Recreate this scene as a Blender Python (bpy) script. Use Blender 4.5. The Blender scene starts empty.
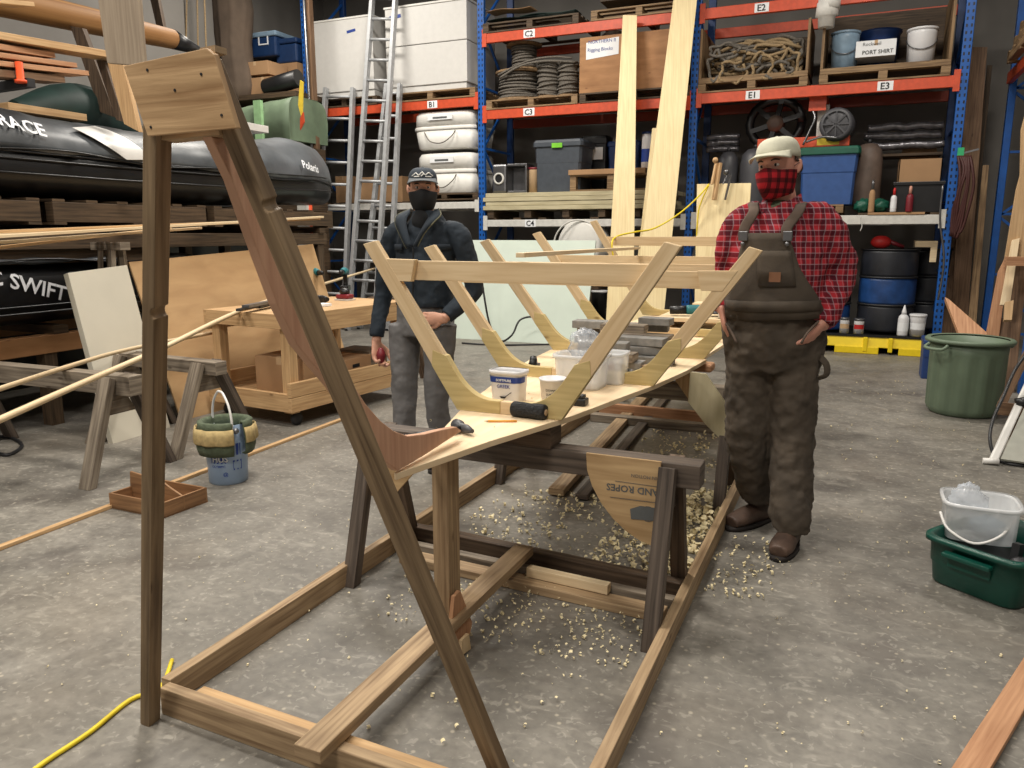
import bpy, math, random
from mathutils import Vector as V, Matrix
from math import sin, cos, pi, radians, tan
random.seed(7)
S = bpy.context.scene
C = S.collection

# ---------------------------------------------------------------- camera, sky, lamps, exposure
CAMH, FPX, TH, YA = 1.45, 770.0, radians(11.0), radians(23.8)
cam = bpy.data.objects.new('camera', bpy.data.cameras.new('camera'))
C.objects.link(cam)
cam.location = (0, 0, CAMH)
cam.rotation_euler = (pi/2 - TH, 0, YA)
cam.data.sensor_width = 36
cam.data.lens = 36 * FPX / 1024
cam.data.clip_start = 0.02
S.camera = cam
W = bpy.data.worlds.new('world'); S.world = W; W.use_nodes = True
W.node_tree.nodes['Background'].inputs[0].default_value = (1.0, 0.93, 0.84, 1)
W.node_tree.nodes['Background'].inputs[1].default_value = 0.30
S.view_settings.view_transform = 'Standard'
S.view_settings.look = 'None'
S.view_settings.gamma = 1
S.view_settings.use_curve_mapping = False
S.view_settings.exposure = 0.0

def lamp(x, y, z, power, sx=1.2, sy=0.5, col=(1, 0.94, 0.85)):
    l = bpy.data.lights.new('ceiling_and_fill_light', 'AREA'); l.shape = 'RECTANGLE'
    l.size = sx; l.size_y = sy; l.energy = power; l.color = col
    o = bpy.data.objects.new('ceiling_and_fill_light', l); o.location = (x, y, z); C.objects.link(o)
    return o
LAMPS = [(-2.6, 3.4, 5.6, 200), (-4.2, 7.6, 5.8, 240), (0.4, 7.4, 5.8, 160), (-7.2, 8.6, 5.8, 130),
         (1.8, 1.4, 5.6, 70), (-5.2, 0.6, 5.6, 180), (-1.4, -1.4, 5.6, 200)]  # last lamp, behind the camera, is added fill to brighten front faces
for a in LAMPS: lamp(*a)

# ---------------------------------------------------------------- measuring helpers (photo ray onto a real plane)
def ray(u, v):
    a, b = u - 512, 384 - v
    y = FPX*cos(TH) + b*sin(TH); z = b*cos(TH) - FPX*sin(TH)
    return V((a*cos(YA) - y*sin(YA), a*sin(YA) + y*cos(YA), z))
def pG(u, v, z=0.0):
    d = ray(u, v); t = (z - CAMH)/d.z; return V((d.x*t, d.y*t, z))
def pY(u, v, y):
    d = ray(u, v); t = y/d.y; return V((d.x*t, y, CAMH + d.z*t))
def pX(u, v, x):
    d = ray(u, v); t = x/d.x; return V((x, d.y*t, CAMH + d.z*t))

# ---------------------------------------------------------------- materials
MATS = {}
def lin(c):
    return tuple((x/255/12.92 if x/255 <= 0.04045 else ((x/255+0.055)/1.055)**2.4) for x in c) + (1,)
def newmat(name):
    m = bpy.data.materials.new(name); m.use_nodes = True
    nt = m.node_tree; b = nt.nodes['Principled BSDF']
    MATS[name] = m
    return m, nt, b
def nd(nt, t, **k):
    n = nt.nodes.new(t)
    for a, v in k.items(): setattr(n, a, v)
    return n
def ramp(nt, stops):
    r = nd(nt, 'ShaderNodeValToRGB'); e = r.color_ramp.elements
    e[0].position, e[0].color = stops[0][0], stops[0][1]
    e[1].position, e[1].color = stops[-1][0], stops[-1][1]
    for p, c in stops[1:-1]:
        x = e.new(p); x.color = c
    return r
def plain(name, rgb, rough=0.55, metal=0.0, var=0.12, scale=14, bump=0.0, alpha=1.0, trans=0.0, spec=0.5, coord='Object'):
    m, nt, b = newmat(name)
    tc = nd(nt, 'ShaderNodeTexCoord'); n = nd(nt, 'ShaderNodeTexNoise')
    n.inputs['Scale'].default_value = scale; n.inputs['Detail'].default_value = 5
    nt.links.new(tc.outputs[coord], n.inputs['Vector'])
    c = lin(rgb); k = var
    r = ramp(nt, [(0.3, tuple(x*(1-k) for x in c[:3])+(1,)), (0.7, tuple(min(1, x*(1+k)) for x in c[:3])+(1,))])
    nt.links.new(n.outputs['Fac'], r.inputs[0]); nt.links.new(r.outputs[0], b.inputs['Base Color'])
    b.inputs['Roughness'].default_value = rough; b.inputs['Metallic'].default_value = metal
    b.inputs['Specular IOR Level'].default_value = spec
    if bump:
        bp = nd(nt, 'ShaderNodeBump'); bp.inputs['Strength'].default_value = bump; bp.inputs['Distance'].default_value = 0.02
        nt.links.new(n.outputs['Fac'], bp.inputs['Height']); nt.links.new(bp.outputs[0], b.inputs['Normal'])
    b.inputs['Alpha'].default_value = alpha
    b.inputs['Transmission Weight'].default_value = trans
    return m
def wood(name, light, dark, rough=0.6, grain=34.0, contrast=0.5, bump=0.12, knots=True, blotch=0.0):
    """grain runs along U of the beam's own UVs (metres)"""
    m, nt, b = newmat(name)
    uv = nd(nt, 'ShaderNodeUVMap'); uv.uv_map = 'UVMap'
    mp = nd(nt, 'ShaderNodeMapping'); mp.inputs['Scale'].default_value = (1.6, grain, 1)
    nt.links.new(uv.outputs[0], mp.inputs[0])
    n = nd(nt, 'ShaderNodeTexNoise'); n.inputs['Scale'].default_value = 1.6; n.inputs['Detail'].default_value = 8
    n.inputs['Distortion'].default_value = 0.35
    nt.links.new(mp.outputs[0], n.inputs['Vector'])
    mp2 = nd(nt, 'ShaderNodeMapping'); mp2.inputs['Scale'].default_value = (3, 7, 1)
    nt.links.new(uv.outputs[0], mp2.inputs[0])
    n2 = nd(nt, 'ShaderNodeTexNoise'); n2.inputs['Scale'].default_value = 1.0; n2.inputs['Detail'].default_value = 4
    nt.links.new(mp2.outputs[0], n2.inputs['Vector'])
    mx = nd(nt, 'ShaderNodeMath', operation='MULTIPLY_ADD'); mx.inputs[1].default_value = 0.35 + blotch
    nt.links.new(n2.outputs['Fac'], mx.inputs[0]); nt.links.new(n.outputs['Fac'], mx.inputs[2])
    r = ramp(nt, [(0.5 + 0.12*contrast, lin(dark)), (0.62 + 0.3*(1-contrast) + .06, lin(light))])
    r.color_ramp.elements[0].position = 0.48; r.color_ramp.elements[1].position = 0.86 + blotch*0.5
    nt.links.new(mx.outputs[0], r.inputs[0])
    out = r.outputs[0]
    if knots:
        vo = nd(nt, 'ShaderNodeTexVoronoi'); vo.inputs['Scale'].default_value = 3.2
        mp3 = nd(nt, 'ShaderNodeMapping'); mp3.inputs['Scale'].default_value = (0.9, 2.2, 1)
        nt.links.new(uv.outputs[0], mp3.inputs[0]); nt.links.new(mp3.outputs[0], vo.inputs['Vector'])
        kr = ramp(nt, [(0.03, (1, 1, 1, 1)), (0.085, (0, 0, 0, 1))])
        nt.links.new(vo.outputs['Distance'], kr.inputs[0])
        mc = nd(nt, 'ShaderNodeMix', data_type='RGBA')
        km = nd(nt, 'ShaderNodeMath', operation='MULTIPLY'); km.inputs[1].default_value = 0.7
        nt.links.new(kr.outputs[0], km.inputs[0])
        nt.links.new(km.outputs[0], mc.inputs[0]); nt.links.new(out, mc.inputs[6])
        d = lin(dark); mc.inputs[7].default_value = (d[0]*0.4, d[1]*0.32, d[2]*0.28, 1)
        out = mc.outputs[2]
    nt.links.new(out, b.inputs['Base Color'])
    b.inputs['Roughness'].default_value = rough; b.inputs['Specular IOR Level'].default_value = 0.3
    bp = nd(nt, 'ShaderNodeBump'); bp.inputs['Strength'].default_value = bump; bp.inputs['Distance'].default_value = 0.004
    nt.links.new(n.outputs['Fac'], bp.inputs['Height']); nt.links.new(bp.outputs[0], b.inputs['Normal'])
    return m

wood('old_fir', (146, 124, 96), (92, 74, 54), contrast=.7, bump=.3)
wood('old_fir_pale', (184, 158, 124), (128, 104, 78), bump=.25)
wood('old_fir_dark', (104, 86, 70), (62, 50, 40), bump=.3)
wood('grey_wood', (150, 138, 122), (88, 78, 68), bump=.35)
wood('grey_wood_dark', (104, 92, 82), (60, 52, 46), bump=.35)
wood('pale_pine', (232, 212, 176), (214, 188, 150), bump=.05, grain=26, knots=False)
wood('frame_pine', (220, 196, 158), (200, 172, 132), bump=.05, grain=26, knots=False)
wood('birch_ply', (236, 214, 180), (220, 194, 156), bump=.03, grain=14, knots=False)
wood('spruce_plank', (240, 222, 176), (226, 204, 156), bump=.03, grain=30, knots=False)
wood('gusset_ply', (206, 172, 130), (150, 116, 80), bump=.7, grain=26, blotch=.1)
wood('quarter_ply', (196, 166, 124), (160, 130, 92), bump=.1, grain=20)
wood('knee_ply', (202, 182, 130), (178, 157, 106), bump=.05, grain=30)
wood('stem_ply', (204, 162, 134), (182, 138, 112), bump=.03, grain=26, knots=False)
wood('cart_pine', (206, 172, 128), (172, 136, 96), bump=.1)
wood('brown_panel', (194, 160, 118), (178, 144, 104), bump=.02, grain=6, knots=False)
wood('red_lumber', (198, 152, 116), (162, 116, 84), bump=.1, grain=40, knots=False)
wood('pallet_wood', (158, 130, 96), (100, 78, 56), bump=.2)
wood('pallet_dark', (96, 78, 60), (54, 44, 34), bump=.2)
wood('brown_plank', (132, 104, 80), (90, 68, 52), bump=.2)
wood('crate_ply', (168, 124, 84), (134, 94, 60), bump=.06, grain=8, blotch=.4)
wood('cream_board', (200, 190, 158), (176, 166, 134), bump=.02, grain=10, knots=False)
wood('tray_wood', (158, 120, 84), (116, 84, 58), bump=.1)
wood('beige_plank', (166, 150, 130), (142, 126, 108), knots=False)
wood('mast_wood', (170, 126, 76), (130, 90, 52), bump=.05, grain=20)
plain('white_paint', (222, 220, 214), .45, var=.04)
plain('white_panel', (206, 204, 200), .4, var=.03)
plain('pale_green_panel', (204, 216, 204), .6, var=.05, scale=3)
plain('door_cream', (198, 192, 176), .5, var=.04, scale=4)
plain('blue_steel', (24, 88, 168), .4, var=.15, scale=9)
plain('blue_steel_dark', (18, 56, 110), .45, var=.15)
plain('orange_steel', (200, 76, 42), .45, var=.12, scale=20)
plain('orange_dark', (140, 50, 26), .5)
plain('white_steel', (206, 204, 198), .5, var=.1, scale=20)
plain('hole_black', (10, 12, 16), .8)
plain('black_plastic', (20, 20, 22), .4, var=.2)
plain('black_rubber', (17, 18, 21), .38, var=.15, spec=.5)
plain('boat_cover', (74, 78, 82), .42, var=.55, scale=2.2, bump=.5)
plain('blue_lid', (34, 62, 118), .45)
plain('blue_tote', (50, 84, 142), .45, var=.1)
plain('grey_tote', (66, 72, 80), .5)
plain('green_lid', (22, 84, 66), .45)
plain('tote_green', (14, 74, 62), .35, var=.15)
plain('bin_green', (100, 116, 96), .5, var=.1, scale=5)
plain('lime', (120, 200, 50), .5)
plain('aluminium', (176, 178, 180), .5, .35, var=.12)
plain('steel', (120, 120, 122), .35, .85, var=.15)
plain('dark_steel', (58, 58, 60), .45, .6, var=.2)
plain('rust_tank', (106, 90, 80), .6, var=.3, scale=5)
plain('grey_tank', (70, 70, 74), .45, var=.2, scale=5)
plain('rope_tan', (150, 128, 96), .9, var=.3, scale=60, bump=.6)
plain('rope_grey', (104, 98, 90), .9, var=.3, scale=60, bump=.6)
plain('twine_black', (26, 27, 30), .7, var=.4, scale=90, bump=.6)
plain('cardboard', (168, 132, 96), .85, var=.06, scale=5)
plain('cardboard_pale', (190, 160, 124), .85, var=.06, scale=5)
plain('paper', (232, 234, 236), .8, var=.02)
plain('tub_white', (222, 222, 224), .35, var=.02, spec=.5)
plain('pail_blue', (132, 156, 176), .4)
plain('panel_grey', (150, 150, 140), .6, var=.08)
plain('label_blue', (34, 62, 140), .5, var=.05)
plain('red', (186, 36, 34), .5)
plain('ink', (36, 36, 40), .7)
plain('ink_grey', (90, 92, 92), .8)
plain('white_text', (226, 228, 232), .6, var=.02)
plain('red_text', (180, 60, 60), .6)
plain('yellow_plastic', (238, 208, 28), .45, var=.06)
plain('yellow_cord', (228, 202, 40), .5)
plain('pencil_yellow', (232, 160, 50), .5)
plain('cable_dark', (40, 40, 42), .5)
plain('blue_drum', (30, 66, 120), .4, var=.35, scale=6)
plain('black_drum', (34, 36, 42), .45, var=.35, scale=6)
plain('canvas_green', (84, 94, 74), .9, var=.2, scale=40, bump=.3)
plain('canvas_tan', (182, 160, 112), .9, var=.2, scale=40)
plain('tarp_green', (112, 130, 106), .6, var=.2, scale=4)
plain('tarp_dark', (24, 46, 42), .6, var=.3, scale=6)
plain('tarp_brown', (92, 78, 66), .9, var=.3, scale=2.5, bump=.5)
plain('teal', (36, 112, 120), .45)
plain('orange_plastic', (222, 80, 36), .5)
plain('sander_red', (120, 30, 40), .45)
plain('cooler_blue', (26, 52, 92), .45)
plain('white_foam', (216, 214, 208), .7)
plain('yellow_label', (226, 196, 60), .6)
plain('glove', (150, 152, 150), .9)
plain('grey_block', (126, 124, 120), .8, var=.25, scale=22, bump=.2)
plain('shaving', (236, 222, 180), .75, var=.18, scale=3)
plain('clear_bag', (226, 232, 240), .2, alpha=.34, var=.05, spec=.8)
plain('clear_tub', (236, 238, 240), .25, alpha=.55, var=.04, spec=.7)
plain('clear_pail', (148, 168, 192), .3, alpha=.75, var=.06, spec=.6)
plain('handle_white', (232, 230, 226), .35, var=.02)
plain('skin', (196, 146, 122), .5, var=.08, scale=30)
plain('skin_pink', (206, 148, 128), .5, var=.08, scale=30)
plain('hair_brown', (62, 46, 36), .8, var=.3, scale=90)
plain('eye_dark', (26, 20, 18), .2)
plain('eye_white', (214, 206, 200), .3)
plain('jacket_navy', (28, 38, 48), .85, var=.25, scale=9, bump=.3)
plain('zip_olive', (96, 94, 72), .8)
plain('shirt_black', (14, 15, 18), .9)
plain('blue_tape', (40, 100, 200), .6)
plain('mask_black', (13, 14, 17), .85)
plain('pants_grey', (104, 102, 102), .85, var=.18, scale=9, bump=.35)
plain('overall_brown', (72, 63, 53), .9, var=.32, scale=7, bump=.45)
plain('overall_strap', (88, 74, 64), .9, var=.2)
plain('overall_patch', (128, 88, 62), .8)
plain('boot_brown', (78, 60, 50), .6, var=.35, scale=14, bump=.3)
plain('boot_black', (20, 20, 22), .5)
plain('boot_sole', (34, 28, 26), .8)
plain('cap_cream', (198, 196, 176), .85, var=.06, scale=30, bump=.1)
plain('cap_navy', (44, 52, 62), .85, var=.15, scale=30)
plain('cap_brim', (94, 98, 102), .8)
plain('wrap', (120, 118, 122), .22, .5, var=.5, scale=12, bump=.6)
plain('lime_pale', (150, 190, 140), .6)
plain('tarp_green_b', (50, 170, 110), .5)
plain('cable_red', (70, 34, 30), .6)
wood('cardboard_pale_w', (196, 164, 124), (170, 138, 100), knots=False)
plain('wall_paint', (128, 124, 119), .8, var=.12, scale=1.4)
plain('ceiling_paint', (60, 56, 52), .9, var=.1)

def plaid(name, base, dark, pale, sc):
    m, nt, b = newmat(name)
    tc = nd(nt, 'ShaderNodeTexCoord'); sp = nd(nt, 'ShaderNodeSeparateXYZ')
    nt.links.new(tc.outputs['Object'], sp.inputs[0])
    def band(src, freq, off, width):
        a = nd(nt, 'ShaderNodeMath', operation='MULTIPLY_ADD'); a.inputs[1].default_value = freq; a.inputs[2].default_value = off
        nt.links.new(src, a.inputs[0])
        f = nd(nt, 'ShaderNodeMath', operation='FRACT'); nt.links.new(a.outputs[0], f.inputs[0])
        l = nd(nt, 'ShaderNodeMath', operation='LESS_THAN'); l.inputs[1].default_value = width
        nt.links.new(f.outputs[0], l.inputs[0]); return l.outputs[0]
    def mix(fac, a, bcol, k):
        mu = nd(nt, 'ShaderNodeMath', operation='MULTIPLY'); mu.inputs[1].default_value = k
        nt.links.new(fac, mu.inputs[0])
        mc = nd(nt, 'ShaderNodeMix', data_type='RGBA'); nt.links.new(mu.outputs[0], mc.inputs[0])
        if isinstance(a, tuple): mc.inputs[6].default_value = a
        else: nt.links.new(a, mc.inputs[6])
        mc.inputs[7].default_value = bcol; return mc.outputs[2]
    # sideways coordinate mixes x and y so sleeves and sides stripe too
    sx = nd(nt, 'ShaderNodeMath', operation='MULTIPLY_ADD'); sx.inputs[1].default_value = .6
    nt.links.new(sp.outputs[1], sx.inputs[0]); nt.links.new(sp.outputs[0], sx.inputs[2])
    c = lin(base)
    c = mix(band(sx.outputs[0], sc, 0, .42), c, lin(dark), .68)
    c = mix(band(sp.outputs[2], sc, .1, .42), c, lin(dark), .68)
    c = mix(band(sx.outputs[0], sc, .66, .09), c, lin(pale), .36)
    c = mix(band(sx.outputs[0], sc, .16, .06), c, lin(pale), .3)
    c = mix(band(sp.outputs[2], sc, .7, .09), c, lin(pale), .36)
    c = mix(band(sp.outputs[2], sc, .2, .06), c, lin(pale), .3)
    nt.links.new(c, b.inputs['Base Color']); b.inputs['Roughness'].default_value = .9
    b.inputs['Specular IOR Level'].default_value = .2
plaid('plaid_shirt', (168, 44, 52), (54, 20, 32), (176, 160, 168), 20.0)
plaid('plaid_mask', (160, 30, 38), (8, 8, 10), (60, 16, 20), 22.0)

def slotted(name, axis):
    m = plain(name, (24, 88, 168), .4, var=.15, scale=9); nt = m.node_tree; b = nt.nodes['Principled BSDF']
    src = b.inputs['Base Color'].links[0].from_socket
    tc = nd(nt, 'ShaderNodeTexCoord'); sp = nd(nt, 'ShaderNodeSeparateXYZ'); nt.links.new(tc.outputs['Object'], sp.inputs[0])
    def op(o, a, v=None, c=None):
        n = nd(nt, 'ShaderNodeMath', operation=o)
        for k, x in enumerate((a, v, c)):
            if x is None: continue
            if isinstance(x, (int, float)): n.inputs[k].default_value = x
            else: nt.links.new(x, n.inputs[k])
        return n.outputs[0]
    a = op('LESS_THAN', op('ABSOLUTE', op('SUBTRACT', op('ABSOLUTE', sp.outputs[axis]), .025)), .0095)
    z = op('LESS_THAN', op('FRACT', op('MULTIPLY', sp.outputs[2], 1/.075)), .46)
    f = op('MULTIPLY', a, z)
    mc = nd(nt, 'ShaderNodeMix', data_type='RGBA'); nt.links.new(f, mc.inputs[0]); nt.links.new(src, mc.inputs[6]); mc.inputs[7].default_value = lin((8, 12, 22))
    nt.links.new(mc.outputs[2], b.inputs['Base Color'])
slotted('blue_slotted', 0); slotted('blue_slotted_y', 1)

def concrete():
    m, nt, b = newmat('concrete_floor')
    tc = nd(nt, 'ShaderNodeTexCoord')
    def noise(s, d=8, dist=0, stretch=None):
        n = nd(nt, 'ShaderNodeTexNoise'); n.inputs['Scale'].default_value = s; n.inputs['Detail'].default_value = d
        n.inputs['Distortion'].default_value = dist
        if stretch:
            mp = nd(nt, 'ShaderNodeMapping'); mp.inputs['Scale'].default_value = stretch; mp.inputs['Rotation'].default_value = (0, 0, .5)
            nt.links.new(tc.outputs['Object'], mp.inputs[0]); nt.links.new(mp.outputs[0], n.inputs['Vector'])
        else: nt.links.new(tc.outputs['Object'], n.inputs['Vector'])
        return n.outputs['Fac']
    big = noise(.7, 6, .6); mid = noise(3.5, 10, .8); fine = noise(28, 8)
    r = ramp(nt, [(.3, lin((96, 92, 86))), (.5, lin((124, 120, 112))), (.7, lin((152, 147, 138)))])
    a = nd(nt, 'ShaderNodeMath', operation='MULTIPLY_ADD'); a.inputs[1].default_value = .5
    nt.links.new(mid, a.inputs[0])
    a2 = nd(nt, 'ShaderNodeMath', operation='MULTIPLY'); a2.inputs[1].default_value = .5; nt.links.new(big, a2.inputs[0])
    nt.links.new(a2.outputs[0], a.inputs[2])
    nt.links.new(a.outputs[0], r.inputs[0])
    out = r.outputs[0]
    def over(fac, col, k):
        nonlocal out
        mu = nd(nt, 'ShaderNodeMath', operation='MULTIPLY'); mu.inputs[1].default_value = k; nt.links.new(fac, mu.inputs[0])
        mc = nd(nt, 'ShaderNodeMix', data_type='RGBA'); nt.links.new(mu.outputs[0], mc.inputs[0])
        nt.links.new(out, mc.inputs[6]); mc.inputs[7].default_value = lin(col); out = mc.outputs[2]
    fr = ramp(nt, [(.42, (0, 0, 0, 1)), (.72, (1, 1, 1, 1))]); nt.links.new(fine, fr.inputs[0]); over(fr.outputs[0], (88, 84, 80), .45)
    s = noise(1.5, 9, 1.2); sr = ramp(nt, [(.56, (0, 0, 0, 1)), (.66, (1, 1, 1, 1))]); nt.links.new(s, sr.inputs[0]); over(sr.outputs[0], (82, 76, 72), .5)
    s = noise(7, 12, 1.5, (1, 1.8, 1)); sr = ramp(nt, [(.58, (0, 0, 0, 1)), (.72, (1, 1, 1, 1))]); nt.links.new(s, sr.inputs[0]); over(sr.outputs[0], (186, 180, 168), .35)
    s = noise(34, 3, .8); sr = ramp(nt, [(.60, (0, 0, 0, 1)), (.66, (1, 1, 1, 1))]); nt.links.new(s, sr.inputs[0]); over(sr.outputs[0], (182, 177, 166), .32)
    s = noise(2.6, 6, .8); sr = ramp(nt, [(.54, (0, 0, 0, 1)), (.70, (1, 1, 1, 1))]); nt.links.new(s, sr.inputs[0]); over(sr.outputs[0], (70, 67, 64), .40)
    s = noise(.9, 4, .4); sr = ramp(nt, [(.50, (0, 0, 0, 1)), (.70, (1, 1, 1, 1))]); nt.links.new(s, sr.inputs[0]); over(sr.outputs[0], (138, 126, 110), .25)
    vo = nd(nt, 'ShaderNodeTexVoronoi'); vo.inputs['Scale'].default_value = 16; nt.links.new(tc.outputs['Object'], vo.inputs['Vector'])
    sr = ramp(nt, [(.06, (1, 1, 1, 1)), (.14, (0, 0, 0, 1))]); nt.links.new(vo.outputs['Distance'], sr.inputs[0]); over(sr.outputs[0], (198, 188, 168), .5)
    nt.links.new(out, b.inputs['Base Color'])
    rr = nd(nt, 'ShaderNodeMapRange'); rr.inputs[3].default_value = .38; rr.inputs[4].default_value = .62; nt.links.new(mid, rr.inputs[0])
    nt.links.new(rr.outputs[0], b.inputs['Roughness']); b.inputs['Specular IOR Level'].default_value = .4
    bp = nd(nt, 'ShaderNodeBump'); bp.inputs['Strength'].default_value = .25; bp.inputs['Distance'].default_value = .006
    nt.links.new(fine, bp.inputs['Height']); nt.links.new(bp.outputs[0], b.inputs['Normal'])
concrete()

# ---------------------------------------------------------------- mesh builder
class MB:
    def __init__(s): s.v = []; s.f = []; s.uv = []; s.sm = []
    def face(s, idx, uvs, smooth=False):
        s.f.append(tuple(idx)); s.uv.append([(float(a), float(b)) for a, b in uvs]); s.sm.append(smooth)
    def frame(s, o, ax, ay, az, lx, ly, lz):
        """box with centre o, unit axes and full sizes; grain along ax"""
        o = V(o); b = len(s.v); ou, ov = random.random()*7, random.random()*7
        for i in (-.5, .5):
            for j in (-.5, .5):
                for k in (-.5, .5):
                    s.v.append(o + ax*(lx*i) + ay*(ly*j) + az*(lz*k))
        def L(n): i, j, k = n >> 2 & 1, n >> 1 & 1, n & 1; return (i*lx, j*ly, k*lz)
        for q, (A, B) in (((0, 1, 3, 2), (1, 2)), ((4, 6, 7, 5), (1, 2)), ((0, 4, 5, 1), (0, 2)), ((2, 3, 7, 6), (0, 2)), ((0, 2, 6, 4), (0, 1)), ((1, 5, 7, 3), (0, 1))):
            off = random.random()
            s.face([b+n for n in q], [(L(n)[A]+ou + (off if A else 0), L(n)[B]+ov+off) for n in q])
        return s
    def box(s, x0, x1, y0, y1, z0, z1, grain='x'):
        X, Y, Z = V((1, 0, 0)), V((0, 1, 0)), V((0, 0, 1))
        c = V(((x0+x1)/2, (y0+y1)/2, (z0+z1)/2)); a, b, d = abs(x1-x0), abs(y1-y0), abs(z1-z0)
        if grain == 'x': return s.frame(c, X, Y, Z, a, b, d)
        if grain == 'y': return s.frame(c, Y, -X, Z, b, a, d)
        return s.frame(c, Z, X, Y, d, a, b)
    def beam(s, p0, p1, w, h, up=(0, 0, 1)):
        """w across (side), h along up"""
        p0, p1 = V(p0), V(p1); d = (p1-p0); l = d.length; d = d/l
        up = V(up); side = d.cross(up)
        if side.length < 1e-4: side = d.cross(V((0, 1, 0)))
        side.normalize(); u = side.cross(d)
        return s.frame((p0+p1)/2, d, side, u, l, w, h)
    def prism(s, pts, n, t, grain=(1, 0, 0)):
        """polygon pts (3D, coplanar) extruded by t along unit n"""
        pts = [V(p) for p in pts]; n = V(n).normalized(); b = len(s.v); k = len(pts)
        g = V(grain); g = (g - n*g.dot(n)).normalized(); h = n.cross(g); o = random.random()*5
        for p in pts: s.v.append(p)
        for p in pts: s.v.append(p + n*t)
        q = lambda p: (p.dot(g)+o, p.dot(h)+o)
        # orientation
        nn = V((0, 0, 0))
        for i in range(k): nn += pts[i].cross(pts[(i+1) % k])
        flip = nn.dot(n) > 0
        a = list(range(k)); lo = a[::-1] if flip else a; hi = a if flip else a[::-1]
        s.face([b+i for i in lo], [q(pts[i]) for i in lo]); s.face([b+k+i for i in hi], [q(pts[i]) for i in hi])
        for i in range(k):
            j = (i+1) % k; e = (pts[j]-pts[i]).length
            f = [b+i, b+j, b+k+j, b+k+i]; u = [(o, o), (o+e, o), (o+e, o+t), (o, o+t)]
            if not flip: f = f[::-1]; u = u[::-1]
            s.face(f, u)
        return s
    def loft(s, rings, closed=True, cap=True, smooth=True):
        b = len(s.v); k = len(rings[0]); uu = 0
        for r in rings: s.v.extend(V(p) for p in r)
        for i in range(len(rings)-1):
            for j in range(k if closed else k-1):
                j2 = (j+1) % k
                s.face([b+i*k+j, b+i*k+j2, b+(i+1)*k+j2, b+(i+1)*k+j], [(i*.05, j*.02), (i*.05, j*.02+.02), (i*.05+.05, j*.02+.02), (i*.05+.05, j*.02)], smooth)
        if cap:
            s.face([b+j for j in range(k)][::-1], [(0, j*.01) for j in range(k)])
            e = b+(len(rings)-1)*k
            s.face([e+j for j in range(k)], [(0, j*.01) for j in range(k)])
        return s
    def tube(s, path, r, seg=8, smooth_path=0, side=None, cap=True):
        """r: number, list of numbers or list of (a,b)"""
        P = [V(p) for p in path]; n = len(P)
        R = list(r) if isinstance(r, (list, tuple)) else [r]*n
        R = [(x, x) if not isinstance(x, (tuple, list)) else tuple(x) for x in R]
        if smooth_path: P, R = resample(P, R, smooth_path)
        n = len(P); rings = []; ref = V(side) if side else None; pu = None
        for i in range(n):
            d = (P[min(i+1, n-1)] - P[max(i-1, 0)]).normalized()
            if ref is not None:
                a = (ref - d*ref.dot(d))
                a = a.normalized() if a.length > 1e-3 else d.orthogonal().normalized()
            else:
                if pu is None: a = d.orthogonal().normalized()
                else:
                    a = pu - d*pu.dot(d); a = a.normalized() if a.length > 1e-5 else d.orthogonal().normalized()
                pu = a
            c = d.cross(a)
            rings.append([P[i] + a*(R[i][0]*cos(2*pi*j/seg)) + c*(R[i][1]*sin(2*pi*j/seg)) for j in range(seg)])
        return s.loft(rings, cap=cap)
    def lathe(s, c, prof, seg=24, axis=(0, 0, 1), cap=True):
        c = V(c); z = V(axis).normalized(); x = z.orthogonal().normalized(); y = z.cross(x)
        return s.loft([[c + z*h + x*(r*cos(2*pi*j/seg)) + y*(r*sin(2*pi*j/seg)) for j in range(seg)] for r, h in prof], cap=cap)
    def ball(s, c, rx, ry, rz, seg=16, rings=10, M=None):
        c = V(c); R = []
        for i in range(rings+1):
            t = pi*(i/rings); t = min(max(t, .02), pi-.02)
            R.append([(V((rx*sin(t)*cos(2*pi*j/seg), ry*sin(t)*sin(2*pi*j/seg), -rz*cos(t)))) for j in range(seg)])
        R = [[(M @ p if M else p) + c for p in r] for r in R]
        return s.loft(R)
    def sheet(s, grid, t=0.0):
        """grid of points -> open surface"""
        b = len(s.v); n = len(grid); k = len(grid[0])
        for r in grid: s.v.extend(V(p) for p in r)
        for i in range(n-1):
            for j in range(k-1):
                s.face([b+i*k+j, b+i*k+j+1, b+(i+1)*k+j+1, b+(i+1)*k+j], [(i*.05, j*.05), (i*.05, j*.05+.05), (i*.05+.05, j*.05+.05), (i*.05+.05, j*.05)], True)
        return s
def resample(P, R, m):
    def cr(a, b, c, d, t):
        return tuple(.5*((2*b[i]) + (-a[i]+c[i])*t + (2*a[i]-5*b[i]+4*c[i]-d[i])*t*t + (-a[i]+3*b[i]-3*c[i]+d[i])*t**3) for i in range(len(a)))
    n = len(P); oP, oR = [], []
    for i in range(n-1):
        g = lambda L, k: L[min(max(k, 0), n-1)]
        for q in range(m):
            t = q/m
            oP.append(V(cr(g(P, i-1), P[i], P[i+1], g(P, i+2), t)))
            rr = cr(g(R, i-1), R[i], R[i+1], g(R, i+2), t); oR.append(tuple(max(x, .001) for x in rr))
    oP.append(P[-1]); oR.append(R[-1]); return oP, oR

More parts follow.
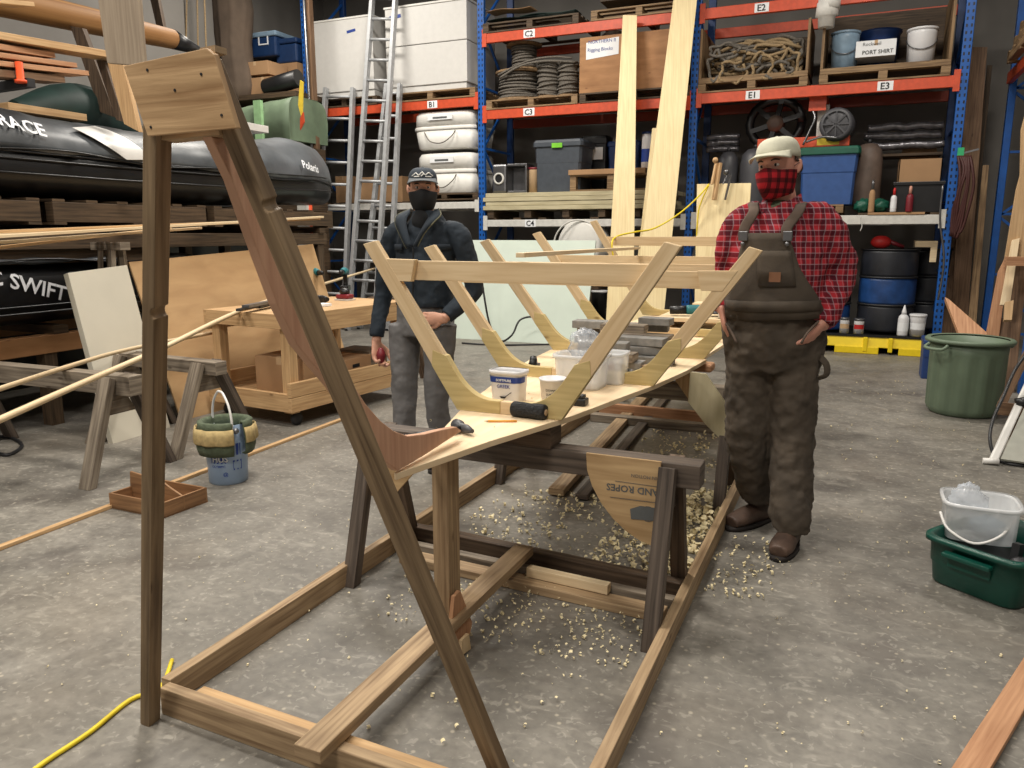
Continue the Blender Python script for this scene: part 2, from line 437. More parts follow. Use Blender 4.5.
ORG = {}
def link(name, mb, mat, org, parent=None, bevel=0, solid=0, remesh=0, wrinkle=0, wscale=.1, smooth_it=0):
    me = bpy.data.meshes.new(name); org = V(org)
    me.from_pydata([tuple(v-org) for v in mb.v], [], mb.f)
    ul = me.uv_layers.new(name='UVMap'); k = 0
    for u in mb.uv:
        for a in u: ul.data[k].uv = a; k += 1
    me.polygons.foreach_set('use_smooth', mb.sm)
    me.materials.append(MATS[mat]); me.update()
    o = bpy.data.objects.new(name, me); C.objects.link(o)
    if parent: o.parent = parent
    else: o.location = org
    ORG[o.name] = org
    if remesh:
        m = o.modifiers.new('r', 'REMESH'); m.mode = 'VOXEL'; m.voxel_size = remesh; m.use_smooth_shade = True
        if smooth_it:
            m = o.modifiers.new('s', 'SMOOTH'); m.factor = .5; m.iterations = smooth_it
    if wrinkle:
        t = bpy.data.textures.new(name+'_folds', 'CLOUDS'); t.noise_scale = wscale; t.noise_depth = 2
        m = o.modifiers.new('d', 'DISPLACE'); m.texture = t; m.strength = wrinkle; m.mid_level = .5; m.texture_coords = 'LOCAL'
    if solid:
        m = o.modifiers.new('t', 'SOLIDIFY'); m.thickness = solid; m.offset = 0
    if bevel:
        m = o.modifiers.new('b', 'BEVEL'); m.width = bevel; m.segments = 2; m.limit_method = 'ANGLE'; m.angle_limit = radians(40); m.harden_normals = False
    return o
def tagit(o, label, cat, group=None):
    o['label'] = label; o['category'] = cat
    if group: o['group'] = group
    return o
def thing(name, label, cat, loc, group=None):
    o = bpy.data.objects.new(name, None); C.objects.link(o); o.location = V(loc); o.empty_display_size = .1
    ORG[o.name] = V(loc)
    return tagit(o, label, cat, group)
def part(name, mb, mat, parent, label=None, **k):
    o = link(name, mb, mat, ORG[parent.name], parent, **k)
    if label: o['label'] = label
    return o
def solo(name, label, cat, mb, mat, group=None, **k):
    lo = V((sum(v.x for v in mb.v), sum(v.y for v in mb.v), 0))/len(mb.v); lo.z = min(v.z for v in mb.v)
    return tagit(link(name, mb, mat, lo, None, **k), label, cat, group)
def struct(name, mb, mat, **k):
    o = link(name, mb, mat, (0, 0, 0), None, **k); o['kind'] = 'structure'; return o
def text_mb(txt, size, o, ax, ay, align='LEFT', warp=None, bold=False, depth=.002):
    """lettering as thin solid mesh: origin o, unit axes ax (reading direction) and ay (up)"""
    c = bpy.data.curves.new('t', 'FONT'); c.body = txt; c.size = size; c.extrude = 0; c.align_x = align; c.resolution_u = 2
    c.offset = size*.018 if bold else 0
    ob = bpy.data.objects.new('t', c); C.objects.link(ob)
    me = bpy.data.meshes.new_from_object(ob.evaluated_get(bpy.context.evaluated_depsgraph_get()))
    bpy.data.objects.remove(ob); bpy.data.curves.remove(c)
    ax, ay, o = V(ax).normalized(), V(ay).normalized(), V(o); n = ax.cross(ay); mb = MB()
    for v in me.vertices:
        x, y = v.co.x, v.co.y
        mb.v.append(warp(x, y) if warp else o + ax*x + ay*y + n*depth)
    for p in me.polygons: mb.face(list(p.vertices), [(0, 0)]*len(p.vertices))
    bpy.data.meshes.remove(me)
    return mb
X_, Y_, Z_ = V((1, 0, 0)), V((0, 1, 0)), V((0, 0, 1))

# ---------------------------------------------------------------- room shell
RY = 10.6                    # front plane of the pallet racking
m = MB(); m.box(-14, 5, -2.5, 12.9, -.1, 0); struct('floor', m, 'concrete_floor')
m = MB(); m.box(-14, 5, 12.7, 12.85, 0, 6.6); struct('wall_back', m, 'wall_paint')
m = MB(); m.box(-9.6, -9.45, -2.5, 12.7, 0, 6.6); struct('wall_left', m, 'wall_paint')
m = MB(); m.box(3.2, 3.35, -2.5, 12.7, 0, 6.6); struct('wall_right', m, 'wall_paint')
m = MB(); m.box(-14, 5, -2.5, 12.9, 6.6, 6.7); struct('ceiling', m, 'ceiling_paint')
# ================================================================ strongback frame on the floor
XL, XR = -1.87, -.515
CX = -1.21
bf = thing('building_frame', 'low floor frame of old timbers with a leaning A-shaped support topped by plywood', 'frame', (-1.19, 2.0, 0))
m = MB(); m.beam((XL, 1.56, .0445), (XL, 6.9, .0445), .038, .089)
part('side_rail', m, 'old_fir_pale', bf, bevel=.003)
m = MB(); m.beam((XR, 1.42, .0445), (XR, 6.9, .0445), .038, .089)
part('side_rail', m, 'old_fir_pale', bf, bevel=.003)
a, b = pG(159, 688, .089), pG(300, 737, .089)
d = (b-a).normalized(); nrm = V((-d.y, d.x, 0))
m = MB(); m.beam(a + nrm*.02 - Z_*.0445, a + d*1.36 + nrm*.02 - Z_*.0445, .038, .089)
part('cross_timber', m, 'old_fir_pale', bf, bevel=.003)
m = MB(); m.beam(a + d*.10 + nrm*.062 - Z_*.05, a + d*1.30 + nrm*.062 - Z_*.05, .038, .078)
part('cross_timber', m, 'cart_pine', bf, bevel=.003)
m = MB(); m.beam((CX-.01, 1.43, .108), (CX-.01, 2.90, .108), .085, .038)
part('centre_timber', m, 'old_fir_pale', bf, bevel=.003)
m = MB(); m.beam((XL+.03, 3.0, .045), (XR-.02, 2.9, .045), .05, .089)
solo('cross_timber', 'dark brown cross timber on the floor under the front sawhorse', 'timber', m, 'old_fir_dark', bevel=.004)
m = MB(); m.beam((XL+.05, 2.88, .03), (XR-.03, 2.81, .03), .045, .055)
solo('cross_timber', 'grey-brown cross timber lying in front of the dark one', 'timber', m, 'grey_wood', bevel=.003)
m = MB(); m.beam((XL+.10, 2.80, .02), (XR-.05, 2.73, .02), .08, .038)
solo('cross_timber', 'pale flat cross timber lowest and nearest in the row beneath the front sawhorse', 'timber', m, 'old_fir_pale', bevel=.003)
m = MB(); m.beam((-1.16, 2.80, .062), (-.80, 2.775, .062), .04, .04)
solo('wood_offcut', 'short pale pine offcut with shavings on the flat cross timber', 'offcut', m, 'pale_pine', bevel=.002)
m = MB(); m.beam((XL+.06, 3.09, .03), (XR-.06, 2.99, .03), .03, .05)
solo('cross_timber', 'thin dark batten lying behind the dark brown cross timber', 'timber', m, 'old_fir_dark', bevel=.002)
p, q = pG(556, 492, .03), pG(655, 385, .03)
m = MB(); m.beam(p, q, .09, .04)
solo('loose_board', 'long light brown board slanting on the floor beneath the boat bottom', 'board', m, 'old_fir_pale', bevel=.003)
m = MB(); m.beam(p + V((.15, .0, -.008)), q + V((.2, -.3, -.008)), .07, .03)
solo('loose_board', 'dull grey board on the floor just right of the light brown slanting one', 'board', m, 'grey_wood_dark', bevel=.003)
m = MB(); m.beam((XL+.05, 5.9, .055), (XR-.02, 5.9, .055), .05, .10)
solo('cross_timber', 'reddish cross timber on the floor far under the boat bottom', 'timber', m, 'red_lumber', bevel=.003)
m = MB(); m.beam((XL+.05, 5.7, .03), (XR-.02, 5.7, .03), .09, .06)
solo('cross_timber', 'grey cross timber on the floor just in front of the reddish one', 'timber', m, 'grey_wood', bevel=.003)

# ---------------------------------------------------------------- leaning A-shaped support with plywood gusset
t = bf
GY = 1.17
def notched(P0, P1, w, h, nt_, nr):
    """timber P0->P1 with a half-round notch in its right edge; w across the view, h deep"""
    d = (P1-P0); L = d.length; d = d/L
    side = V((1, 0, 0)); side = (side - d*side.dot(d)).normalized(); n = side.cross(d).normalized()
    pts = [(0, -w/2), (0, w/2)]
    if nt_:
        for k in range(9):
            an = pi*k/8; pts.append((nt_*L - nr*cos(an), w/2 - nr*.8*sin(an)))
    pts += [(L, w/2), (L, -w/2)]
    mb = MB(); mb.prism([P0 + d*a_ + side*b_ - n*(h/2) for a_, b_ in pts], n, h, grain=d)
    return mb
foot = pG(142, 727, 0); top = pY(158, 98, GY+.04)
foot.z = 0
part('left_post', notched(V((foot.x, foot.y+.03, 0)), top, .036, .044, .745, .013), 'old_fir', t, bevel=.003)
lf = pG(499, 795, 0); ltop = pY(207, 62, GY+.045)
part('right_leg', notched(V((lf.x, lf.y+.03, .02)), ltop, .038, .045, .845, .012), 'old_fir', t, bevel=.003)
c = [pY(123, 66, GY), pY(206, 48, GY), pY(218, 55, GY+.012), pY(236, 128, GY+.012), pY(143, 136, GY)]
nn = (c[1]-c[0]).cross(c[3]-c[0]).normalized()
if nn.y < 0: nn = -nn
c2 = [p_ - nn*(p_-c[0]).dot(nn) for p_ in c]
gp = part('gusset_plate', MB().prism(c2, nn, .014, grain=X_), 'gusset_ply', t, 'rough knotty plywood plate', bevel=.0015)
for u, v in ((147, 70), (173, 90), (147, 127), (200, 74), (218, 115)):
    o_ = pY(u, v, GY); o_ = o_ - nn*(o_-c[0]).dot(nn)
    m = MB(); m.lathe(o_ - nn*.0015, [(.0028, 0), (.0028, .004)], 10, nn); part('screw', m, 'dark_steel', gp)
# top spacer block and horizontal cleat behind the plate
m = MB(); m.beam(pY(206, 53, GY+.03), pY(221, 50, GY+.03), .03, .012); part('top_block', m, 'old_fir_pale', t)
m = MB(); m.beam(pY(165, 139, GY+.07), pY(228, 133, GY+.07), .05, .012); part('cleat', m, 'old_fir_pale', t)

# ================================================================ the boat
BZ = .75
bt = t = thing('unfinished_boat', 'unfinished wooden boat: pointed plywood bottom, curved stem and five open V frames', 'boat', (CX, 3.0, .71))
right = [(-1.205, 1.88), (-1.107, 2.32), (-.975, 2.78), (-.905, 3.15), (-.825, 3.55), (-.765, 4.0), (-.735, 4.42)]
outline = [V((x, y, BZ-.022)) for x, y in right] + [V((2*CX - x, y, BZ-.022)) for x, y in reversed(right)]
m = MB(); m.prism(outline, Z_, .022, grain=Y_); part('fore_panel', m, 'birch_ply', t, bevel=.002)
r2 = [(-.775, 4.42), (-.74, 5.2), (-.76, 6.2), (-.80, 6.9)]
outline = [V((x, y, BZ-.026)) for x, y in r2] + [V((2*CX - x, y, BZ-.026)) for x, y in reversed(r2)]
m = MB(); m.prism(outline, Z_, .022, grain=Y_); part('aft_panel', m, 'birch_ply', t, bevel=.002)
m = MB(); m.box(-1.66, -.70, 4.40, 4.52, BZ-.075, BZ-.027); part('butt_block', m, 'red_lumber', t, 'reddish butt block', bevel=.015)

stem_f = [(211, 136), (232, 179), (256, 247), (277, 304), (297, 345), (333, 388), (360, 430), (380, 458), (398, 471)]
stem_a = [(462, 431), (457, 427), (441, 430), (425, 434), (408, 436), (394, 431), (381, 421), (366, 404), (352, 382), (330, 345), (308, 300), (285, 245), (262, 185), (246, 140)]
SX = CX + .012
pts = [pX(u, v, SX) for u, v in stem_f] + [pX(422, 457, SX)] + [pX(u, v, SX) for u, v in stem_a]
m = MB(); m.prism(pts, -X_, .026, grain=Z_)
part('stem', m, 'stem_ply', bt, 'curved reddish plywood stem', bevel=.003)

FR = [  # y, half bottom, half top, top z, z of cross bar top, bar left inset, ordinal word
    (2.72, .225, .655, 1.41, 1.345, 'nearest to the camera'),
    (3.53, .385, .84, 1.38, 1.285, 'second from the near end, in front of the man in overalls'),
    (4.43, .46, .96, 1.402, 1.283, 'third from the near end'),
    (5.42, .50, 1.01, 1.452, 1.30, 'fourth from the near end'),
    (6.72, .48, .99, 1.56, 1.43, 'farthest from the camera')]
def frame(i, y, hb, ht, zt, zb, word):
    L = hb - min(.26, hb*.85)
    m = MB(); m.box(CX-L, CX+L, y-.016, y+.016, BZ, BZ+.05); t = part('frame', m, 'frame_pine', bt, 'V frame with yellowish knees, '+word, bevel=.002)
    th = .032
    for s in (-1, 1):
        Cn = V((CX + s*hb, y, BZ)); T = V((CX + s*ht, y, zt)); a = (T-Cn).normalized(); b = V((-s, 0, 0))
        nin = V((-s*a.z, 0, abs(a.x)))          # towards the inside of the frame
        kl = min(.21, hb*1.0); kb = min(.26, hb*.85); wa, fb = .078, .052
        # arm
        st = Cn + a*(kl*.9)
        m = MB(); m.prism([st + V((0, -th/2, 0)), st + nin*wa*.92 + V((0, -th/2, 0)), T + nin*.058 - a*.02 + V((0, -th/2, 0)), T + V((0, -th/2, 0))], Y_, th, grain=a)
        part('arm', m, 'frame_pine', t, bevel=.003)
        # knee with hollow inner curve
        o = V((0, -th/2-.003, 0)); inner_c = Cn + a*.10*0 + nin*wa + b*.0
        e0 = Cn + a*kl + nin*wa; e1 = Cn + b*kb + Z_*fb
        # inner corner: intersection of arm inner line and floor inner line
        k = (BZ + fb - (Cn + nin*wa).z)/a.z; ic = Cn + nin*wa + a*k
        cur = []
        for q_ in range(11):
            w_ = q_/10; s0 = ic + a*.13; s1 = ic + b*.10
            cur.append(s0*(1-w_)**2 + ic*2*w_*(1-w_) + s1*w_*w_)
        pts = [Cn + o, Cn + a*kl + o] + [Cn + a*(kl+.05) + nin*wa*.5 + o, e0 + o] + [p_ + o for p_ in cur] + [e1 + o, Cn + b*kb + o]
        m = MB(); m.prism(pts, Y_, th+.006, grain=b); part('knee', m, 'knee_ply', t, 'yellowish glued plywood knee', bevel=.002)
    f = (zb-.04-BZ)/(zt-BZ); half = hb + (ht-hb)*f - .01
    z0 = zb-.078
    m = MB()
    hl = hb + (ht-hb)*((z0-BZ)/(zt-BZ)); hu = hb + (ht-hb)*((zb-BZ)/(zt-BZ))
    if i == 1: hu += 0
    yb = y + th/2
    m.prism([V((CX-hl+.03, yb, z0)), V((CX+hl-.03, yb, z0)), V((CX+hu-.02, yb, zb)), V((CX-hu+.02, yb, zb))], Y_, .022, grain=X_)
    part('cross_bar', m, 'frame_pine', t, bevel=.002)
    if i in (0, 1):
        s = -1 if i == 0 else 1
        x0 = CX + s*(hl-.13)
        m = MB(); m.prism([V((x0, yb-.035 if i else yb-.03, z0-.005)), V((CX+s*(hl-.035), yb-.035 if i else yb-.03, z0-.005)), V((CX+s*(hu-.03), yb-.035 if i else yb-.03, zb+.008)), V((x0-s*.02, yb-.035 if i else yb-.03, zb+.005))], Y_, .03, grain=X_)
        part('cleat', m, 'frame_pine', t, bevel=.002)
for i, a_ in enumerate(FR): frame(i, *a_)

# ================================================================ sawhorses
def rotz(v, c, a):
    v = V(v) - c; return V((v.x*cos(a)-v.y*sin(a), v.x*sin(a)+v.y*cos(a), v.z)) + c
def sawhorse(label, cx, cy, L, zt, rot, mats, group, splay=.25, bh=.09, bw=.10, leg_in=.112, lean=0.0, lw=.060):
    c = V((cx, cy, 0)); t = thing('sawhorse', label, 'sawhorse', (cx, cy, 0), group)
    R = lambda p: rotz(p, c, rot)
    m = MB(); m.beam(R((cx-L/2, cy, zt-bh/2)), R((cx+L/2, cy, zt-bh/2)), bw, bh); part('beam', m, mats[0], t, bevel=.004)
    for s in (-1, 1):
        x = cx + s*(L/2-leg_in)
        for k in (-1, 1):
            p0 = R((x, cy + k*(bw/2+.02), zt-.012)); p1 = R((x + s*lean, cy + k*splay, 0.0))
            d = (p1-p0).normalized(); sd = R((cx+1, cy, 0)) - c
            m = MB(); n_ = sd.cross(d).normalized()
            # foot cut flat on the floor
            w, h = lw, .050
            e = [p0 + sd*(w/2) + n_*h/2, p0 - sd*(w/2) + n_*h/2, p0 - sd*(w/2) - n_*h/2, p0 + sd*(w/2) - n_*h/2]
            f = [q_ + d*((0-q_.z)/d.z) for q_ in e]
            b0 = len(m.v); m.v += e + f; o_ = random.random()*5; ll = (p1-p0).length
            m.face([b0, b0+1, b0+2, b0+3], [(o_, 0), (o_, w), (o_+h, w), (o_+h, 0)]); m.face([b0+7, b0+6, b0+5, b0+4], [(o_, 0), (o_, w), (o_+h, w), (o_+h, 0)])
            for q_ in range(4):
                j = (q_+1) % 4; ww = w if q_ in (0, 2) else h
                m.face([b0+q_, b0+4+q_, b0+4+j, b0+j], [(o_, q_*.3), (o_+ll, q_*.3), (o_+ll, q_*.3+ww), (o_, q_*.3+ww)])
            part('leg', m, mats[1 + (k > 0)], t, bevel=.003)
        m = MB(); m.prism([R((x-.019*1, cy-(bw/2+.0), zt-bh-.001)), R((x-.019, cy+(bw/2+.0), zt-bh-.001)), R((x-.019, cy+bw/2+.06, zt-bh-.12)), R((x-.019, cy-bw/2-.06, zt-bh-.12))], (R((cx+1, cy, 0))-c), .018, grain=Y_)
        part('end_brace', m, mats[1], t)
    return t
t = sawhorse('heavy grey-brown sawhorse carrying the near end of the boat bottom', CX+.01, 2.74, 1.50, .635, 0, ('grey_wood_dark', 'grey_wood_dark', 'old_fir_dark'), 'bench sawhorses')
# near-right leg on this one is a paler timber; quarter-round plywood gusset with stencilled words
QY = 2.665
A = [pY(586, 453, QY), pY(662, 461, QY)]
cen = A[1]; r1 = pY(652, 548, QY)
pts = [A[0]]
P_ = [(586, 453), (587, 470), (592, 486), (601, 503), (613, 519), (627, 532), (640, 541), (654, 547), (657, 500), (661, 462)]
pts = [pY(u, v, QY) for u, v in P_]
qp = part('quarter_gusset', MB().prism(pts, Y_, .012, grain=X_), 'quarter_ply', t, 'quarter-round plywood gusset with upside-down lettering', bevel=.001)
yy = QY - .0015
def on(u, v, dy=0): return pY(u, v, yy-dy)
ax = (on(613, 494) - on(658, 500)).normalized(); ay = (on(657, 495) - on(658, 480)).normalized()
ax = V((ax.x, 0, ax.z)).normalized(); ay = V((ax.z, 0, -ax.x)); ay = ay if ay.z < 0 else -ay
for txt, sz, (u, v), bo in (('AND ROPES', .037, (659, 490), True), ('IN MOTION', .018, (657, 477), False)):
    part('lettering', text_mb(txt, sz, on(u, v), ax, ay, bold=bo, depth=-.0), 'ink_grey', qp)
m = MB()
for (a_, b_) in (((615, 481), (659, 487)), ((610, 497), (658, 503))): m.beam(on(*a_), on(*b_), .001, .0016, up=(0, 0, 1))
for k in range(14):
    a0, a1 = 2*pi*k/14, 2*pi*(k+1)/14; ce = on(648, 514)
    m.beam(ce + V((cos(a0)*.029, -.0005, sin(a0)*.029)), ce + V((cos(a1)*.029, -.0005, sin(a1)*.029)), .001, .002)
part('printed_lines', m, 'ink_grey', qp)
m = MB(); m.prism([on(630, 509, .0005), on(631, 519, .0005), on(654, 521, .0005), on(655, 508, .0005), on(640, 506, .0005)], Y_, .0008); part('printed_logo', m, 'ink_grey', qp)
# left end gusset
pts = [pY(361, 494, 2.62), pY(380, 497, 2.62), pY(397, 492, 2.62), pY(420, 466, 2.62), pY(412, 455, 2.62), pY(372, 458, 2.62)]
part('end_gusset', MB().prism(pts, Y_, .012), 'quarter_ply', t, bevel=.001)
m = MB(); m.box(-1.32, -1.02, 2.68, 2.80, .636, BZ-.024); solo('spacer_block', 'brown spacer block between the front sawhorse beam and the boat bottom', 'block', m, 'old_fir_dark', bevel=.003)

t = sawhorse('second sawhorse under the wide part of the boat bottom, beside the overalls', CX+.01, 4.22, 1.50, .64, 0, ('grey_wood', 'grey_wood_dark', 'old_fir_dark'), 'bench sawhorses')
QY2 = 4.06
pts = [pY(u, v, QY2) for u, v in ((690, 372), (706, 374), (728, 406), (732, 448), (722, 441), (706, 425), (688, 402))]
part('plywood_brace', MB().prism(pts, Y_, .014, grain=Z_), 'cream_board', t, 'pale plywood brace', bevel=.001)
pts = [pY(u, v, QY2+.02) for u, v in ((672, 376), (690, 371), (689, 400))]
part('plywood_brace', MB().prism(pts, Y_, .014, grain=Z_), 'quarter_ply', t, bevel=.001)
m = MB(); m.box(-1.5, -1.3, 4.16, 4.28, .641, BZ-.028)
solo('spacer_block', 'left spacer block under the wide part of the boat bottom', 'block', m, 'old_fir_pale', bevel=.003)
m = MB(); m.box(-1.12, -.92, 4.16, 4.28, .641, BZ-.028); solo('spacer_block', 'right spacer block under the wide part of the boat bottom', 'block', m, 'old_fir_pale', bevel=.003)
t = sawhorse('third sawhorse under the far end of the boat bottom', CX+.01, 6.3, 1.45, .70, 0, ('grey_wood', 'grey_wood_dark', 'old_fir_dark'), 'bench sawhorses')

# centre post under the tip with small brackets
t = bf
m = MB(); m.beam((-1.25, 2.26, .127), (-1.25, 2.26, BZ-.023), .062, .085, up=(0, 1, 0)); t = part('centre_post', m, 'old_fir_pale', bf, bevel=.003)
pts = [pX(u, v, -1.21) for u, v in ((448, 628), (451, 596), (457, 590), (469, 622), (466, 636), (456, 643))]
part('bracket', MB().prism(pts, X_, .014, grain=Z_), 'red_lumber', t, 'reddish angled plywood bracket')
pts = [pX(u, v, -1.16) for u, v in ((459, 655), (459, 640), (466, 633), (468, 648))]
m = MB().prism(pts, X_, .012, grain=Z_); part('lower_bracket', m, 'frame_pine', t)

# ================================================================ things on the boat bottom
z = BZ
def tub(name, label, c, w, d, h, mat, rimmat, taper=.88, group=None, cat='tub', rimh=.014):
    t = thing(name, label, cat, c, group); c = V(c)
    def ring(k, z_, r=.25):
        R = []; a_, b_ = w/2*k, d/2*k
        for j in range(28):
            an = 2*pi*j/28; e = .45
            R.append(c + V((a_*math.copysign(abs(cos(an))**e, cos(an)), b_*math.copysign(abs(sin(an))**e, sin(an)), z_)))
        return R
    m = MB(); m.loft([ring(taper*.97, 0), ring(taper, .004), ring(.97, h-.01), ring(1, h), ring(.95, h), ring(.93, h-.01), ring(taper*.93, .008)], cap=True)
    part('body', m, mat, t)
    m = MB(); m.loft([ring(1.0, h-rimh), ring(1.05, h-rimh), ring(1.05, h+.002), ring(.98, h+.003)], cap=False); part('rim', m, rimmat, t)
    return t, ring
c = pG(509, 401, z)
t, ring = tub('yogurt_tub', 'white tub with a blue label band standing on the boat bottom', (c.x, c.y, z), .15, .11, .135, 'tub_white', 'tub_white')
# label band on the near side, straight face
def rotated_label(c, w, d, h0, h1, k0, k1, mat, parent):
    m = MB(); a_, b_ = w/2, d/2
    g = []
    for z_, k in ((h0, k0), (h1, k1)):
        row = []
        for j in range(41):
            an = pi + pi*j/40; e = .45
            row.append(V((c.x + a_*k*math.copysign(abs(cos(an))**e, cos(an)), c.y + b_*k*math.copysign(abs(sin(an))**e, sin(an)), c.z+z_)))
        g.append(row)
    m.sheet(g); return part('label_band', m, mat, parent)
rotated_label(V((c.x, c.y, z)), .152, .112, .088, .113, .965, .985, 'label_blue', t)
fy = c.y - .0555
part('lettering', text_mb('GREEK', .020, V((c.x-.002, fy+.0015, z+.066)), X_, Z_, 'CENTER', bold=True), 'label_blue', t)
part('lettering', text_mb('SOFTPURE', .015, V((c.x+.0, fy-.0, z+.094)), X_, Z_, 'CENTER', bold=True), 'paper', t)
m = MB(); m.prism([V((c.x+x_, fy+.002, z+y_)) for x_, y_ in ((-.02, .03), (-.012, .022), (.006, .022), (.012, .03))], -Y_, .002)
m.beam(V((c.x+.008, fy+.001, z+.03)), V((c.x+.035, fy-.0, z+.05)), .002, .003); part('printed_spoon', m, 'ink', t)

c = pG(553, 404, z)
t = thing('plastic_cup', 'small white round cup with grey print in front of the clear tub', 'cup', c)
m = MB(); m.lathe(c, [(.046, 0), (.057, .105), (.061, .105), (.061, .112), (.054, .112), (.043, .006)], 28); part('cup_body', m, 'tub_white', t)
for k_, tx in enumerate(('DOWN UNDER', 'SURF CO', 'MILK')):
    def wr(x, y, k_=k_):
        an = -pi/2 - .25 + (x/.052); r = .0535 + .0 + (.04)*.06
        zz = .062 - k_*.018 + y; r = .046 + .011*zz/.105 + .0012
        return c + V((r*cos(an), r*sin(an), zz))
    part('lettering', text_mb(tx, .014, c, X_, Z_, warp=wr, bold=True), 'ink_grey', t)
c = pG(574, 388, z)
t, ring = tub('clear_tub', 'clear plastic storage tub full of bags beside the white cup', (c.x+.02, c.y+.05, z), .24, .2, .155, 'clear_tub', 'clear_tub')
random.seed(3)
def crumple(c, rx, ry, rz, n=1):
    m = MB(); R = []
    for i in range(13):
        t_ = .05 + (pi-.1)*i/12; row = []
        for j in range(20):
            k = 1 + random.uniform(-.22, .22)
            row.append(V(c) + V((rx*sin(t_)*cos(2*pi*j/20)*k, ry*sin(t_)*sin(2*pi*j/20)*k, -rz*cos(t_)*k)))
        R.append(row)
    return m.loft(R)
solo('plastic_bag', 'crumpled clear plastic bag bulging out of the clear tub', 'bag', crumple((c.x+.03, c.y+.06, z+.19), .075, .07, .075), 'clear_bag')
t, ring = tub('clear_tub', 'second clear plastic tub behind the arm of the nearest boat frame', (c.x+.13, c.y+.20, z), .13, .15, .15, 'clear_tub', 'clear_tub')
c = pG(529, 418, z)
dr = (pG(550, 419, z) - pG(510, 414, z)).normalized(); dr.z = 0
t = thing('twine_spool', 'black waxed twine spool lying on its side near the yogurt tub', 'spool', c)
cc = V((c.x, c.y, z+.030))
m = MB(); m.lathe(cc - dr*.072, [(.012, .0), (.025, 0), (.030, .006), (.031, .04), (.0285, .075), (.031, .11), (.030, .138), (.026, .144), (.012, .144)], 26, dr); part('twine', m, 'twine_black', t)
m = MB(); m.lathe(cc - dr*.075, [(.007, 0), (.012, 0), (.012, .150), (.007, .150)], 16, dr); part('core', m, 'cardboard_pale', t)
a, b = pG(484, 421, z+.005), pG(517, 421, z+.005)
t = thing('pencil', 'yellow pencil lying by the spool of black twine', 'pencil', a)
d_ = (b-a).normalized(); m = MB(); m.tube([a + d_*.016, b], .0042, 6); part('barrel', m, 'pencil_yellow', t)
m = MB(); m.tube([a, a + d_*.016], [.0008, .004], 6); part('tip', m, 'cardboard_pale', t)
# hammer
h0 = pG(463, 428, z+.018); h1 = pG(418, 436, z+.015)
t = thing('hammer', 'hammer with a dark head lying behind the curved stem', 'hammer', (h0.x, h0.y, z))
m = MB(); m.tube([h0, h0.lerp(h1, .5), h1 + (h1-h0)*.5], [.012, .013, .016], 10); part('handle', m, 'black_rubber', t)
dh = V((-(h1-h0).y, (h1-h0).x, 0)).normalized()
m = MB(); m.lathe(h0 - dh*.055 + Z_*.002, [(.017, 0), (.022, .003), (.022, .032), (.014, .042), (.016, .08), (.008, .12)], 14, dh); part('head', m, 'grey_tank', t)
# small stuff
def lump(name, label, cat, u, v, r, mat, zz=BZ, sx=1, sy=1, sz=1):
    c = pG(u, v, zz); m = MB(); m.ball((c.x, c.y, zz + r*sz), r*sx, r*sy, r*sz); return solo(name, label, cat, m, mat)
t = thing('caster_wheel', 'black roller knob just behind the clear tub', 'knob', pG(531, 371, z))
c = pG(533, 373, z); m = MB(); m.lathe((c.x-.02, c.y, z+.045), [(.02, 0), (.042, .005), (.045, .02), (.042, .035), (.02, .04)], 22, (1, .3, 0)); part('wheel', m, 'black_plastic', t)
m = MB(); m.lathe((c.x-.025, c.y, z+.045), [(.008, 0), (.008, .06)], 12, (1, .3, 0)); part('axle', m, 'steel', t)
c = pG(580, 405, z)
t = thing('drill_battery', 'little black battery pack tucked behind the foot of the nearest frame', 'battery', c)
m = MB(); m.box(c.x-.03, c.x+.03, c.y-.03, c.y+.03, z, z+.03); part('pack', m, 'black_plastic', t, bevel=.006)
m = MB(); m.box(c.x-.02, c.x+.02, c.y-.02, c.y+.02, z+.03, z+.045); part('contact_rail', m, 'dark_steel', t, bevel=.003)
# compact cordless tool
c = pG(618, 380, z)
t = thing('cordless_driver', 'black and red cordless driver lying on the board near the second frame', 'power tool', c)
m = MB(); m.tube([V((c.x-.06, c.y, z+.04)), V((c.x, c.y-.01, z+.045)), V((c.x+.05, c.y-.01, z+.04))], [.03, .042, .034], 14, 4); part('housing', m, 'black_plastic', t)
m = MB(); m.tube([V((c.x-.01, c.y-.01, z+.05)), V((c.x-.05, c.y-.02, z+.035)), V((c.x-.075, c.y-.02, z+.02))], [.036, .036, .018], 12, 3); part('grip', m, 'sander_red', t)
m = MB(); m.lathe((c.x+.045, c.y-.01, z+.04), [(.02, 0), (.018, .03), (.008, .035)], 14, (1, 0, 0)); part('chuck', m, 'steel', t)
m = MB(); m.box(c.x-.02, c.x+.045, c.y-.055, c.y-.02, z, z+.035); part('battery', m, 'black_plastic', t, bevel=.005)
# scraps between the frames
c = pG(645, 371, z)
solo('wood_offcut', 'brown wood offcut lying behind the black and red driver', 'offcut', MB().beam((c.x-.07, c.y+.03, z+.015), (c.x+.07, c.y, z+.015), .05, .03), 'old_fir_pale', bevel=.003)

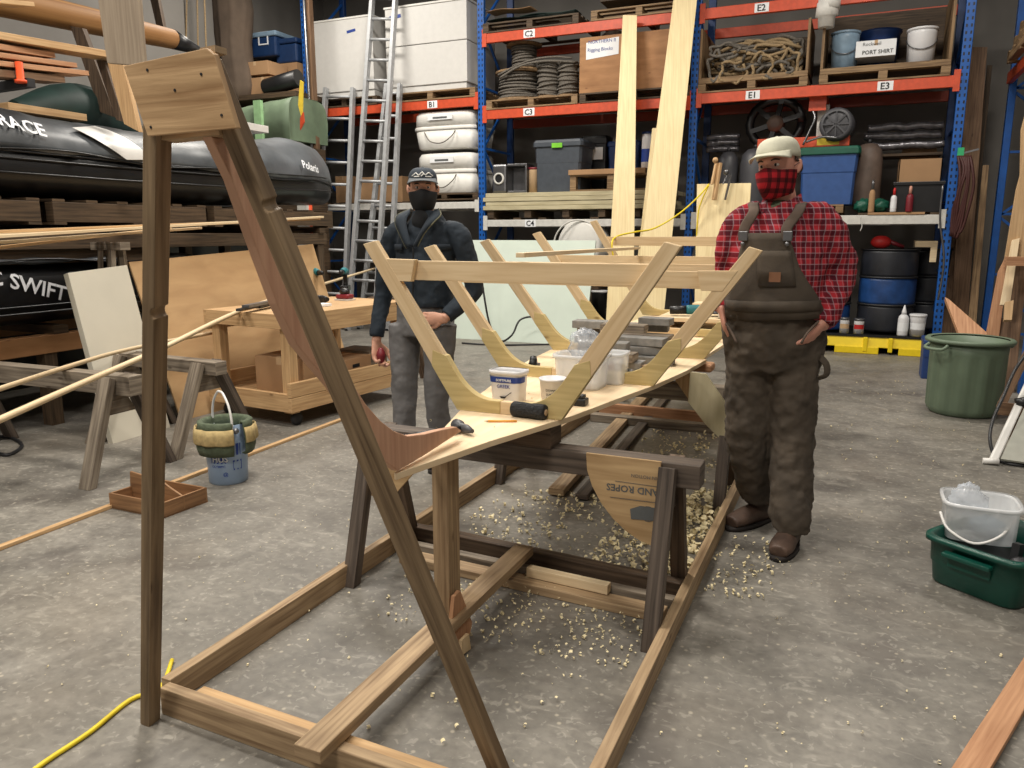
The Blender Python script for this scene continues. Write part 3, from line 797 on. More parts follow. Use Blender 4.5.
# grey ballast blocks stacked on the boat bottom between frames two and four
random.seed(11)
rows = [(612, 368, .34, 0, 'near left'), (648, 364, .28, 0, 'near right'), (600, 352, .26, 0, 'far left'), (640, 352, .30, 0, 'far right'), (664, 346, .20, 0, 'right end'),
 (608, 360, .30, 1, 'near left'), (646, 354, .26, 1, 'near right'), (600, 343, .30, 1, 'far left'), (648, 341, .30, 1, 'far right'),
 (604, 350, .26, 2, 'near left'), (641, 345, .28, 2, 'near right'), (598, 334, .24, 2, 'far left'), (648, 331, .26, 2, 'far right'),
 (592, 328, .22, 3, 'left'), (624, 332, .26, 3, 'middle'), (656, 325, .20, 3, 'right')]
for k, (u, v, L, ly, w_) in enumerate(rows):
    c = pG(u, v, z + ly*.048); an = random.uniform(-.14, .14)
    yy_ = max(c.y, 3.70 + ly*.02); xx = c.x; zz = z + .024 + ly*.048
    m = MB(); m.beam((xx-L/2*cos(an), yy_-L/2*sin(an), zz), (xx+L/2*cos(an), yy_+L/2*sin(an), zz), .11, .045)
    solo('ballast_block', 'grey block at the %s of the %s layer of the heap on the boat' % (w_, ('bottom', 'second', 'third', 'top')[ly]), 'block', m, ('grey_block', 'grey_block', 'grey_wood')[k % 3], group='grey blocks weighing down the boat bottom', bevel=.004)

# upper work board with planer, grinder and a glove
yb = 5.3
t = thing('tool_board', 'pale pine plank lying across the far frames with tools on it', 'board', (-1.0, yb, BZ))
m = MB(); m.box(-1.30, -.62, 5.55, 6.35, BZ+.08, BZ+.11); part('top', m, 'pale_pine', t, bevel=.003)
m = MB(); m.box(-1.28, -1.2, 5.6, 6.3, BZ-.003, BZ+.08); part('bearer', m, 'old_fir_pale', t, bevel=.003)
m = MB(); m.box(-.78, -.70, 5.6, 6.3, BZ-.003, BZ+.08); part('bearer', m, 'old_fir_pale', t, bevel=.003)
m = MB(); m.box(-1.15, -.6, 6.12, 6.30, BZ+.11, BZ+.17); solo('pine_plank', 'thick bright pine plank lying at the back of the tool board', 'plank', m, 'pale_pine', bevel=.004)
zt = BZ+.11
c = V((-1.07, 5.72, zt))
t = thing('angle_grinder', 'teal and black angle grinder lying on the pale tool board', 'power tool', c)
d_ = V((1, .25, .04)).normalized(); q_ = c + V((-.16, -.04, .04))
m = MB(); m.tube([q_, q_ + d_*.12], [.03, .032], 14, 2); part('grip', m, 'black_plastic', t)
m = MB(); m.tube([q_ + d_*.12, q_ + d_*.2, q_ + d_*.27], [.034, .036, .03], 14, 3); part('motor_housing', m, 'teal', t)
m = MB(); m.tube([q_ + d_*.27, q_ + d_*.33], [.028, .022], 14, 2); part('gear_head', m, 'steel', t)
m = MB(); m.lathe(q_ + d_*.34 + V((0, -.01, -.035)), [(.03, 0), (.06, .004), (.06, .012), (.03, .03)], 24); part('guard', m, 'dark_steel', t)
c = V((-.98, 5.60, zt))
c = V((-.80, 5.62, zt)); m = MB(); m.tube([c + V((-.07, 0, .03)), c + V((.06, .02, .032))], [.03, .03], 16, 1); solo('paint_roller_sleeve', 'small white foam roll lying on the tool board', 'roll', m, 'white_foam')
m = MB(); m.ball((-.70, 5.62, zt+.022), .022, .022, .022); solo('red_button', 'little red disc beside the white foam roll', 'disc', m, 'red')
m = MB(); m.beam((-.86, 6.2, BZ+.17), (-.74, 6.34, BZ+.29), .05, .05); solo('pink_block', 'pinkish wooden block leaning at the end of the bright pine plank', 'block', m, 'stem_ply', bevel=.003)
# batten resting on the cross bars
a, b = pY(505, 266, 3.2), pY(640, 247, 5.0)
a = V((-1.37, 3.0, 1.353)); b = V((-1.16, 5.42, 1.352))
a = pY(520, 264, 2.735); a.z = 1.372; b = pY(638, 248, 5.43); b.z = max(b.z, 1.33)
solo('pine_batten', 'thin pale batten laid lengthwise over the frame cross bars', 'batten', MB().beam(a, b, .035, .018), 'pale_pine', bevel=.002)
# ================================================================ pallet racking at the back
POST = [.97, -2.09, -5.17, -8.28]
def rz(v_, u=820): return pY(u, v_, RY).z
ZL = {'C2': 4.26, 'C3': 3.22, 'W': 1.66, 'B': 3.42, 'BW': 1.93, 'E1': 3.24}
RD = 1.1
def upright(x, y, label, group=None, mat='blue_steel', h=5.6, holes=True):
    t = thing('rack_upright', label, 'rack upright', (x, y, 0), group)
    w = .10
    m = MB(); m.box(x-w/2, x+w/2, y, y+.07, 0, h, 'z'); part('front_post', m, 'blue_slotted', t, bevel=.006)
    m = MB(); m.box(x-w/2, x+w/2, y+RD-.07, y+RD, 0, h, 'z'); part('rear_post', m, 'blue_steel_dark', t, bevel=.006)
    m = MB(); z_ = .15; k = 0
    while z_ < h-1:
        a_, b_ = (y+.07, y+RD-.07) if k % 2 else (y+RD-.07, y+.07)
        m.beam((x, a_, z_), (x, b_, z_+.85), .03, .03); m.beam((x, y+.07, z_), (x, y+RD-.07, z_), .03, .03); z_ += .85; k += 1
    part('lattice', m, mat, t)
    m = MB(); m.box(x-.08, x+.08, y-.03, y+.12, 0, .01); part('foot_plate', m, mat, t)
    return t
for x, lb in zip(POST, ('blue perforated rack upright on the right end, beside the leaning planks', 'blue rack upright between the rope shelf and the tall pale planks', 'blue rack upright between the white fish tubs and the wire spools', 'blue rack upright at the far left, beside the short ladder')):
    upright(x, RY, lb, 'rack uprights')
def rbeam(x0, x1, ztop, mat, label, h=.13, tags=(), y=RY, cat='rack beam', dark=None, group=None):
    t = thing('rack_beam', label, cat, ((x0+x1)/2, y, ztop-h), group)
    m = MB(); m.box(x0+.05, x1-.05, y-.02, y+.035, ztop-h, ztop); part('front_beam', m, mat, t, bevel=.006)
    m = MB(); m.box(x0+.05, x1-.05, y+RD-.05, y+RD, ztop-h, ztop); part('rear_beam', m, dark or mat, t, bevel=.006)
    for x in (x0+.07, x1-.07):
        m = MB(); m.box(x-.035, x+.035, y-.028, y-.018, ztop-h-.05, ztop+.06); part('end_plate', m, mat, t, bevel=.003)
    for tx, u in tags:
        c = pY(u, 90, y-.021); zc = ztop-h/2
        m = MB(); m.box(c.x-.085, c.x+.085, y-.0225, y-.0205, zc-.052, zc+.052); lb = part('shelf_tag', m, 'paper', t)
        part('lettering', text_mb(tx, .105, (c.x-.004, y-.024, zc-.037), X_, Z_, 'CENTER', bold=True), 'ink', lb)
    return t
rbeam(POST[2], POST[1], ZL['C2'], 'orange_steel', 'orange rack beam tagged C2 at the top centre', tags=(('C2', 529),), group='orange beams')
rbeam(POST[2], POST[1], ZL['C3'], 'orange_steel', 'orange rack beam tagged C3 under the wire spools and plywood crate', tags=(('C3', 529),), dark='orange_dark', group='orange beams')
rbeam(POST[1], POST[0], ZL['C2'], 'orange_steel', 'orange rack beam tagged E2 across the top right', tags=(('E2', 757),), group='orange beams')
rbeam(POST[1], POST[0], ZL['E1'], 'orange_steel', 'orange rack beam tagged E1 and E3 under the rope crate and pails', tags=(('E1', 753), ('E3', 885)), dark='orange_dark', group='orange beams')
rbeam(POST[3], POST[2], ZL['B'], 'orange_steel', 'orange rack beam tagged B1 under the two big white boxes', tags=(('B1', 432),), group='orange beams')
rbeam(POST[3], POST[2], ZL['BW'], 'white_steel', 'white rack beam under the stacked fish tubs', h=.1, group='white beams')
rbeam(POST[2], POST[1], ZL['W'], 'white_steel', 'white rack beam tagged C4 under the long cream boards', h=.1, tags=(('C4', 531),), group='white beams')
rbeam(POST[1], POST[0], ZL['W']+.02, 'white_steel', 'white rack beam under the blue tote and cardboard tray', h=.11, group='white beams')

def deck(x0, x1, zt, label, mat='pallet_dark'):
    m = MB(); n = max(2, int((x1-x0)/.35))
    for k in range(n):
        a_ = x0 + .1 + (x1-x0-.3)*k/(n-1); m.box(a_, a_+.12, RY+.04, RY+RD-.06, zt-.03, zt, 'y')
    return solo('rack_decking', label, 'decking', m, mat)
deck(POST[1], POST[0], ZL['W']+.05, 'dark slats lying across the white beams under the blue tote')
deck(POST[2], POST[1], ZL['W']+.03, 'dark slats lying across the white beams under the cream boards')
deck(POST[3], POST[2], ZL['BW']+.03, 'dark slats lying across the white beams under the fish tubs')

def pallet(label, x0, x1, zb, y0=None, dy=1.0, mat='pallet_wood', h=.13, name='pallet', group='wooden pallets on the racks'):
    y0 = RY-.03 if y0 is None else y0
    t = thing(name, label, 'pallet', ((x0+x1)/2, y0+dy/2, zb), group)
    w = x1-x0
    for f in (0, .5, 1):
        xc = x0+.045+(w-.09)*f; m = MB(); m.box(xc-.045, xc+.045, y0, y0+dy, zb+.02, zb+h-.022, 'y'); part('stringer', m, mat, t, bevel=.004)
    for k in range(6):
        yc = y0+.05+(dy-.1)*k/5; m = MB(); m.box(x0, x1, yc-.05, yc+.05, zb+h-.02, zb+h); part('deck_board', m, mat, t)
    for k in range(3):
        yc = y0+.05+(dy-.1)*k/2; m = MB(); m.box(x0, x1, yc-.05, yc+.05, zb, zb+.02); part('bottom_board', m, mat, t)
    return zb+h
def ux(u, y=RY): return pY(u, 100, y).x
zB, zC, zC2, zE = ZL['B'], ZL['C3'], ZL['C2'], ZL['E1']
ph = .13
# B bay: two big white boxes
pallet('pallet under the left big white box', ux(313), ux(378), zB, mat='pallet_dark')
pallet('pallet under the right big white box with the dent line', ux(388), ux(476), zB, mat='pallet_wood')
t = thing('chest_box', 'big plain white box with blue tape, left of the tall ladder', 'box', (ux(345), RY+.4, zB+ph))
x0, x1 = ux(314), ux(374); zt_ = pY(340, 18, RY).z
m = MB(); m.box(x0, x1, RY+.02, RY+.9, zB+ph, zB+ph+.1); part('base', m, 'white_panel', t, bevel=.01)
m = MB(); m.box(x0-.01, x1+.01, RY, RY+.92, zB+ph+.1, zt_-.03); part('body', m, 'white_panel', t, bevel=.01)
m = MB(); m.box(x0-.02, x1+.02, RY-.01, RY+.93, zt_-.03, zt_); part('lid', m, 'white_paint', t, bevel=.008)
def tape(u, v, w, h, y, par, mat='label_blue'):
    c = pY(u, v, y); m = MB(); m.beam((c.x-w/2, y-.001, c.z-.01), (c.x+w/2, y-.001, c.z+.01), .002, h); part('blue_tape', m, mat, par)
tape(351, 31, .16, .04, RY-.001, t)
t = thing('chest_box', 'bigger white box in two tiers, right of the tall ladder', 'box', (ux(425), RY+.4, zB+ph))
x0, x1 = ux(384), ux(474); zt_ = pY(440, 3, RY).z; zm = pY(440, 42, RY).z
x0, x1 = ux(388), ux(471)-.05
m = MB(); m.box(x0+.02, x1-.02, RY+.0, RY+.95, zB+ph, zB+ph+.09); part('base', m, 'white_panel', t, bevel=.01)
m = MB(); m.box(x0, x1, RY-.02, RY+.95, zB+ph+.09, zm-.01); part('lower_tier', m, 'white_panel', t, bevel=.008)
m = MB(); m.box(x0, x1, RY-.02, RY+.95, zm, zt_); part('upper_tier', m, 'white_panel', t, bevel=.008)
m = MB(); m.box(x0-.015, x1+.015, RY-.035, RY+.96, zt_, zt_+.03); part('lid', m, 'white_paint', t, bevel=.006)
tape(395, 17, .2, .05, RY-.021, t)

# fish tubs
def fishtub(label, u0, u1, vt, vb, group='white fish tubs', zb=None):
    a_, b_ = pY(u0, vb, RY), pY(u1, vt, RY)
    a_.z = zb or a_.z; x0, x1, z0, z1 = a_.x, b_.x, a_.z, b_.z; cx = (x0+x1)/2; w = x1-x0; h = z1-z0
    t = thing('fish_tub', label, 'tub', (cx, RY+.4, z0), group)
    def rr(k, z_, e=.35):
        return [V((cx + w/2*k*math.copysign(abs(cos(2*pi*j/36))**e, cos(2*pi*j/36)), RY+.42 + .42*k*math.copysign(abs(sin(2*pi*j/36))**e, sin(2*pi*j/36)), z0+z_)) for j in range(36)]
    m = MB(); m.loft([rr(.86, 0), rr(.9, .02), rr(.97, h*.5)]); part('lower_shell', m, 'white_paint', t)
    m = MB(); m.loft([rr(.99, h*.5), rr(1, h*.52), rr(1, h*.58), rr(.97, h*.6)]); part('lip', m, 'white_paint', t)
    m = MB(); m.loft([rr(.97, h*.6), rr(.96, h*.9), rr(.9, h*.985), rr(.8, h)]); part('lid', m, 'white_paint', t)
    m = MB(); m.box(cx-w*.22, cx+w*.16, RY-.012, RY+.0, z0+h*.76, z0+h*.9); pl = part('label', m, 'paper', t)
    m = MB(); m.box(cx-w*.14, cx+w*.08, RY-.014, RY-.01, z0+h*.79, z0+h*.84); part('print', m, 'ink_grey', pl)
    m = MB(); m.tube([(cx-w*.28, RY-.0, z0+h*.45), (cx-w*.18, RY-.03, z0+h*.2), (cx, RY-.035, z0+h*.14), (cx+w*.15, RY-.03, z0+h*.3), (cx+w*.2, RY-.0, z0+h*.46)], .008, 6, 5); part('rope_handle', m, 'rope_grey', t)
    m = MB(); m.box(cx+w*.47, cx+w*.52, RY+.1, RY+.2, z0+h*.5, z0+h*.66); part('latch', m, 'black_rubber', t, bevel=.004)
fishtub('upper white insulated fish tub of the stack of two', 411, 475, 108, 150)
fishtub('lower white insulated fish tub of the stack of two', 414, 475, 151, 190, zb=ZL['BW']+.132)
pallet('pallet under the stacked fish tubs', ux(410), ux(478), ZL['BW']+.03, mat='pallet_dark', h=.1)
def carton(label, u0, u1, vt, vb, y, dy, mat='cardboard', name='cardboard_box', group=None, flaps=False, zb=None):
    a_, b_ = pY(u0, vb, y), pY(u1, vt, y)
    a_.z = zb or a_.z; c = V(((a_.x+b_.x)/2, y+dy/2, a_.z))
    t = thing(name, label, 'box', c, group)
    m = MB(); x0, x1, z0, z1 = a_.x, b_.x, a_.z, b_.z
    if flaps:
        th_ = .01
        m.box(x0, x1, y, y+th_, z0, z1-.0); m.box(x0, x1, y+dy-th_, y+dy, z0, z1+.0); m.box(x0, x0+th_, y, y+dy, z0, z1); m.box(x1-th_, x1, y, y+dy, z0, z1); m.box(x0, x1, y, y+dy, z0, z0+th_)
        part('carton', m, mat, t)
        m = MB(); m.prism([(x0, y+dy, z1), (x1, y+dy, z1), (x1-.05, y+dy+.1, z1+.2), (x0+.05, y+dy+.1, z1+.2)], Y_, .008); part('flap', m, mat, t)
    else:
        m.box(x0, x1, y, y+dy, z0, z1); part('carton', m, mat, t, bevel=.004)
        m = MB(); m.box(x0+(x1-x0)*.46, x0+(x1-x0)*.54, y-.001, y+dy, z1, z1+.001); m.box(x0+(x1-x0)*.46, x0+(x1-x0)*.54, y-.001, y, z1-.06, z1); part('packing_tape', m, 'cardboard_pale', t)
    return t
carton('brown cardboard box on the shelf behind the ladders, left of the fish tubs', 336, 350, 176, 196, RY+.3, .4, zb=ZL['BW']+.032)
carton('second brown box behind the ladders, next to the fish tubs', 358, 402, 176, 197, RY+.35, .4, zb=ZL['BW']+.032)

# C bay shelf 3: spools, crate
pz = pallet('pallet carrying the wire rope spools', ux(487), ux(578), zC, mat='pallet_wood')
def spool(label, u, r, z0, z1, y, mat, flange=None, ftop=True, group='wire rope spools'):
    x = pY(u, 90, y).x; t = thing('cable_spool', label, 'spool', (x, y, z0), group)
    f = flange or r*1.15; h = z1-z0
    for zz in ((0, h-.03) if ftop else (0,)):
        m = MB(); m.lathe((x, y, z0+zz), [(f, 0), (f, .03)], 30); part('flange', m, 'pallet_wood', t, bevel=.003)
    prof = []; n = 9
    for k in range(n):
        z_ = .031 + (h-.062)*k/(n-1); prof += [(r*(.93+.07*math.sin(k*2.1)), z_)]
    m = MB(); m.lathe((x, y, z0), prof, 30); part('core', m, mat, t)
    m = MB()
    for k in range(8):
        zc = z0+.05+(h-.1)*k/7; rr_ = r*(1.0+random.uniform(-.02, .06)); tl = random.uniform(-.03, .03)
        m.tube([(x+rr_*cos(q*pi/10), y+rr_*sin(q*pi/10), zc+tl*cos(q*pi/10)) for q in range(21)], .014, 5)
    part('wound_rope', m, mat, t)
spool('big wide wire rope spool in front on the left of its pallet', 520, .30, pz, pz+.42, RY+.36, 'rope_grey', .36)
spool('smaller spool with a wooden disc standing on top of the big one', 524, .17, pz+.42, pz+.80, RY+.36, 'rope_grey', .26)
spool('bundled grey spool in the middle of its pallet', 549, .16, pz, pz+.52, RY+.22, 'rope_grey', .17, False)
spool('bundled grey spool at the right end of its pallet', 568, .14, pz, pz+.50, RY+.22, 'rope_grey', .15, False)
m = MB(); m.tube([pY(500, 78, RY+.0), pY(520, 66, RY-.0), pY(545, 61, RY), pY(575, 62, RY+.1)], .016, 6, 5); m.tube([pY(498, 75, RY+.0), pY(525, 62, RY-.0), pY(550, 57, RY), pY(572, 58, RY+.1)], .013, 6, 5)
solo('loose_rope', 'slack strands of grey rope draped over the spools', 'rope', m, 'rope_grey')
pallet('dark pallet under the plywood crate', ux(580), ux(690), zC, mat='pallet_dark')
x0, x1 = ux(579), ux(686); zt_ = pY(600, 36, RY).z
t = thing('plywood_crate', 'brown plywood crate with a handwritten white sign behind the tall planks', 'crate', ((x0+x1)/2, RY+.4, zC+ph))
m = MB(); m.box(x0, x1, RY, RY+.02, zC+ph, zt_); part('front_panel', m, 'crate_ply', t, bevel=.003)
m = MB(); m.box(x0, x0+.02, RY+.021, RY+.9, zC+ph, zt_); m.box(x1-.02, x1, RY+.021, RY+.9, zC+ph, zt_); m.box(x0+.021, x1-.021, RY+.88, RY+.9, zC+ph, zt_); m.box(x0+.021, x1-.021, RY+.021, RY+.879, zC+ph, zC+ph+.02); part('side_panel', m, 'crate_ply', t)
c0 = pY(586, 60, RY-.003); c1 = pY(619, 38, RY-.003)
m = MB(); m.prism([(c0.x, RY-.002, c0.z), (c1.x, RY-.002, c0.z+.04), (c1.x, RY-.002, c1.z+.02), (c0.x, RY-.002, c1.z-.02)], -Y_, .002); sg = part('sign', m, 'paper', t)
part('lettering', text_mb('NORTHERN II', .062, (c0.x+.03, RY-.0055, c0.z+.2), X_, Z_), 'label_blue', sg)
part('lettering', text_mb('Rigging Blocks', .062, (c0.x+.02, RY-.0055, c0.z+.10), X_, Z_), 'label_blue', sg)
m = MB(); m.ball((ux(606), RY+.35, zt_+.0), .22, .2, .14); solo('white_bundle', 'rounded white bundle poking out of the plywood crate', 'bundle', m, 'white_foam')
# C2 level pallets and tarp
p1 = pallet('dark pallet with folded green tarp at the top', ux(484), ux(578), zC2, mat='pallet_dark')
p2 = pallet('brown pallet at the top right of the centre bay', ux(590), ux(686), zC2, mat='pallet_wood')
for k, (u0, u1, v0, v1, mt, lb) in enumerate(((487, 545, 14, 20, 'tarp_dark', 'dark green folded tarp on the top pallet'), (520, 575, 8, 17, 'tarp_dark', 'rolled dark tarp lying over the folded one'), (535, 575, 16, 19, 'white_foam', 'white cloth strip under the rolled tarp'), (487, 530, 5, 12, 'cardboard', 'brown board lying at the left of the top pallet'))):
    a_, b_ = pY(u0, v1, RY+.05), pY(u1, v0, RY+.05)
    m = MB(); cz = (a_.z+b_.z)/2; m.tube([(a_.x, RY+.2, cz), (a_.x*.7+b_.x*.3, RY+.18, cz+.01), (a_.x*.3+b_.x*.7, RY+.2, cz-.01), (b_.x, RY+.2, cz)], [(.14, abs(b_.z-a_.z)/2)]*4, 12, 4, side=(0, 1, 0))
    solo('folded_tarp' if k < 2 else ('cloth_strip' if k == 2 else 'brown_board'), lb, 'tarp' if k < 2 else ('cloth' if k == 2 else 'board'), m, mt)
carton('dark crate standing on the brown top pallet', 600, 668, -12, 2, RY+.1, .6, 'pallet_dark', 'dark_crate')

# C4 shelf: boards, totes...
zW = ZL['W']
m = MB(); n = 0
x0, x1 = ux(483), ux(652)
for k, u in enumerate((490, 528, 567, 604, 640)):
    x = ux(u); mm = MB(); mm.box(x-.05, x+.05, RY-.0, RY+.95, zW+.03, zW+.14, 'y')
    solo('bearer_block', 'dark bearer block under the cream boards, ' + ('leftmost', 'second from the left', 'in the middle', 'fourth from the left', 'rightmost, behind the planks')[k], 'block', mm, 'pallet_dark', group='bearers under the cream boards')
for k in range(4):
    zz = zW+.14+k*.062; mm = MB(); mm.box(x0+(k % 2)*.04, x1+.3-(k % 3)*.05, RY-.03+(k % 2)*.01, RY+.98, zz, zz+.058)
    solo('cream_board', 'long cream board, ' + ('bottom one of the stack', 'second from the bottom of the stack', 'third from the bottom of the stack', 'topmost of the stack')[k] + ' on the white beam', 'board', mm, 'cream_board', group='long cream boards', bevel=.005)
zS = zW+.14+4*.062
# engine block
a_, b_ = pY(492, 184, RY+.05), pY(526, 163, RY+.05)
t = thing('engine_block', 'small grey cast engine housing with round ports on the cream boards', 'engine part', ((a_.x+b_.x)/2, RY+.2, zS))
zt_ = b_.z
m = MB(); xm = a_.x+(b_.x-a_.x)*.42
m.box(a_.x, xm, RY+.05, RY+.35, zS, zt_); part('cylinder_block', m, 'steel', t, bevel=.03)
m = MB(); m.lathe(((a_.x+xm)/2, RY+.052, (zS+zt_)/2), [(.085, 0), (.085, -.02), (.06, -.02), (.06, 0)], 20, (0, 1, 0), cap=False); part('port_ring', m, 'white_steel', t)
m = MB(); m.lathe(((a_.x+xm)/2, RY+.045, (zS+zt_)/2), [(.06, 0), (.06, .003)], 20, (0, 1, 0)); part('port', m, 'hole_black', t)
m = MB(); m.box(xm+.002, b_.x, RY+.08, RY+.35, zt_-.035, zt_); m.box(xm+.002, b_.x, RY+.08, RY+.35, zS, zS+.03); m.box(b_.x-.03, b_.x, RY+.08, RY+.35, zS+.031, zt_-.036); m.box(xm+.002, b_.x-.031, RY+.3, RY+.35, zS+.031, zt_-.036); part('open_housing', m, 'steel', t, bevel=.006)
def can(name, label, cat, u0, u1, vt, vb, y, body, lid=None, handle=False, taper=1.0, zb=None, label_mat=None, group=None):
    a_, b_ = pY(u0, vb, y), pY(u1, vt, y); r = (b_.x-a_.x)/2; z0 = a_.z if zb is None else zb; h = b_.z-z0; c = V(((a_.x+b_.x)/2, y+r, z0))
    t = thing(name, label, cat, c, group)
    m = MB(); m.lathe(c, [(r*taper, 0), (r*.97, h*.86), (r*.97, h-.02)], 26); part('body', m, body, t)
    m = MB(); m.lathe(c, [(r*.98, h-.03), (r*1.04, h-.028), (r*1.04, h-.004), (r*.96, h)], 26); part('lid', m, lid or body, t)
    if label_mat:
        m = MB(); m.sheet([[c + V((r*(taper+(1-taper)*f)*1.012*cos(an), r*(taper+(1-taper)*f)*1.012*sin(an), h*f)) for an in [pi*1.15+pi*.7*j/14 for j in range(15)]] for f in (.3, .6)]); part('label', m, label_mat, t)
    if handle:
        m = MB(); m.tube([c + V((r*cos(an), -abs(r*sin(an))*1.0 if False else r*1.02*-sin(an), h*.75 - h*.3*sin(an))) for an in [pi*j/12 for j in range(13)]], .006, 6); part('bail_handle', m, 'steel', t)
    return t
can('tin_can', 'small reddish-topped tin beside the engine housing', 'can', 527, 537, 167, 184, RY+.1, 'cardboard_pale', 'sander_red', zb=zS)
def tote(name, label, u0, u1, vt, vb, y, dy, body, lid, zb=None, latch=None, taper=.9, group=None, cat='tote'):
    a_, b_ = pY(u0, vb, y), pY(u1, vt, y); z0 = a_.z if zb is None else zb; h = b_.z-z0; w = b_.x-a_.x; c = V(((a_.x+b_.x)/2, y+dy/2, z0))
    t = thing(name, label, cat, c, group)
    def rr(k, z_, kk=1): return [c + V((w/2*k*sx_, dy/2*k*sy_, z_)) for sx_, sy_ in ((-1, -.86), (-.92, -1), (.92, -1), (1, -.86), (1, .86), (.92, 1), (-.92, 1), (-1, .86))]
    m = MB(); m.loft([rr(taper, 0), rr(taper*.5+.47, h*.55), rr(taper*.5+.49, h*.56), rr(.96, h*.88)], smooth=False); part('body', m, body, t, bevel=.006)
    m = MB(); m.loft([rr(.99, h*.86), rr(1.03, h*.87), rr(1.03, h*.95), rr(.97, h)], smooth=False); part('lid', m, lid, t, bevel=.006)
    if latch:
        m = MB(); m.box(c.x-.08, c.x+.08, c.y-dy/2*1.06, c.y-dy/2*1.0, z0+h*.84, z0+h*.93); part('latch', m, latch, t, bevel=.004)
    return t
tote('storage_tote', 'dark grey storage tote with a lime latch on the cream boards', 533, 582, 138, 184, RY+.05, .6, 'grey_tote', 'grey_tote', zS, 'lime')
x0, x1 = ux(571), ux(655)
pz2 = pallet('small pallet with a cardboard top beside the grey tote', x0, x1, zS, y0=RY+.0, dy=.7, mat='pallet_wood', h=.22)
m = MB(); m.box(x0-.02, x1-.1, RY-.02, RY+.6, pz2, pz2+.07); solo('flat_carton', 'flat brown carton with a purple mark lying on the small pallet', 'box', m, 'cardboard', bevel=.004)
tote('storage_tote', 'black tote with a white label behind the small pallet', 581, 607, 135, 162, RY+.72, .3, 'black_plastic', 'black_plastic', zS)
m = MB(); c0, c1 = pY(585, 160, RY+.70), pY(603, 147, RY+.70); m.box(c0.x, c1.x, RY+.695, RY+.70, c0.z, c1.z); solo('picture_label', 'white picture label on the black tote', 'label', m, 'paper')
tote('storage_tote', 'blue tote half hidden behind the tall pale plank', 607, 640, 140, 160, RY+.75, .25, 'blue_lid', 'blue_lid', pz2)
for k, (u0, u1) in enumerate(((640, 652), (652, 663))):
    can('paint_pail', 'blue and white pail behind the short plank, ' + ('left one', 'right one')[k], 'pail', u0, u1, 131, 158, RY+.3, 'tub_white', 'blue_lid', zb=pz2, label_mat='label_blue')
# white wheel-like drum below
c = pY(578, 246, RY-.1)
t = thing('white_drum_reel', 'round white drum seen on edge above the pale green panel', 'drum', (c.x, RY, .9))
m = MB(); m.lathe((c.x, RY-.1, c.z), [(.05, 0), (.33, 0), (.36, .02), (.36, .3), (.33, .32)], 40, (.25, 1, 0)); part('shell', m, 'white_paint', t)
m = MB(); m.tube([(c.x+.36*cos(a_)*1.0, RY-.1-.02, c.z+.36*sin(a_)) for a_ in [pi*k/16 for k in range(17)]], .012, 6); part('rim', m, 'white_steel', t)
m = MB(); m.box(c.x-.3, c.x+.3, RY-.05, RY+.5, 0, c.z-.3); solo('dark_crate', 'dark box under the white drum behind the green panel', 'box', m, 'pallet_dark', bevel=.01)
can('white_jug', 'white jug with a dark label low in the rack behind the green panel', 'jug', 589, 605, 291, 318, RY-.15, 'black_plastic', 'tub_white')

# E bay shelf: rope crate
zP = zE
def crate(label, u0, u1, zb, hs, gu):
    x0, x1 = ux(u0), ux(u1); zt = pallet(label + ' base', x0, x1, zb) if False else None
    t = thing('pallet_crate', label, 'crate', ((x0+x1)/2, RY+.5, zb), gu)
    w = x1-x0
    for f in (0, .5, 1):
        xc = x0+.045+(w-.09)*f; m = MB(); m.box(xc-.05, xc+.05, RY-.03, RY+.97, zb+.02, zb+ph-.022, 'y'); part('stringer', m, 'pallet_wood', t, bevel=.004)
    m = MB(); m.box(x0, x1, RY-.03, RY+.08, zb+ph-.02, zb+ph+.05); part('front_board', m, 'pallet_wood', t, bevel=.003)
    m = MB(); m.box(x0, x1, RY+.081, RY+.97, zb+ph-.02, zb+ph); part('deck', m, 'pallet_dark', t)
    m = MB(); m.box(x0, x1, RY-.03, RY+.08, zb, zb+.019); part('bottom_board', m, 'pallet_wood', t)
    for x in (x0, x1-.03):
        m = MB(); m.box(x, x+.03, RY-.025, RY+.97, zb+ph+.051, zb+hs, 'z'); part('side_wall', m, 'pallet_wood', t, bevel=.003)
    m = MB(); m.box(x0+.031, x1-.031, RY+.95, RY+.97, zb+ph+.001, zb+hs); part('back_wall', m, 'pallet_dark', t)
    return zb+ph
crate('pallet crate heaped with coiled rope', 698, 806, zP, .78, 'pallet crates')
random.seed(5)
m = MB(); x0, x1 = ux(703), ux(801); m2 = MB()
for k in range(80):
    cx = random.uniform(x0+.2, x1-.22); zb_ = zP+ph+.06+random.random()*.36; cy = RY+.05+random.random()*.25+ (zb_-zP)*.25
    rx, rz_ = random.uniform(.14, .34), random.uniform(.04, .13)
    path = [(min(max(cx+rx*cos(q*pi/8+k), x0+.04), x1-.04), cy+.08*sin(q*pi/4+k), max(zb_+rz_*sin(q*pi/8+k)+.03*sin(q*.9+k), zP+ph+.03)) for q in range(17)]
    (m if k % 3 else m2).tube(path, .021, 6, 2)
m.ball(((x0+x1)/2, RY+.5, zP+ph+.24), (x1-x0)/2-.05, .38, .22)
for k, (u, v, a_, b_) in enumerate(((716, 66, .10, .16), (733, 72, .16, .13), (745, 60, .2, .1), (762, 66, .12, .15), (775, 70, .2, .08), (790, 62, .1, .14), (724, 50, .18, .07), (768, 50, .22, .06))):
    c = pY(u, v, RY-.01); (m if k % 2 else m2).tube([c + V((a_*cos(q*pi/7+k)*(1+.2*sin(q*2.3+k)), .02*sin(q*1.7+k), b_*sin(q*pi/7+k)*(1+.25*cos(q*1.9+k)))) for q in range(14)], .019, 6, 2)
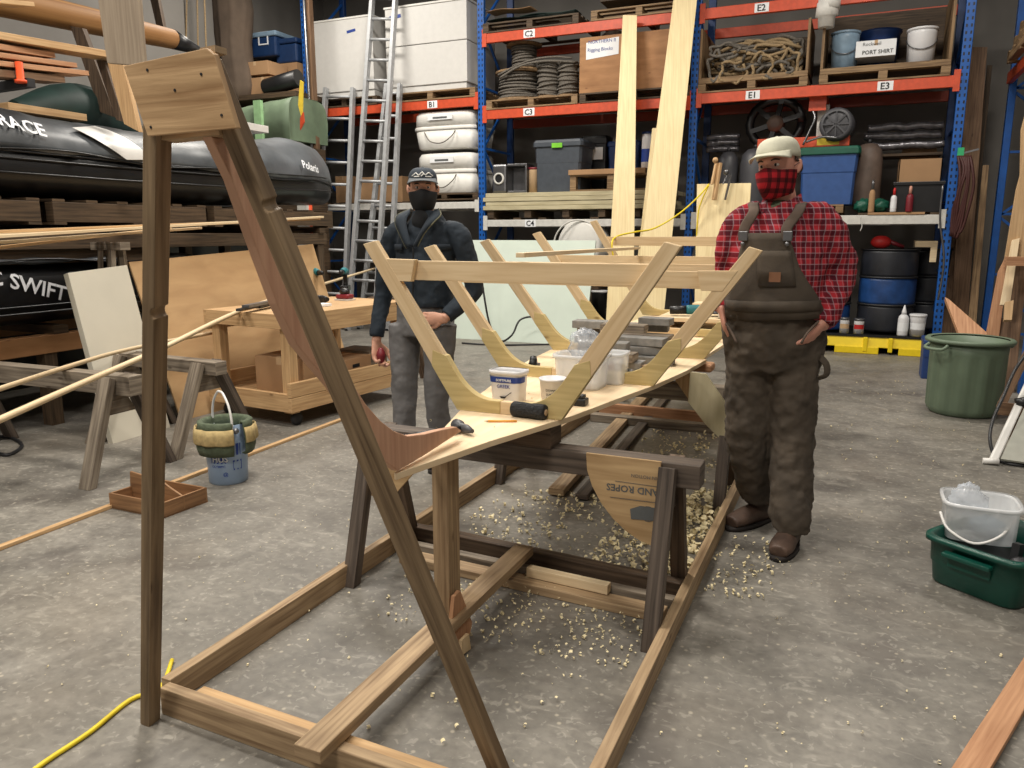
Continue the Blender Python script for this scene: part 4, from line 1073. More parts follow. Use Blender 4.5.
t = thing('rope_heap', 'heap of old tan and grey rope filling the pallet crate', 'rope', ((x0+x1)/2, RY+.3, zP+ph))
part('tan_rope', m, 'rope_tan', t); part('grey_rope', m2, 'rope_grey', t)
crate('pallet crate holding the two pails and white carton', 818, 947, zP, .98, 'pallet crates')
zq = zP+ph+.002
can('bucket', 'blue-grey bucket at the left of the right pallet crate', 'bucket', 829, 861, 28, 60, RY+.12, 'pail_blue', 'pail_blue', taper=.86, zb=zq, handle=True)
t = can('bucket', 'white pail with a bail handle at the right of the right pallet crate', 'bucket', 906, 940, 24, 52, RY+.12, 'tub_white', 'tub_white', taper=.87, zb=zq, handle=True)
t = carton('white carton with black print between the two pails', 855, 897, 38, 58, RY+.10, .4, 'paper', 'white_carton')
c = pY(862, 53, RY+.10); part('lettering', text_mb('Rockwell', .055, (c.x, RY+.097, c.z+.075), X_, Z_), 'ink_grey', t); part('lettering', text_mb('PORT SHIRT', .062, (c.x, RY+.097, c.z-.02), X_, Z_, bold=True), 'ink_grey', t)
c0, c1 = pY(862, 38, RY+.6), pY(898, 28, RY+.6); m = MB(); m.lathe(((c0.x+c1.x)/2, RY+.75, zq), [(.2, 0), (.24, c1.z-zq-.05), (.26, c1.z-zq-.03), (.26, c1.z-zq)], 24); solo('basin', 'dark blue basin behind the white carton', 'basin', m, 'blue_lid')
c = pY(826, 28, RY-.03)
m = MB(); m.lathe((c.x, RY-.04, c.z), [(.09, 0), (.10, .12), (.13, .13), (.12, .28)], 16); m.lathe((c.x+.02, RY-.04, c.z+.2), [(.12, 0), (.13, .12)], 14); solo('foam_cups', 'white foam cups hanging between the two pallet crates', 'cups', m, 'white_foam')

# E bay lower shelf
zD = ZL['W']+.055
c = pY(775, 125, RY+.5)
t = thing('flywheel_guard', 'dark bladed engine fan behind the cap of the man in overalls', 'engine part', (c.x, RY+.5, c.z-.3))
m = MB(); m.tube([(c.x+.33*cos(a_*pi/10), RY+.55, c.z+.02+.3*sin(a_*pi/10)) for a_ in range(21)], .06, 8); part('ring', m, 'black_plastic', t)
m = MB()
for k in range(6): an = k*pi/3+.3; m.beam((c.x+.08*cos(an), RY+.55, c.z+.02+.08*sin(an)), (c.x+.32*cos(an), RY+.55, c.z+.02+.3*sin(an)), .11, .06)
part('spoke', m, 'black_plastic', t)
m = MB(); m.lathe((c.x, RY+.45, c.z+.02), [(.05, 0), (.1, .02), (.12, .14)], 20, (0, 1, 0)); part('hub', m, 'rust_tank', t)
m = MB(); m.box(c.x-.22, c.x+.22, RY+.45, RY+.75, 2.35, c.z-.26); part('base', m, 'black_plastic', t, bevel=.02)
def tank(label, u0, u1, vt, vb, y, mat, zb=None):
    a_, b_ = pY(u0, vb, y), pY(u1, vt, y); r = (b_.x-a_.x)/2; z0 = a_.z if zb is None else zb; h = b_.z-z0; c = V(((a_.x+b_.x)/2, y+r, z0))
    t = thing('air_tank', label, 'tank', c)
    prof = [(r*.5, 0), (r*.85, h*.06), (r, h*.2), (r, h*.75), (r*.88, h*.9), (r*.55, h*.98), (r*.1, h)]
    m = MB(); m.lathe(c, prof, 28); part('shell', m, mat, t)
    m = MB(); m.lathe(c+V((0, 0, h)), [(.03, -.01), (.03, .04), (.015, .05)], 12); part('valve', m, 'dark_steel', t)
def htank(label, u0, u1, vt, vb, y, L, mat):
    a_, b_ = pY(u0, vb, y), pY(u1, vt, y); r = (b_.z-a_.z)/2; c = V(((a_.x+b_.x)/2, y+.0, a_.z))
    t = thing('air_tank', label, 'tank', c); cc = c + V((0, 0, r))
    m = MB(); m.lathe(cc, [(r*.3, -.06), (r*.7, -.045), (r*.93, 0), (r, .06), (r, L-.06), (r*.93, L), (r*.6, L+.05)], 28, (.0, 1, 0)); part('shell', m, mat, t)
    m = MB(); m.lathe(cc, [(.03, -.075), (.03, -.04)], 10, (0, 1, 0)); part('plug', m, 'dark_steel', t)
tank('grey tank at the left end of the shelf, behind the bracket board', 714, 738, 150, 205, RY+.35, 'grey_tank', zD)
tank('dark rounded tank peeking left of the cream cap', 736, 770, 146, 204, RY+.2, 'grey_tank', zD)
tank('brown-topped rounded tank right of the blue tote', 850, 885, 141, 205, RY+.3, 'rust_tank', zD)
a_ = pY(800, 200, RY+.1)
zpal = pallet('little pallet under the blue tote with green lid', ux(796), ux(852), zD, mat='pallet_wood', h=.1)
tote('storage_tote', 'large blue tote with a green lid right behind the cream cap', 796, 861, 145, 198, RY+.02, .75, 'blue_tote', 'green_lid', zpal, taper=.86)
c0, c1 = pY(757, 148, RY+.2), pY(850, 137, RY+.2)
ztt = pY(830, 145, RY+.02).z
t = thing('compressor', 'small compressor with a grey round motor on a red base above the blue tote', 'compressor', ((c0.x+c1.x)/2, RY+.4, ztt))
m = MB(); m.box(c0.x, c1.x, RY+.2, RY+.6, ztt, ztt+.13); part('base', m, 'orange_steel', t, bevel=.01)
m = MB(); m.box(c1.x-.38, c1.x-.12, RY+.197, RY+.2, ztt+.02, ztt+.12); part('label', m, 'yellow_label', t)
c = pY(836, 124, RY+.1)
m = MB(); m.lathe((c.x, RY+.1, c.z), [(.06, 0), (.17, .01), (.2, .03), (.2, .36), (.12, .4)], 28, (.1, 1, 0)); part('motor', m, 'grey_tank', t)
m = MB(); m.lathe((c.x, RY+.085, c.z), [(.15, 0), (.19, 0), (.19, .02), (.15, .02)], 28, (.1, 1, 0), cap=False)
for k in range(4): an = k*pi/4; m.beam((c.x-.15*cos(an), RY+.085, c.z-.15*sin(an)), (c.x+.15*cos(an), RY+.085, c.z+.15*sin(an)), .012, .02)
part('fan_grille', m, 'grey_tank', t)
m = MB(); m.box(c.x-.1, c.x+.1, RY+.15, RY+.45, ztt+.131, c.z-.185); part('motor_foot', m, 'dark_steel', t)
m = MB(); m.tube([pY(803, 145, RY+.1), pY(811, 128, RY+.1), pY(815, 118, RY+.1), pY(812, 108, RY+.15)], .014, 6, 5); m.tube([pY(806, 142, RY+.05), pY(822, 137, RY+.05), pY(838, 138, RY+.05)], .014, 6, 5); part('hose', m, 'steel', t)
c0, c1 = pY(817, 121, RY+.25), pY(830, 104, RY+.25); m = MB(); m.box(c0.x, c1.x, RY+.25, RY+.4, ztt+.131, c1.z); part('switch_box', m, 'white_steel', t, bevel=.01)
# orange centre support behind
c = pY(819, 90, RY+.2); m = MB(); m.box(c.x-.1, c.x+.1, RY+.04, RY+RD-.05, zE-.13, zE-.06, 'y'); m.box(c.x-.1, c.x+.1, RY+.12, RY+.14, zE-.28, zE-.13)
solo('beam_spacer', 'orange cross spacer under the E3 beam', 'spacer', m, 'orange_steel')
# wrapped bundles
for k, (v_, u0, u1) in enumerate(((128, 868, 944), (137, 864, 942), (146, 872, 944))):
    a_, b_ = pY(u0, v_, RY+.6), pY(u1, v_, RY+.6); m = MB(); n_ = 9
    m.tube([(a_.x+(b_.x-a_.x)*i/(n_-1), RY+.65, a_.z+random.uniform(-.012, .012)) for i in range(n_)], [(.07+random.uniform(-.01, .01), .05)]*n_, 10, 3, side=(0, 1, 0))
    solo('wrapped_bundle', 'shiny plastic-wrapped bundle above the open cardboard box, ' + ('top one', 'middle one', 'bottom one')[k], 'bundle', m, 'wrap', group='wrapped bundles', wrinkle=.02, wscale=.06)
m = MB(); a_, b_ = pY(866, 155, RY+.55), pY(942, 155, RY+.55); m.box(a_.x, b_.x, RY+.5, RY+1.0, a_.z-.03, a_.z); m.box(a_.x, a_.x+.04, RY+.9, RY+1.0, zD, a_.z-.031); m.box(b_.x-.04, b_.x, RY+.9, RY+1.0, zD, a_.z-.031); solo('inner_shelf', 'dark inner shelf holding the wrapped bundles', 'shelf', m, 'pallet_dark')
a_, b_ = pY(706, 152, RY+.7), pY(740, 128, RY+.7); m = MB()
for k in range(3): m.tube([(a_.x, RY+.75, a_.z+.08*k+.03), ((a_.x+b_.x)/2, RY+.74, a_.z+.08*k+.04), (b_.x, RY+.75, a_.z+.08*k+.03)], .045, 8, 4)
solo('wrapped_bundle', 'plastic-wrapped bundle at the left of the shelf, behind the bracket board', 'bundle', m, 'wrap', group='wrapped bundles', wrinkle=.02, wscale=.06)
c = carton('open cardboard box at the right end of the shelf', 898, 943, 158, 180, RY+.25, .45, 'cardboard', 'cardboard_box', flaps=True, zb=zD+.002)
a_, b_ = pY(893, 206, RY+.05), pY(944, 181, RY+.05)
t = thing('black_tray', 'black plastic tray in front of the open cardboard box', 'tray', ((a_.x+b_.x)/2, RY+.2, zD))
m = MB(); x0, x1, z1 = a_.x, b_.x, b_.z; m.box(x0, x1, RY+.05, RY+.06, zD, z1); m.box(x0, x1, RY+.23, RY+.24, zD, z1); m.box(x0, x0+.01, RY+.061, RY+.229, zD, z1); m.box(x1-.01, x1, RY+.061, RY+.229, zD, z1); m.box(x0, x1, RY+.061, RY+.229, zD, zD+.01); part('tray_shell', m, 'black_plastic', t)
m = MB(); m.box(x0-.02, x1+.02, RY+.03, RY+.049, z1-.04, z1); part('rim', m, 'black_plastic', t, bevel=.005)
def bottle(name, label, cat, u, vt, vb, y, r, mat, capmat, zb=None, cone=False, lab=None):
    a_, b_ = pY(u, vb, y), pY(u, vt, y); z0 = a_.z if zb is None else zb; h = b_.z-z0; c = V((a_.x, y, z0))
    t = thing(name, label, cat, c)
    m = MB(); m.lathe(c, [(r*.95, 0), (r, .01), (r, h*.55), (r*.85, h*.64), (r*.45, h*.7)], 20); part('body', m, mat, t)
    m = MB(); m.lathe(c+V((0, 0, h*.7)), [(r*.5, 0), (r*.45, h*.08), (r*.1, h*.3)] if cone else [(r*.45, 0), (r*.45, h*.2), (r*.3, h*.3)], 16); part('nozzle' if cone else 'cap', m, capmat, t)
    if lab:
        m = MB(); m.lathe(c+V((0, 0, h*.15)), [(r*1.02, 0), (r*1.02, h*.28)], 20, cap=False); part('label', m, lab, t)
zD2 = zD
bottle('glue_bottle', 'slim white glue bottle on the shelf right of the blue tote', 'bottle', 893, 188, 209, RY+.0, .035, 'tub_white', 'red', zD2, lab='paper')
bottle('spray_bottle', 'brown bottle with a grey pump on the shelf near the blue tote', 'bottle', 871, 180, 209, RY-.0, .035, 'cardboard', 'steel', zD2)
for k, (u, lb) in enumerate(((863, 'crumpled green cloth at the left of the pump bottle'), (880, 'crumpled green net at the right of the pump bottle'))):
    c = pY(u, 205, RY+.12); m = crumple((c.x, RY+.12, zD2+.08), .1, .09, .08); solo('green_cloth', lb, 'cloth', m, 'green_lid')
bottle('pink_bottle', 'pink and black trigger bottle in front of the black tray', 'bottle', 909, 186, 208, RY-.01, .04, 'sander_red', 'skin_pink', zD2)
m = MB(); a_, b_ = pY(868, 210, RY-.02), pY(925, 210, RY-.02); m.box(a_.x, b_.x, RY-.03, RY+.04, zD-.03, zD-.003); solo('thin_board', 'thin brown board lying along the front edge of the white beam', 'board', m, 'cardboard')
m = MB(); m.tube([pY(861, 216, RY-.04), pY(862, 226, RY-.045), pY(860, 231, RY-.04)], .006, 5, 4); solo('beam_hook', 'thin dangling hook on the white beam right of the man in overalls', 'hook', m, 'white_steel')

# drums and spill pallet
t = thing('spill_pallet', 'yellow plastic spill pallet on the floor under the drums', 'spill pallet', (.2, 11, 0))
x0, x1 = -.62, pG(923, 355).x; y0 = 10.38; hh = .235
m = MB(); m.box(x0, x1, y0+.06, y0+1.2, .09, hh-.02); m.box(x0, x1, y0+.02, y0+.08, hh-.03, hh); part('deck', m, 'black_plastic', t)
prof = [(0, 0), (.0, .08), (.03, hh-.01), (.10, hh)]
segs = [(x0, x0+.03), (x0+.03, -.27), (-.27, .22), (.22, .50), (.50, x1)]
m = MB(); m.prism([(x0, y0, .08), (x1, y0, .08), (x1, y0+.04, hh), (x0, y0+.04, hh)], Y_, .05); part('front_wall', m, 'yellow_plastic', t, bevel=.01)
m = MB()
for a_, b_ in ((-.62, -.38), (-.16, .34), (.56, x1)): m.box(a_, b_, y0-.015, y0+.08, 0, .09)
for a_ in (-.32, .16, .44): m.box(a_, a_+.05, y0-.022, y0+.03, .03, hh-.03)
part('foot', m, 'yellow_plastic', t, bevel=.008)
def drum(label, x, y, z0, mats, r=.33, h=1.03, group='steel drums'):
    t = thing('steel_drum', label, 'drum', (x, y, z0), group)
    for k in range(3):
        m = MB(); a_ = h*k/3+.012; b_ = h*(k+1)/3-.012
        m.lathe((x, y, z0), [(r*.985, a_), (r, a_+.03), (r, b_-.03), (r*.985, b_)], 36); part('band', m, mats[k], t)
    m = MB()
    for k in range(1, 3):
        m = MB(); m.lathe((x, y, z0+h*k/3), [(r, -.014), (r+.014, -.006), (r+.014, .006), (r, .014)], 36)
        if k == 1: part('rolling_hoop', m, 'dark_steel', t)
    part('rolling_hoop', m, 'dark_steel', t); m = MB()
    m.lathe((x, y, z0+h), [(r*.99, -.012), (r+.01, -.01), (r+.01, .005), (r-.02, .005), (r-.02, -.015)], 36); part('top_rim', m, 'dark_steel', t)
    m = MB(); m.lathe((x+r*.55, y-.05, z0+h-.014), [(.035, 0), (.035, .02)], 14); part('bung', m, 'dark_steel', t)
dx = pY(886, 300, 10.95).x
drum('steel drum with a blue middle band and black ends', dx, 10.96, hh+.001, ('black_drum', 'blue_drum', 'black_drum'))
drum('dark blue steel drum half hidden behind the man in overalls', dx-.74, 10.92, hh+.001, ('blue_drum', 'black_drum', 'blue_drum'), group='steel drums')
drum('black steel drum in shadow near the right upright', dx+.50, 11.5, hh+.001, ('black_drum', 'black_drum', 'black_drum'), r=.28)
c = V((dx-.1, 10.85, hh+1.04))
t = thing('red_hand_pump', 'red rounded hand pump lying on top of the blue-banded drum', 'pump', c)
m = MB(); m.ball((dx-.12, 10.85, hh+1.12), .12, .09, .08); part('bowl', m, 'red', t); m = MB(); m.tube([(dx-.03, 10.85, hh+1.13), (dx+.14, 10.9, hh+1.06)], .025, 8); part('spout', m, 'sander_red', t)
m = MB(); c0, c1 = pY(915, 247, 10.8), pY(938, 241, 10.8); m.box(c0.x, c1.x, 10.8, 11.1, c0.z, c1.z); m.box(c1.x-.07, c1.x, 10.8, 10.85, c0.z-.18, c0.z); solo('pine_offcut', 'pale pine bracket sticking out above the dark drum by the upright', 'offcut', m, 'pale_pine')
yp = 10.45
can('paint_can', 'white paint can left on the yellow pallet', 'can', 839, 850, 318, 332, yp, 'tub_white', 'steel', zb=hh, label_mat='cardboard_pale')
can('paint_can', 'red paint can on the yellow pallet', 'can', 853, 865, 319, 333, yp, 'tub_white', 'steel', zb=hh, label_mat='red')
bottle('caulk_bottle', 'white cone-tipped bottle on the yellow pallet', 'bottle', 902, 305, 335, yp+.05, .06, 'tub_white', 'tub_white', hh, True, 'paper')
can('bucket', 'small white pail at the right end of the yellow pallet', 'bucket', 908, 928, 315, 336, yp, 'tub_white', 'tub_white', taper=.86, zb=hh, label_mat='paper')

# ---------------------------------------------------------------- tall pale planks leaning on the rack
def plank(label, u0, v0, w0, u1, v1, w1, yb=9.7, yt=RY-.16, t_=.03, mat='spruce_plank', name='leaning_plank', group=None):
    """bottom centre px, widths px, top centre px"""
    b0, b1 = pG(u0-w0/2, v0, 0), pG(u0+w0/2, v0, 0); 
    T0, T1 = pY(u1-w1/2, v1, yt), pY(u1+w1/2, v1, yt)
    n = (b1-b0).cross(T0-b0).normalized(); n = n if n.y > 0 else -n
    b0.y = b1.y = yb
    m = MB(); m.prism([b0, b1, T1, T0], n, t_, grain=Z_)
    return solo(name, label, 'plank', m, mat, group=group, bevel=.003)
g_ = 'tall pale planks'
plank('tall pale tapering plank leaning on the rack in front of the plywood crate', 617, 348, 32, 630, 15, 14, group=g_)
plank('tallest pale plank leaning against the upright, running out of the top of the frame', 645, 348, 36, 687, -14, 23, group=g_)
plank('shorter pale plank leaning between the two tall ones', 639, 348, 24, 659, 128, 13, group=g_, yt=RY-.30)
# cream board with joiner's brackets
yb_ = 8.6
pts = [pY(694, 330, yb_-.3), pY(742, 330, yb_-.3), pY(751, 183, yb_), pY(697, 184, yb_)]
n_ = (pts[1]-pts[0]).cross(pts[3]-pts[0]).normalized(); n_ = n_ if n_.y > 0 else -n_
t = thing('display_board', 'upright bright cream board behind the frames with clamps hung on its top edge', 'board', (pts[0].x+.3, yb_, 0))
lowz = [pY(694, 330, yb_-.3), pY(742, 330, yb_-.3)]
m = MB(); m.prism([V((p_.x, p_.y - (0), max(p_.z, .0))) for p_ in pts], n_, .03, grain=Z_); part('panel', m, 'spruce_plank', t, bevel=.002)
m = MB(); zl = min(p_.z for p_ in pts); 
for x in (pts[0].x+.05, pts[1].x-.05): m.beam((x, yb_-.26, 0), (x, yb_-.26, max(zl, .02)), .05, .05, up=(0, 1, 0))
part('stand', m, 'old_fir_pale', t)
for k, (u, v0, v1, mt, w) in enumerate(((717, 163, 200, 'cart_pine', .05), (728, 175, 200, 'steel', .025))):
    a_, b_ = pY(u+3, v0, yb_-.06), pY(u-3, v1, yb_-.1)
    tt = thing('hand_clamp', ('wooden-handled clamp on the top edge of the cream board', 'small grey clamp on the top edge of the cream board')[k], 'clamp', b_)
    m = MB(); m.beam(a_, b_, w, w*.6); part('jaw', m, mt, tt, bevel=.004)
    m = MB(); m.beam(a_ + V((-.04, 0, .0)), b_ + V((-.03, 0, .16)), w*.5, w*.5); part('bar', m, 'cart_pine' if not k else 'steel', tt, bevel=.003)
    m = MB(); m.ball(a_ + V((-.05, 0, .03)), .03, .03, .03); part('knob', m, mt, tt)
# yellow hanging cord
m = MB(); m.tube([pY(614, 262, 6.6), pY(612, 243, 6.6), pY(618, 236, 6.8), pY(635, 232, 7), pY(655, 228, 7.3), pY(680, 213, 7.6), pY(700, 195, 8.2), pY(709, 184, 8.55)], .008, 6, 6)
solo('extension_cord', 'yellow cord looping from the far boat frame up to the cream board', 'cord', m, 'yellow_cord')
m = MB(); m.tube([pY(709, 185, 8.5), pY(702, 200, 8.5), pY(698, 215, 8.5), pY(696, 250, 8.5)], .008, 6, 5); solo('extension_cord', 'thin yellow cord hanging down the left edge of the cream board', 'cord', m, 'yellow_cord')

# pale green panel on the floor
b0, b1 = V((-5.15, 9.6, 0)), V((-3.2, 9.62, 0)); t0, t1 = V((-5.2, 9.98, 1.37)), V((-3.19, 10.0, 1.37))
n_ = (b1-b0).cross(t0-b0).normalized(); n_ = n_ if n_.y > 0 else -n_
m = MB(); m.prism([b0, b1, t1, t0], n_, .03); solo('pale_green_panel', 'large pale green sheet leaning behind the man in the navy jacket', 'panel', m, 'pale_green_panel', bevel=.002)
m = MB(); m.tube([pY(480, 262, 9.3), pY(484, 295, 9.3), pY(490, 325, 9.3), pY(500, 341, 9.2), pY(512, 335, 9.2), pY(520, 320, 9.3), pY(535, 317, 9.4), pY(543, 324, 9.4)], .014, 6, 6)
solo('dark_cable', 'dark cable hanging and curling in front of the pale green sheet', 'cable', m, 'cable_dark')
m = MB(); p0, p1, p2 = pG(462, 343, .012), pG(500, 345, .012), pG(560, 344, .012); m.tube([p0, p1, p2], .012, 6, 5); solo('dark_cable', 'dark cable lying on the floor along the foot of the green sheet', 'cable', m, 'cable_dark')

# ---------------------------------------------------------------- ladders
def ladder(label, ul0, ul1, vt, ub0, ub1, yb, yt, group, nr=13, hidden=None):
    T0, T1 = pY(ul0, vt, yt), pY(ul1, vt, yt)
    ref0, ref1 = pY(ub0, 275, (yb+yt)/2-.2), pY(ub1, 275, (yb+yt)/2-.2)
    # extend the line from the top through the sighted point down to the floor
    B0 = T0 + (pY(ub0, 275, yb+.12)-T0)*(T0.z/(T0.z-pY(ub0, 275, yb+.12).z)); B1 = T1 + (pY(ub1, 275, yb+.12)-T1)*(T1.z/(T1.z-pY(ub1, 275, yb+.12).z))
    t = thing('ladder', label, 'ladder', ((B0.x+B1.x)/2, B0.y, 0), group)
    for a_, b_ in ((B0, T0), (B1, T1)):
        m = MB(); m.beam(a_, b_, .055, .085, up=(0, -1, 0)); part('rail', m, 'aluminium', t, bevel=.004)
    for k in range(nr):
        f = (k+.6)/nr; m = MB(); m.tube([B0.lerp(T0, f)+V((.015, 0, 0)), B1.lerp(T1, f)-V((.015, 0, 0))], [(.022, .022)]*2, 8); part('rung', m, 'aluminium', t)
    for p_ in (B0, B1):
        m = MB(); m.box(p_.x-.025, p_.x+.025, p_.y-.05, p_.y+.05, 0, .03); part('foot', m, 'black_rubber', t)
ladder('short aluminium ladder leaning on the rack, leftmost of the ladders', 326, 353, 88, 315, 346, 9.9, RY-.06, 'ladders', 11)
ladder('tall aluminium ladder reaching out of the top of the frame', 373, 396, -10, 352, 378, 9.75, RY-.14, 'ladders', 17)
ladder('sliding section of the tall ladder seen right of it', 387, 400, 84, 366, 391, 10.0, RY-.05, 'ladders', 11)
# ================================================================ left side: boats on a timber stand
def boat(label, xc, ys, hw, zc, zt, hem, txt, txt_u, txt_v, txt_h, mats, name='inflatable_boat', tr=.2, stk=(-.05, .05, .10)):
    """ys stations; hw half width, zc tube centre, zt crest height, hem = height where the cover starts"""
    t = thing(name, label, 'boat', (xc, (ys[0]+ys[-1])/2, zc[0]-.25), 'covered inflatable boats')
    def it(L, y):
        if y <= ys[0]: return L[0]
        for i in range(len(ys)-1):
            if y <= ys[i+1]:
                f = (y-ys[i])/(ys[i+1]-ys[i]); f2 = f; return L[i]*(1-f2)+L[i+1]*f2
        return L[-1]
    p = 2.4
    N = 60; st = [ys[0] + (ys[-1]-ys[0])*(1-(1-i/N)**1.0) for i in range(N+1)]
    hull = []; cov = []
    for y in st:
        w, c, z1, h0 = it(hw, y), it(zc, y), it(zt, y), it(hem, y)
        r = tr*min(1, w/.35)
        R = []
        for j in range(40):
            an = 2*pi*j/40; x = cos(an); zz = sin(an)
            R.append(V((xc + w*math.copysign(abs(x)**.35, x), y, c + r*math.copysign(abs(zz)**.75, zz))))
        hull.append(R)
        R = []
        wig = 1+.02*math.sin(y*7)
        for j in range(41):
            an = pi*j/40; x = cos(an); zz = sin(an)
            R.append(V((xc + (w+.012)*math.copysign(abs(x)**(2/p), x), y, h0 + (z1-h0)*abs(zz)**(2/p)*wig)))
        R += [V((xc - (w-.03), y, h0-.01)), V((xc + (w-.03), y, h0-.01))]
        cov.append(R)
    m = MB(); m.loft(hull); part('tube', m, mats[0], t)
    m = MB(); m.loft(cov); part('cover', m, mats[1], t, 'grey fitted cover', wrinkle=.05, wscale=.35)
    # rubbing strakes
    m = MB()
    for dz in stk:
        path = [V((xc + it(hw, y)*1.004 + .006, y, it(zc, y)+dz*(min(1, it(hw, y)/.35)))) for y in st]
        m.tube(path, .008, 6)
    part('rub_strake', m, mats[0], t)
    # rope line along the hem
    m = MB(); m.tube([V((xc + it(hw, y)*1.0 + .02, y, it(hem, y)+.02*math.sin((y-ys[0])*4))) for y in st], .007, 6); part('hem_cord', m, 'black_rubber', t)
    def xs(y, z, off=.012, cover=True):
        w, c, z1, h0 = it(hw, y), it(zc, y), it(zt, y), it(hem, y)
        if cover and z > h0:
            q = min(max((z-h0)/(z1-h0), 0), .999); return xc + (w+.012)*(1-q**p)**(1/p) + off
        q = min(abs((z-c)/tr), .999); return xc + w*(max(1-q**(2/.75), 0))**(.35/2) + off
    return t, xs
NX = -6.25
ys = [2.2, 3.5, 4.6, 5.6, 6.6, 7.3, 7.75, 8.05, 8.2]
t, xs = boat('upper inflatable boat under a grey cover lettered PACIFIC GRACE', NX, ys, [.74, .74, .74, .74, .70, .60, .46, .26, .06],
     [1.93, 1.93, 1.93, 1.94, 1.96, 1.99, 2.0, 2.0, 2.0], [2.44, 2.42, 2.36, 2.36, 2.44, 2.52, 2.5, 2.3, 2.02],
     [2.05, 2.05, 2.04, 2.03, 2.03, 2.03, 2.03, 2.02, 2.0], 0, 0, 0, 0, ('black_rubber', 'boat_cover'))
def hull_text(txt, u, v, u2, v2, size, xs, par, xp=-5.5, mat='white_text', align='RIGHT', lean=0, off=.03, cover=True):
    o = pX(u, v, xp); q = pX(u2, v2, xp); d = (q-o).normalized() if align == 'LEFT' else (o-q).normalized()
    up = V((0, -d.z, d.y))
    def wr(x, y):
        p_ = o + d*x + up*y; return V((xs(p_.y, p_.z, off, cover), p_.y, p_.z))
    return part('lettering', text_mb(txt, size, o, d, up, align, warp=wr, bold=True), mat, par)
hull_text('PACIFIC GRACE', 46, 137, 0, 124, .135, xs, t, off=.035)
hull_text('Polaris', 290, 168, 318, 176, .12, xs, t, xp=-5.75, align='LEFT', off=.04)
# white patch band on the cover
g = []
for i in range(9):
    f = i/8; row = []
    for j in range(9):
        h = j/8
        u = (78+ (122-78)*h) + (118-78+ (148-122 - 40)*h)*f*1.0; v = 127+ (160-127)*h + (-3*(1-h)+0*h)*f
        p_ = pX(u, v, -5.52); row.append(V((xs(p_.y, p_.z, .032), p_.y, p_.z)))
    g.append(row)
m = MB(); m.sheet(g); part('cover_patch', m, 'white_panel', t, 'white stripe patch')
# lower boat
ys2 = [1.9, 3.0, 3.8, 4.5, 5.2, 5.8, 6.1]
t, xs2 = boat('lower inflatable boat lettered PACIFIC SWIFT, half hidden by the leaning cream door', NX, ys2, [.72, .72, .72, .70, .6, .35, .06], [1.02]*7, [1.30]*5+[1.24, 1.1], [1.25]*5+[1.2, 1.05], 0, 0, 0, 0, ('black_rubber', 'boat_cover'), tr=.25, stk=(-.14, -.09))
hull_text('PACIFIC SWIFT', 67, 301, 0, 285, .155, xs2, t, xp=-5.5, off=.02, cover=False)

# timber stand
t = thing('boat_stand', 'dark timber stand of posts and beams carrying the two inflatable boats', 'stand', (NX, 5, 0))
for y in (2.6, 4.6, 6.6, 7.2):
    for x in (-5.58, -6.95):
        if y < 5: continue
        m = MB(); m.box(x-.05, x+.05, y-.05, y+.05, 0, 1.34, 'z'); part('post', m, 'pallet_dark', t, bevel=.004)
for zz, mt in ((1.34, 'pallet_dark'),):
    for x in (-5.56, -6.97):
        m = MB(); m.box(x-.04, x+.04, 2.2, 7.3, zz, zz+.12, 'y'); part('long_beam', m, mt, t, bevel=.004)
for y in (2.6, 4.6, 6.6, 7.2):
    m = MB(); m.box(-7.0, -5.5, y-.05, y+.05, 1.461, 1.52, 'x'); part('cross_beam', m, 'pallet_dark', t)
for x in (-5.62, -6.9):
    m = MB(); m.box(x-.06, x+.06, 1.9, 5.7, .56, .70, 'y'); part('lower_beam', m, 'crate_ply', t, bevel=.005)
for y in (2.3, 3.9, 5.4):
    for x in (-5.62, -6.9):
        m = MB(); m.box(x-.05, x+.05, y-.05, y+.05, 0, .559, 'z'); part('lower_post', m, 'pallet_dark', t)
for y in (2.4, 4.0, 5.4):
    m = MB(); m.box(-6.95, -5.56, y-.06, y+.06, .701, .765, 'x'); part('lower_cross_beam', m, 'pallet_dark', t)
for k, (y0, y1) in enumerate(((2.4, 3.9), (4.0, 5.5), (5.6, 7.4))):
    pallet('pallet under the upper inflatable boat, ' + ('nearest', 'middle', 'farthest under its bow')[k], -6.95, -5.50, 1.521, y0=y0, dy=y1-y0, mat='pallet_dark', h=.19, group='pallets under the upper boat')
m = MB(); m.box(-7.3, -7.2, 2.0, 8.3, 0, 1.9, 'y'); solo('dark_sheet', 'dark sheet standing behind the boat stand', 'sheet', m, 'black_plastic')
# brown timbers between the boats
for k, (v, x) in enumerate(((256, -5.62), (268, -5.8))):
    c = pX(20, v, x); m = MB(); m.box(x-.05, x+.05, 2.4, 5.1, c.z-.06, c.z+.05, 'y')
    solo('stand_timber', 'brown timber running between the two inflatable boats, ' + ('upper one', 'lower one')[k], 'timber', m, ('pallet_dark', 'crate_ply')[k], bevel=.004)
m = MB(); c0, c1 = pX(27, 277, -5.66), pX(64, 284, -5.66); m.box(-5.9, -5.66, c0.y, c1.y, c0.z-.03, c0.z+.05); solo('yellow_case', 'small dark yellow case on top of the lower boat', 'case', m, 'yellow_label', bevel=.01)

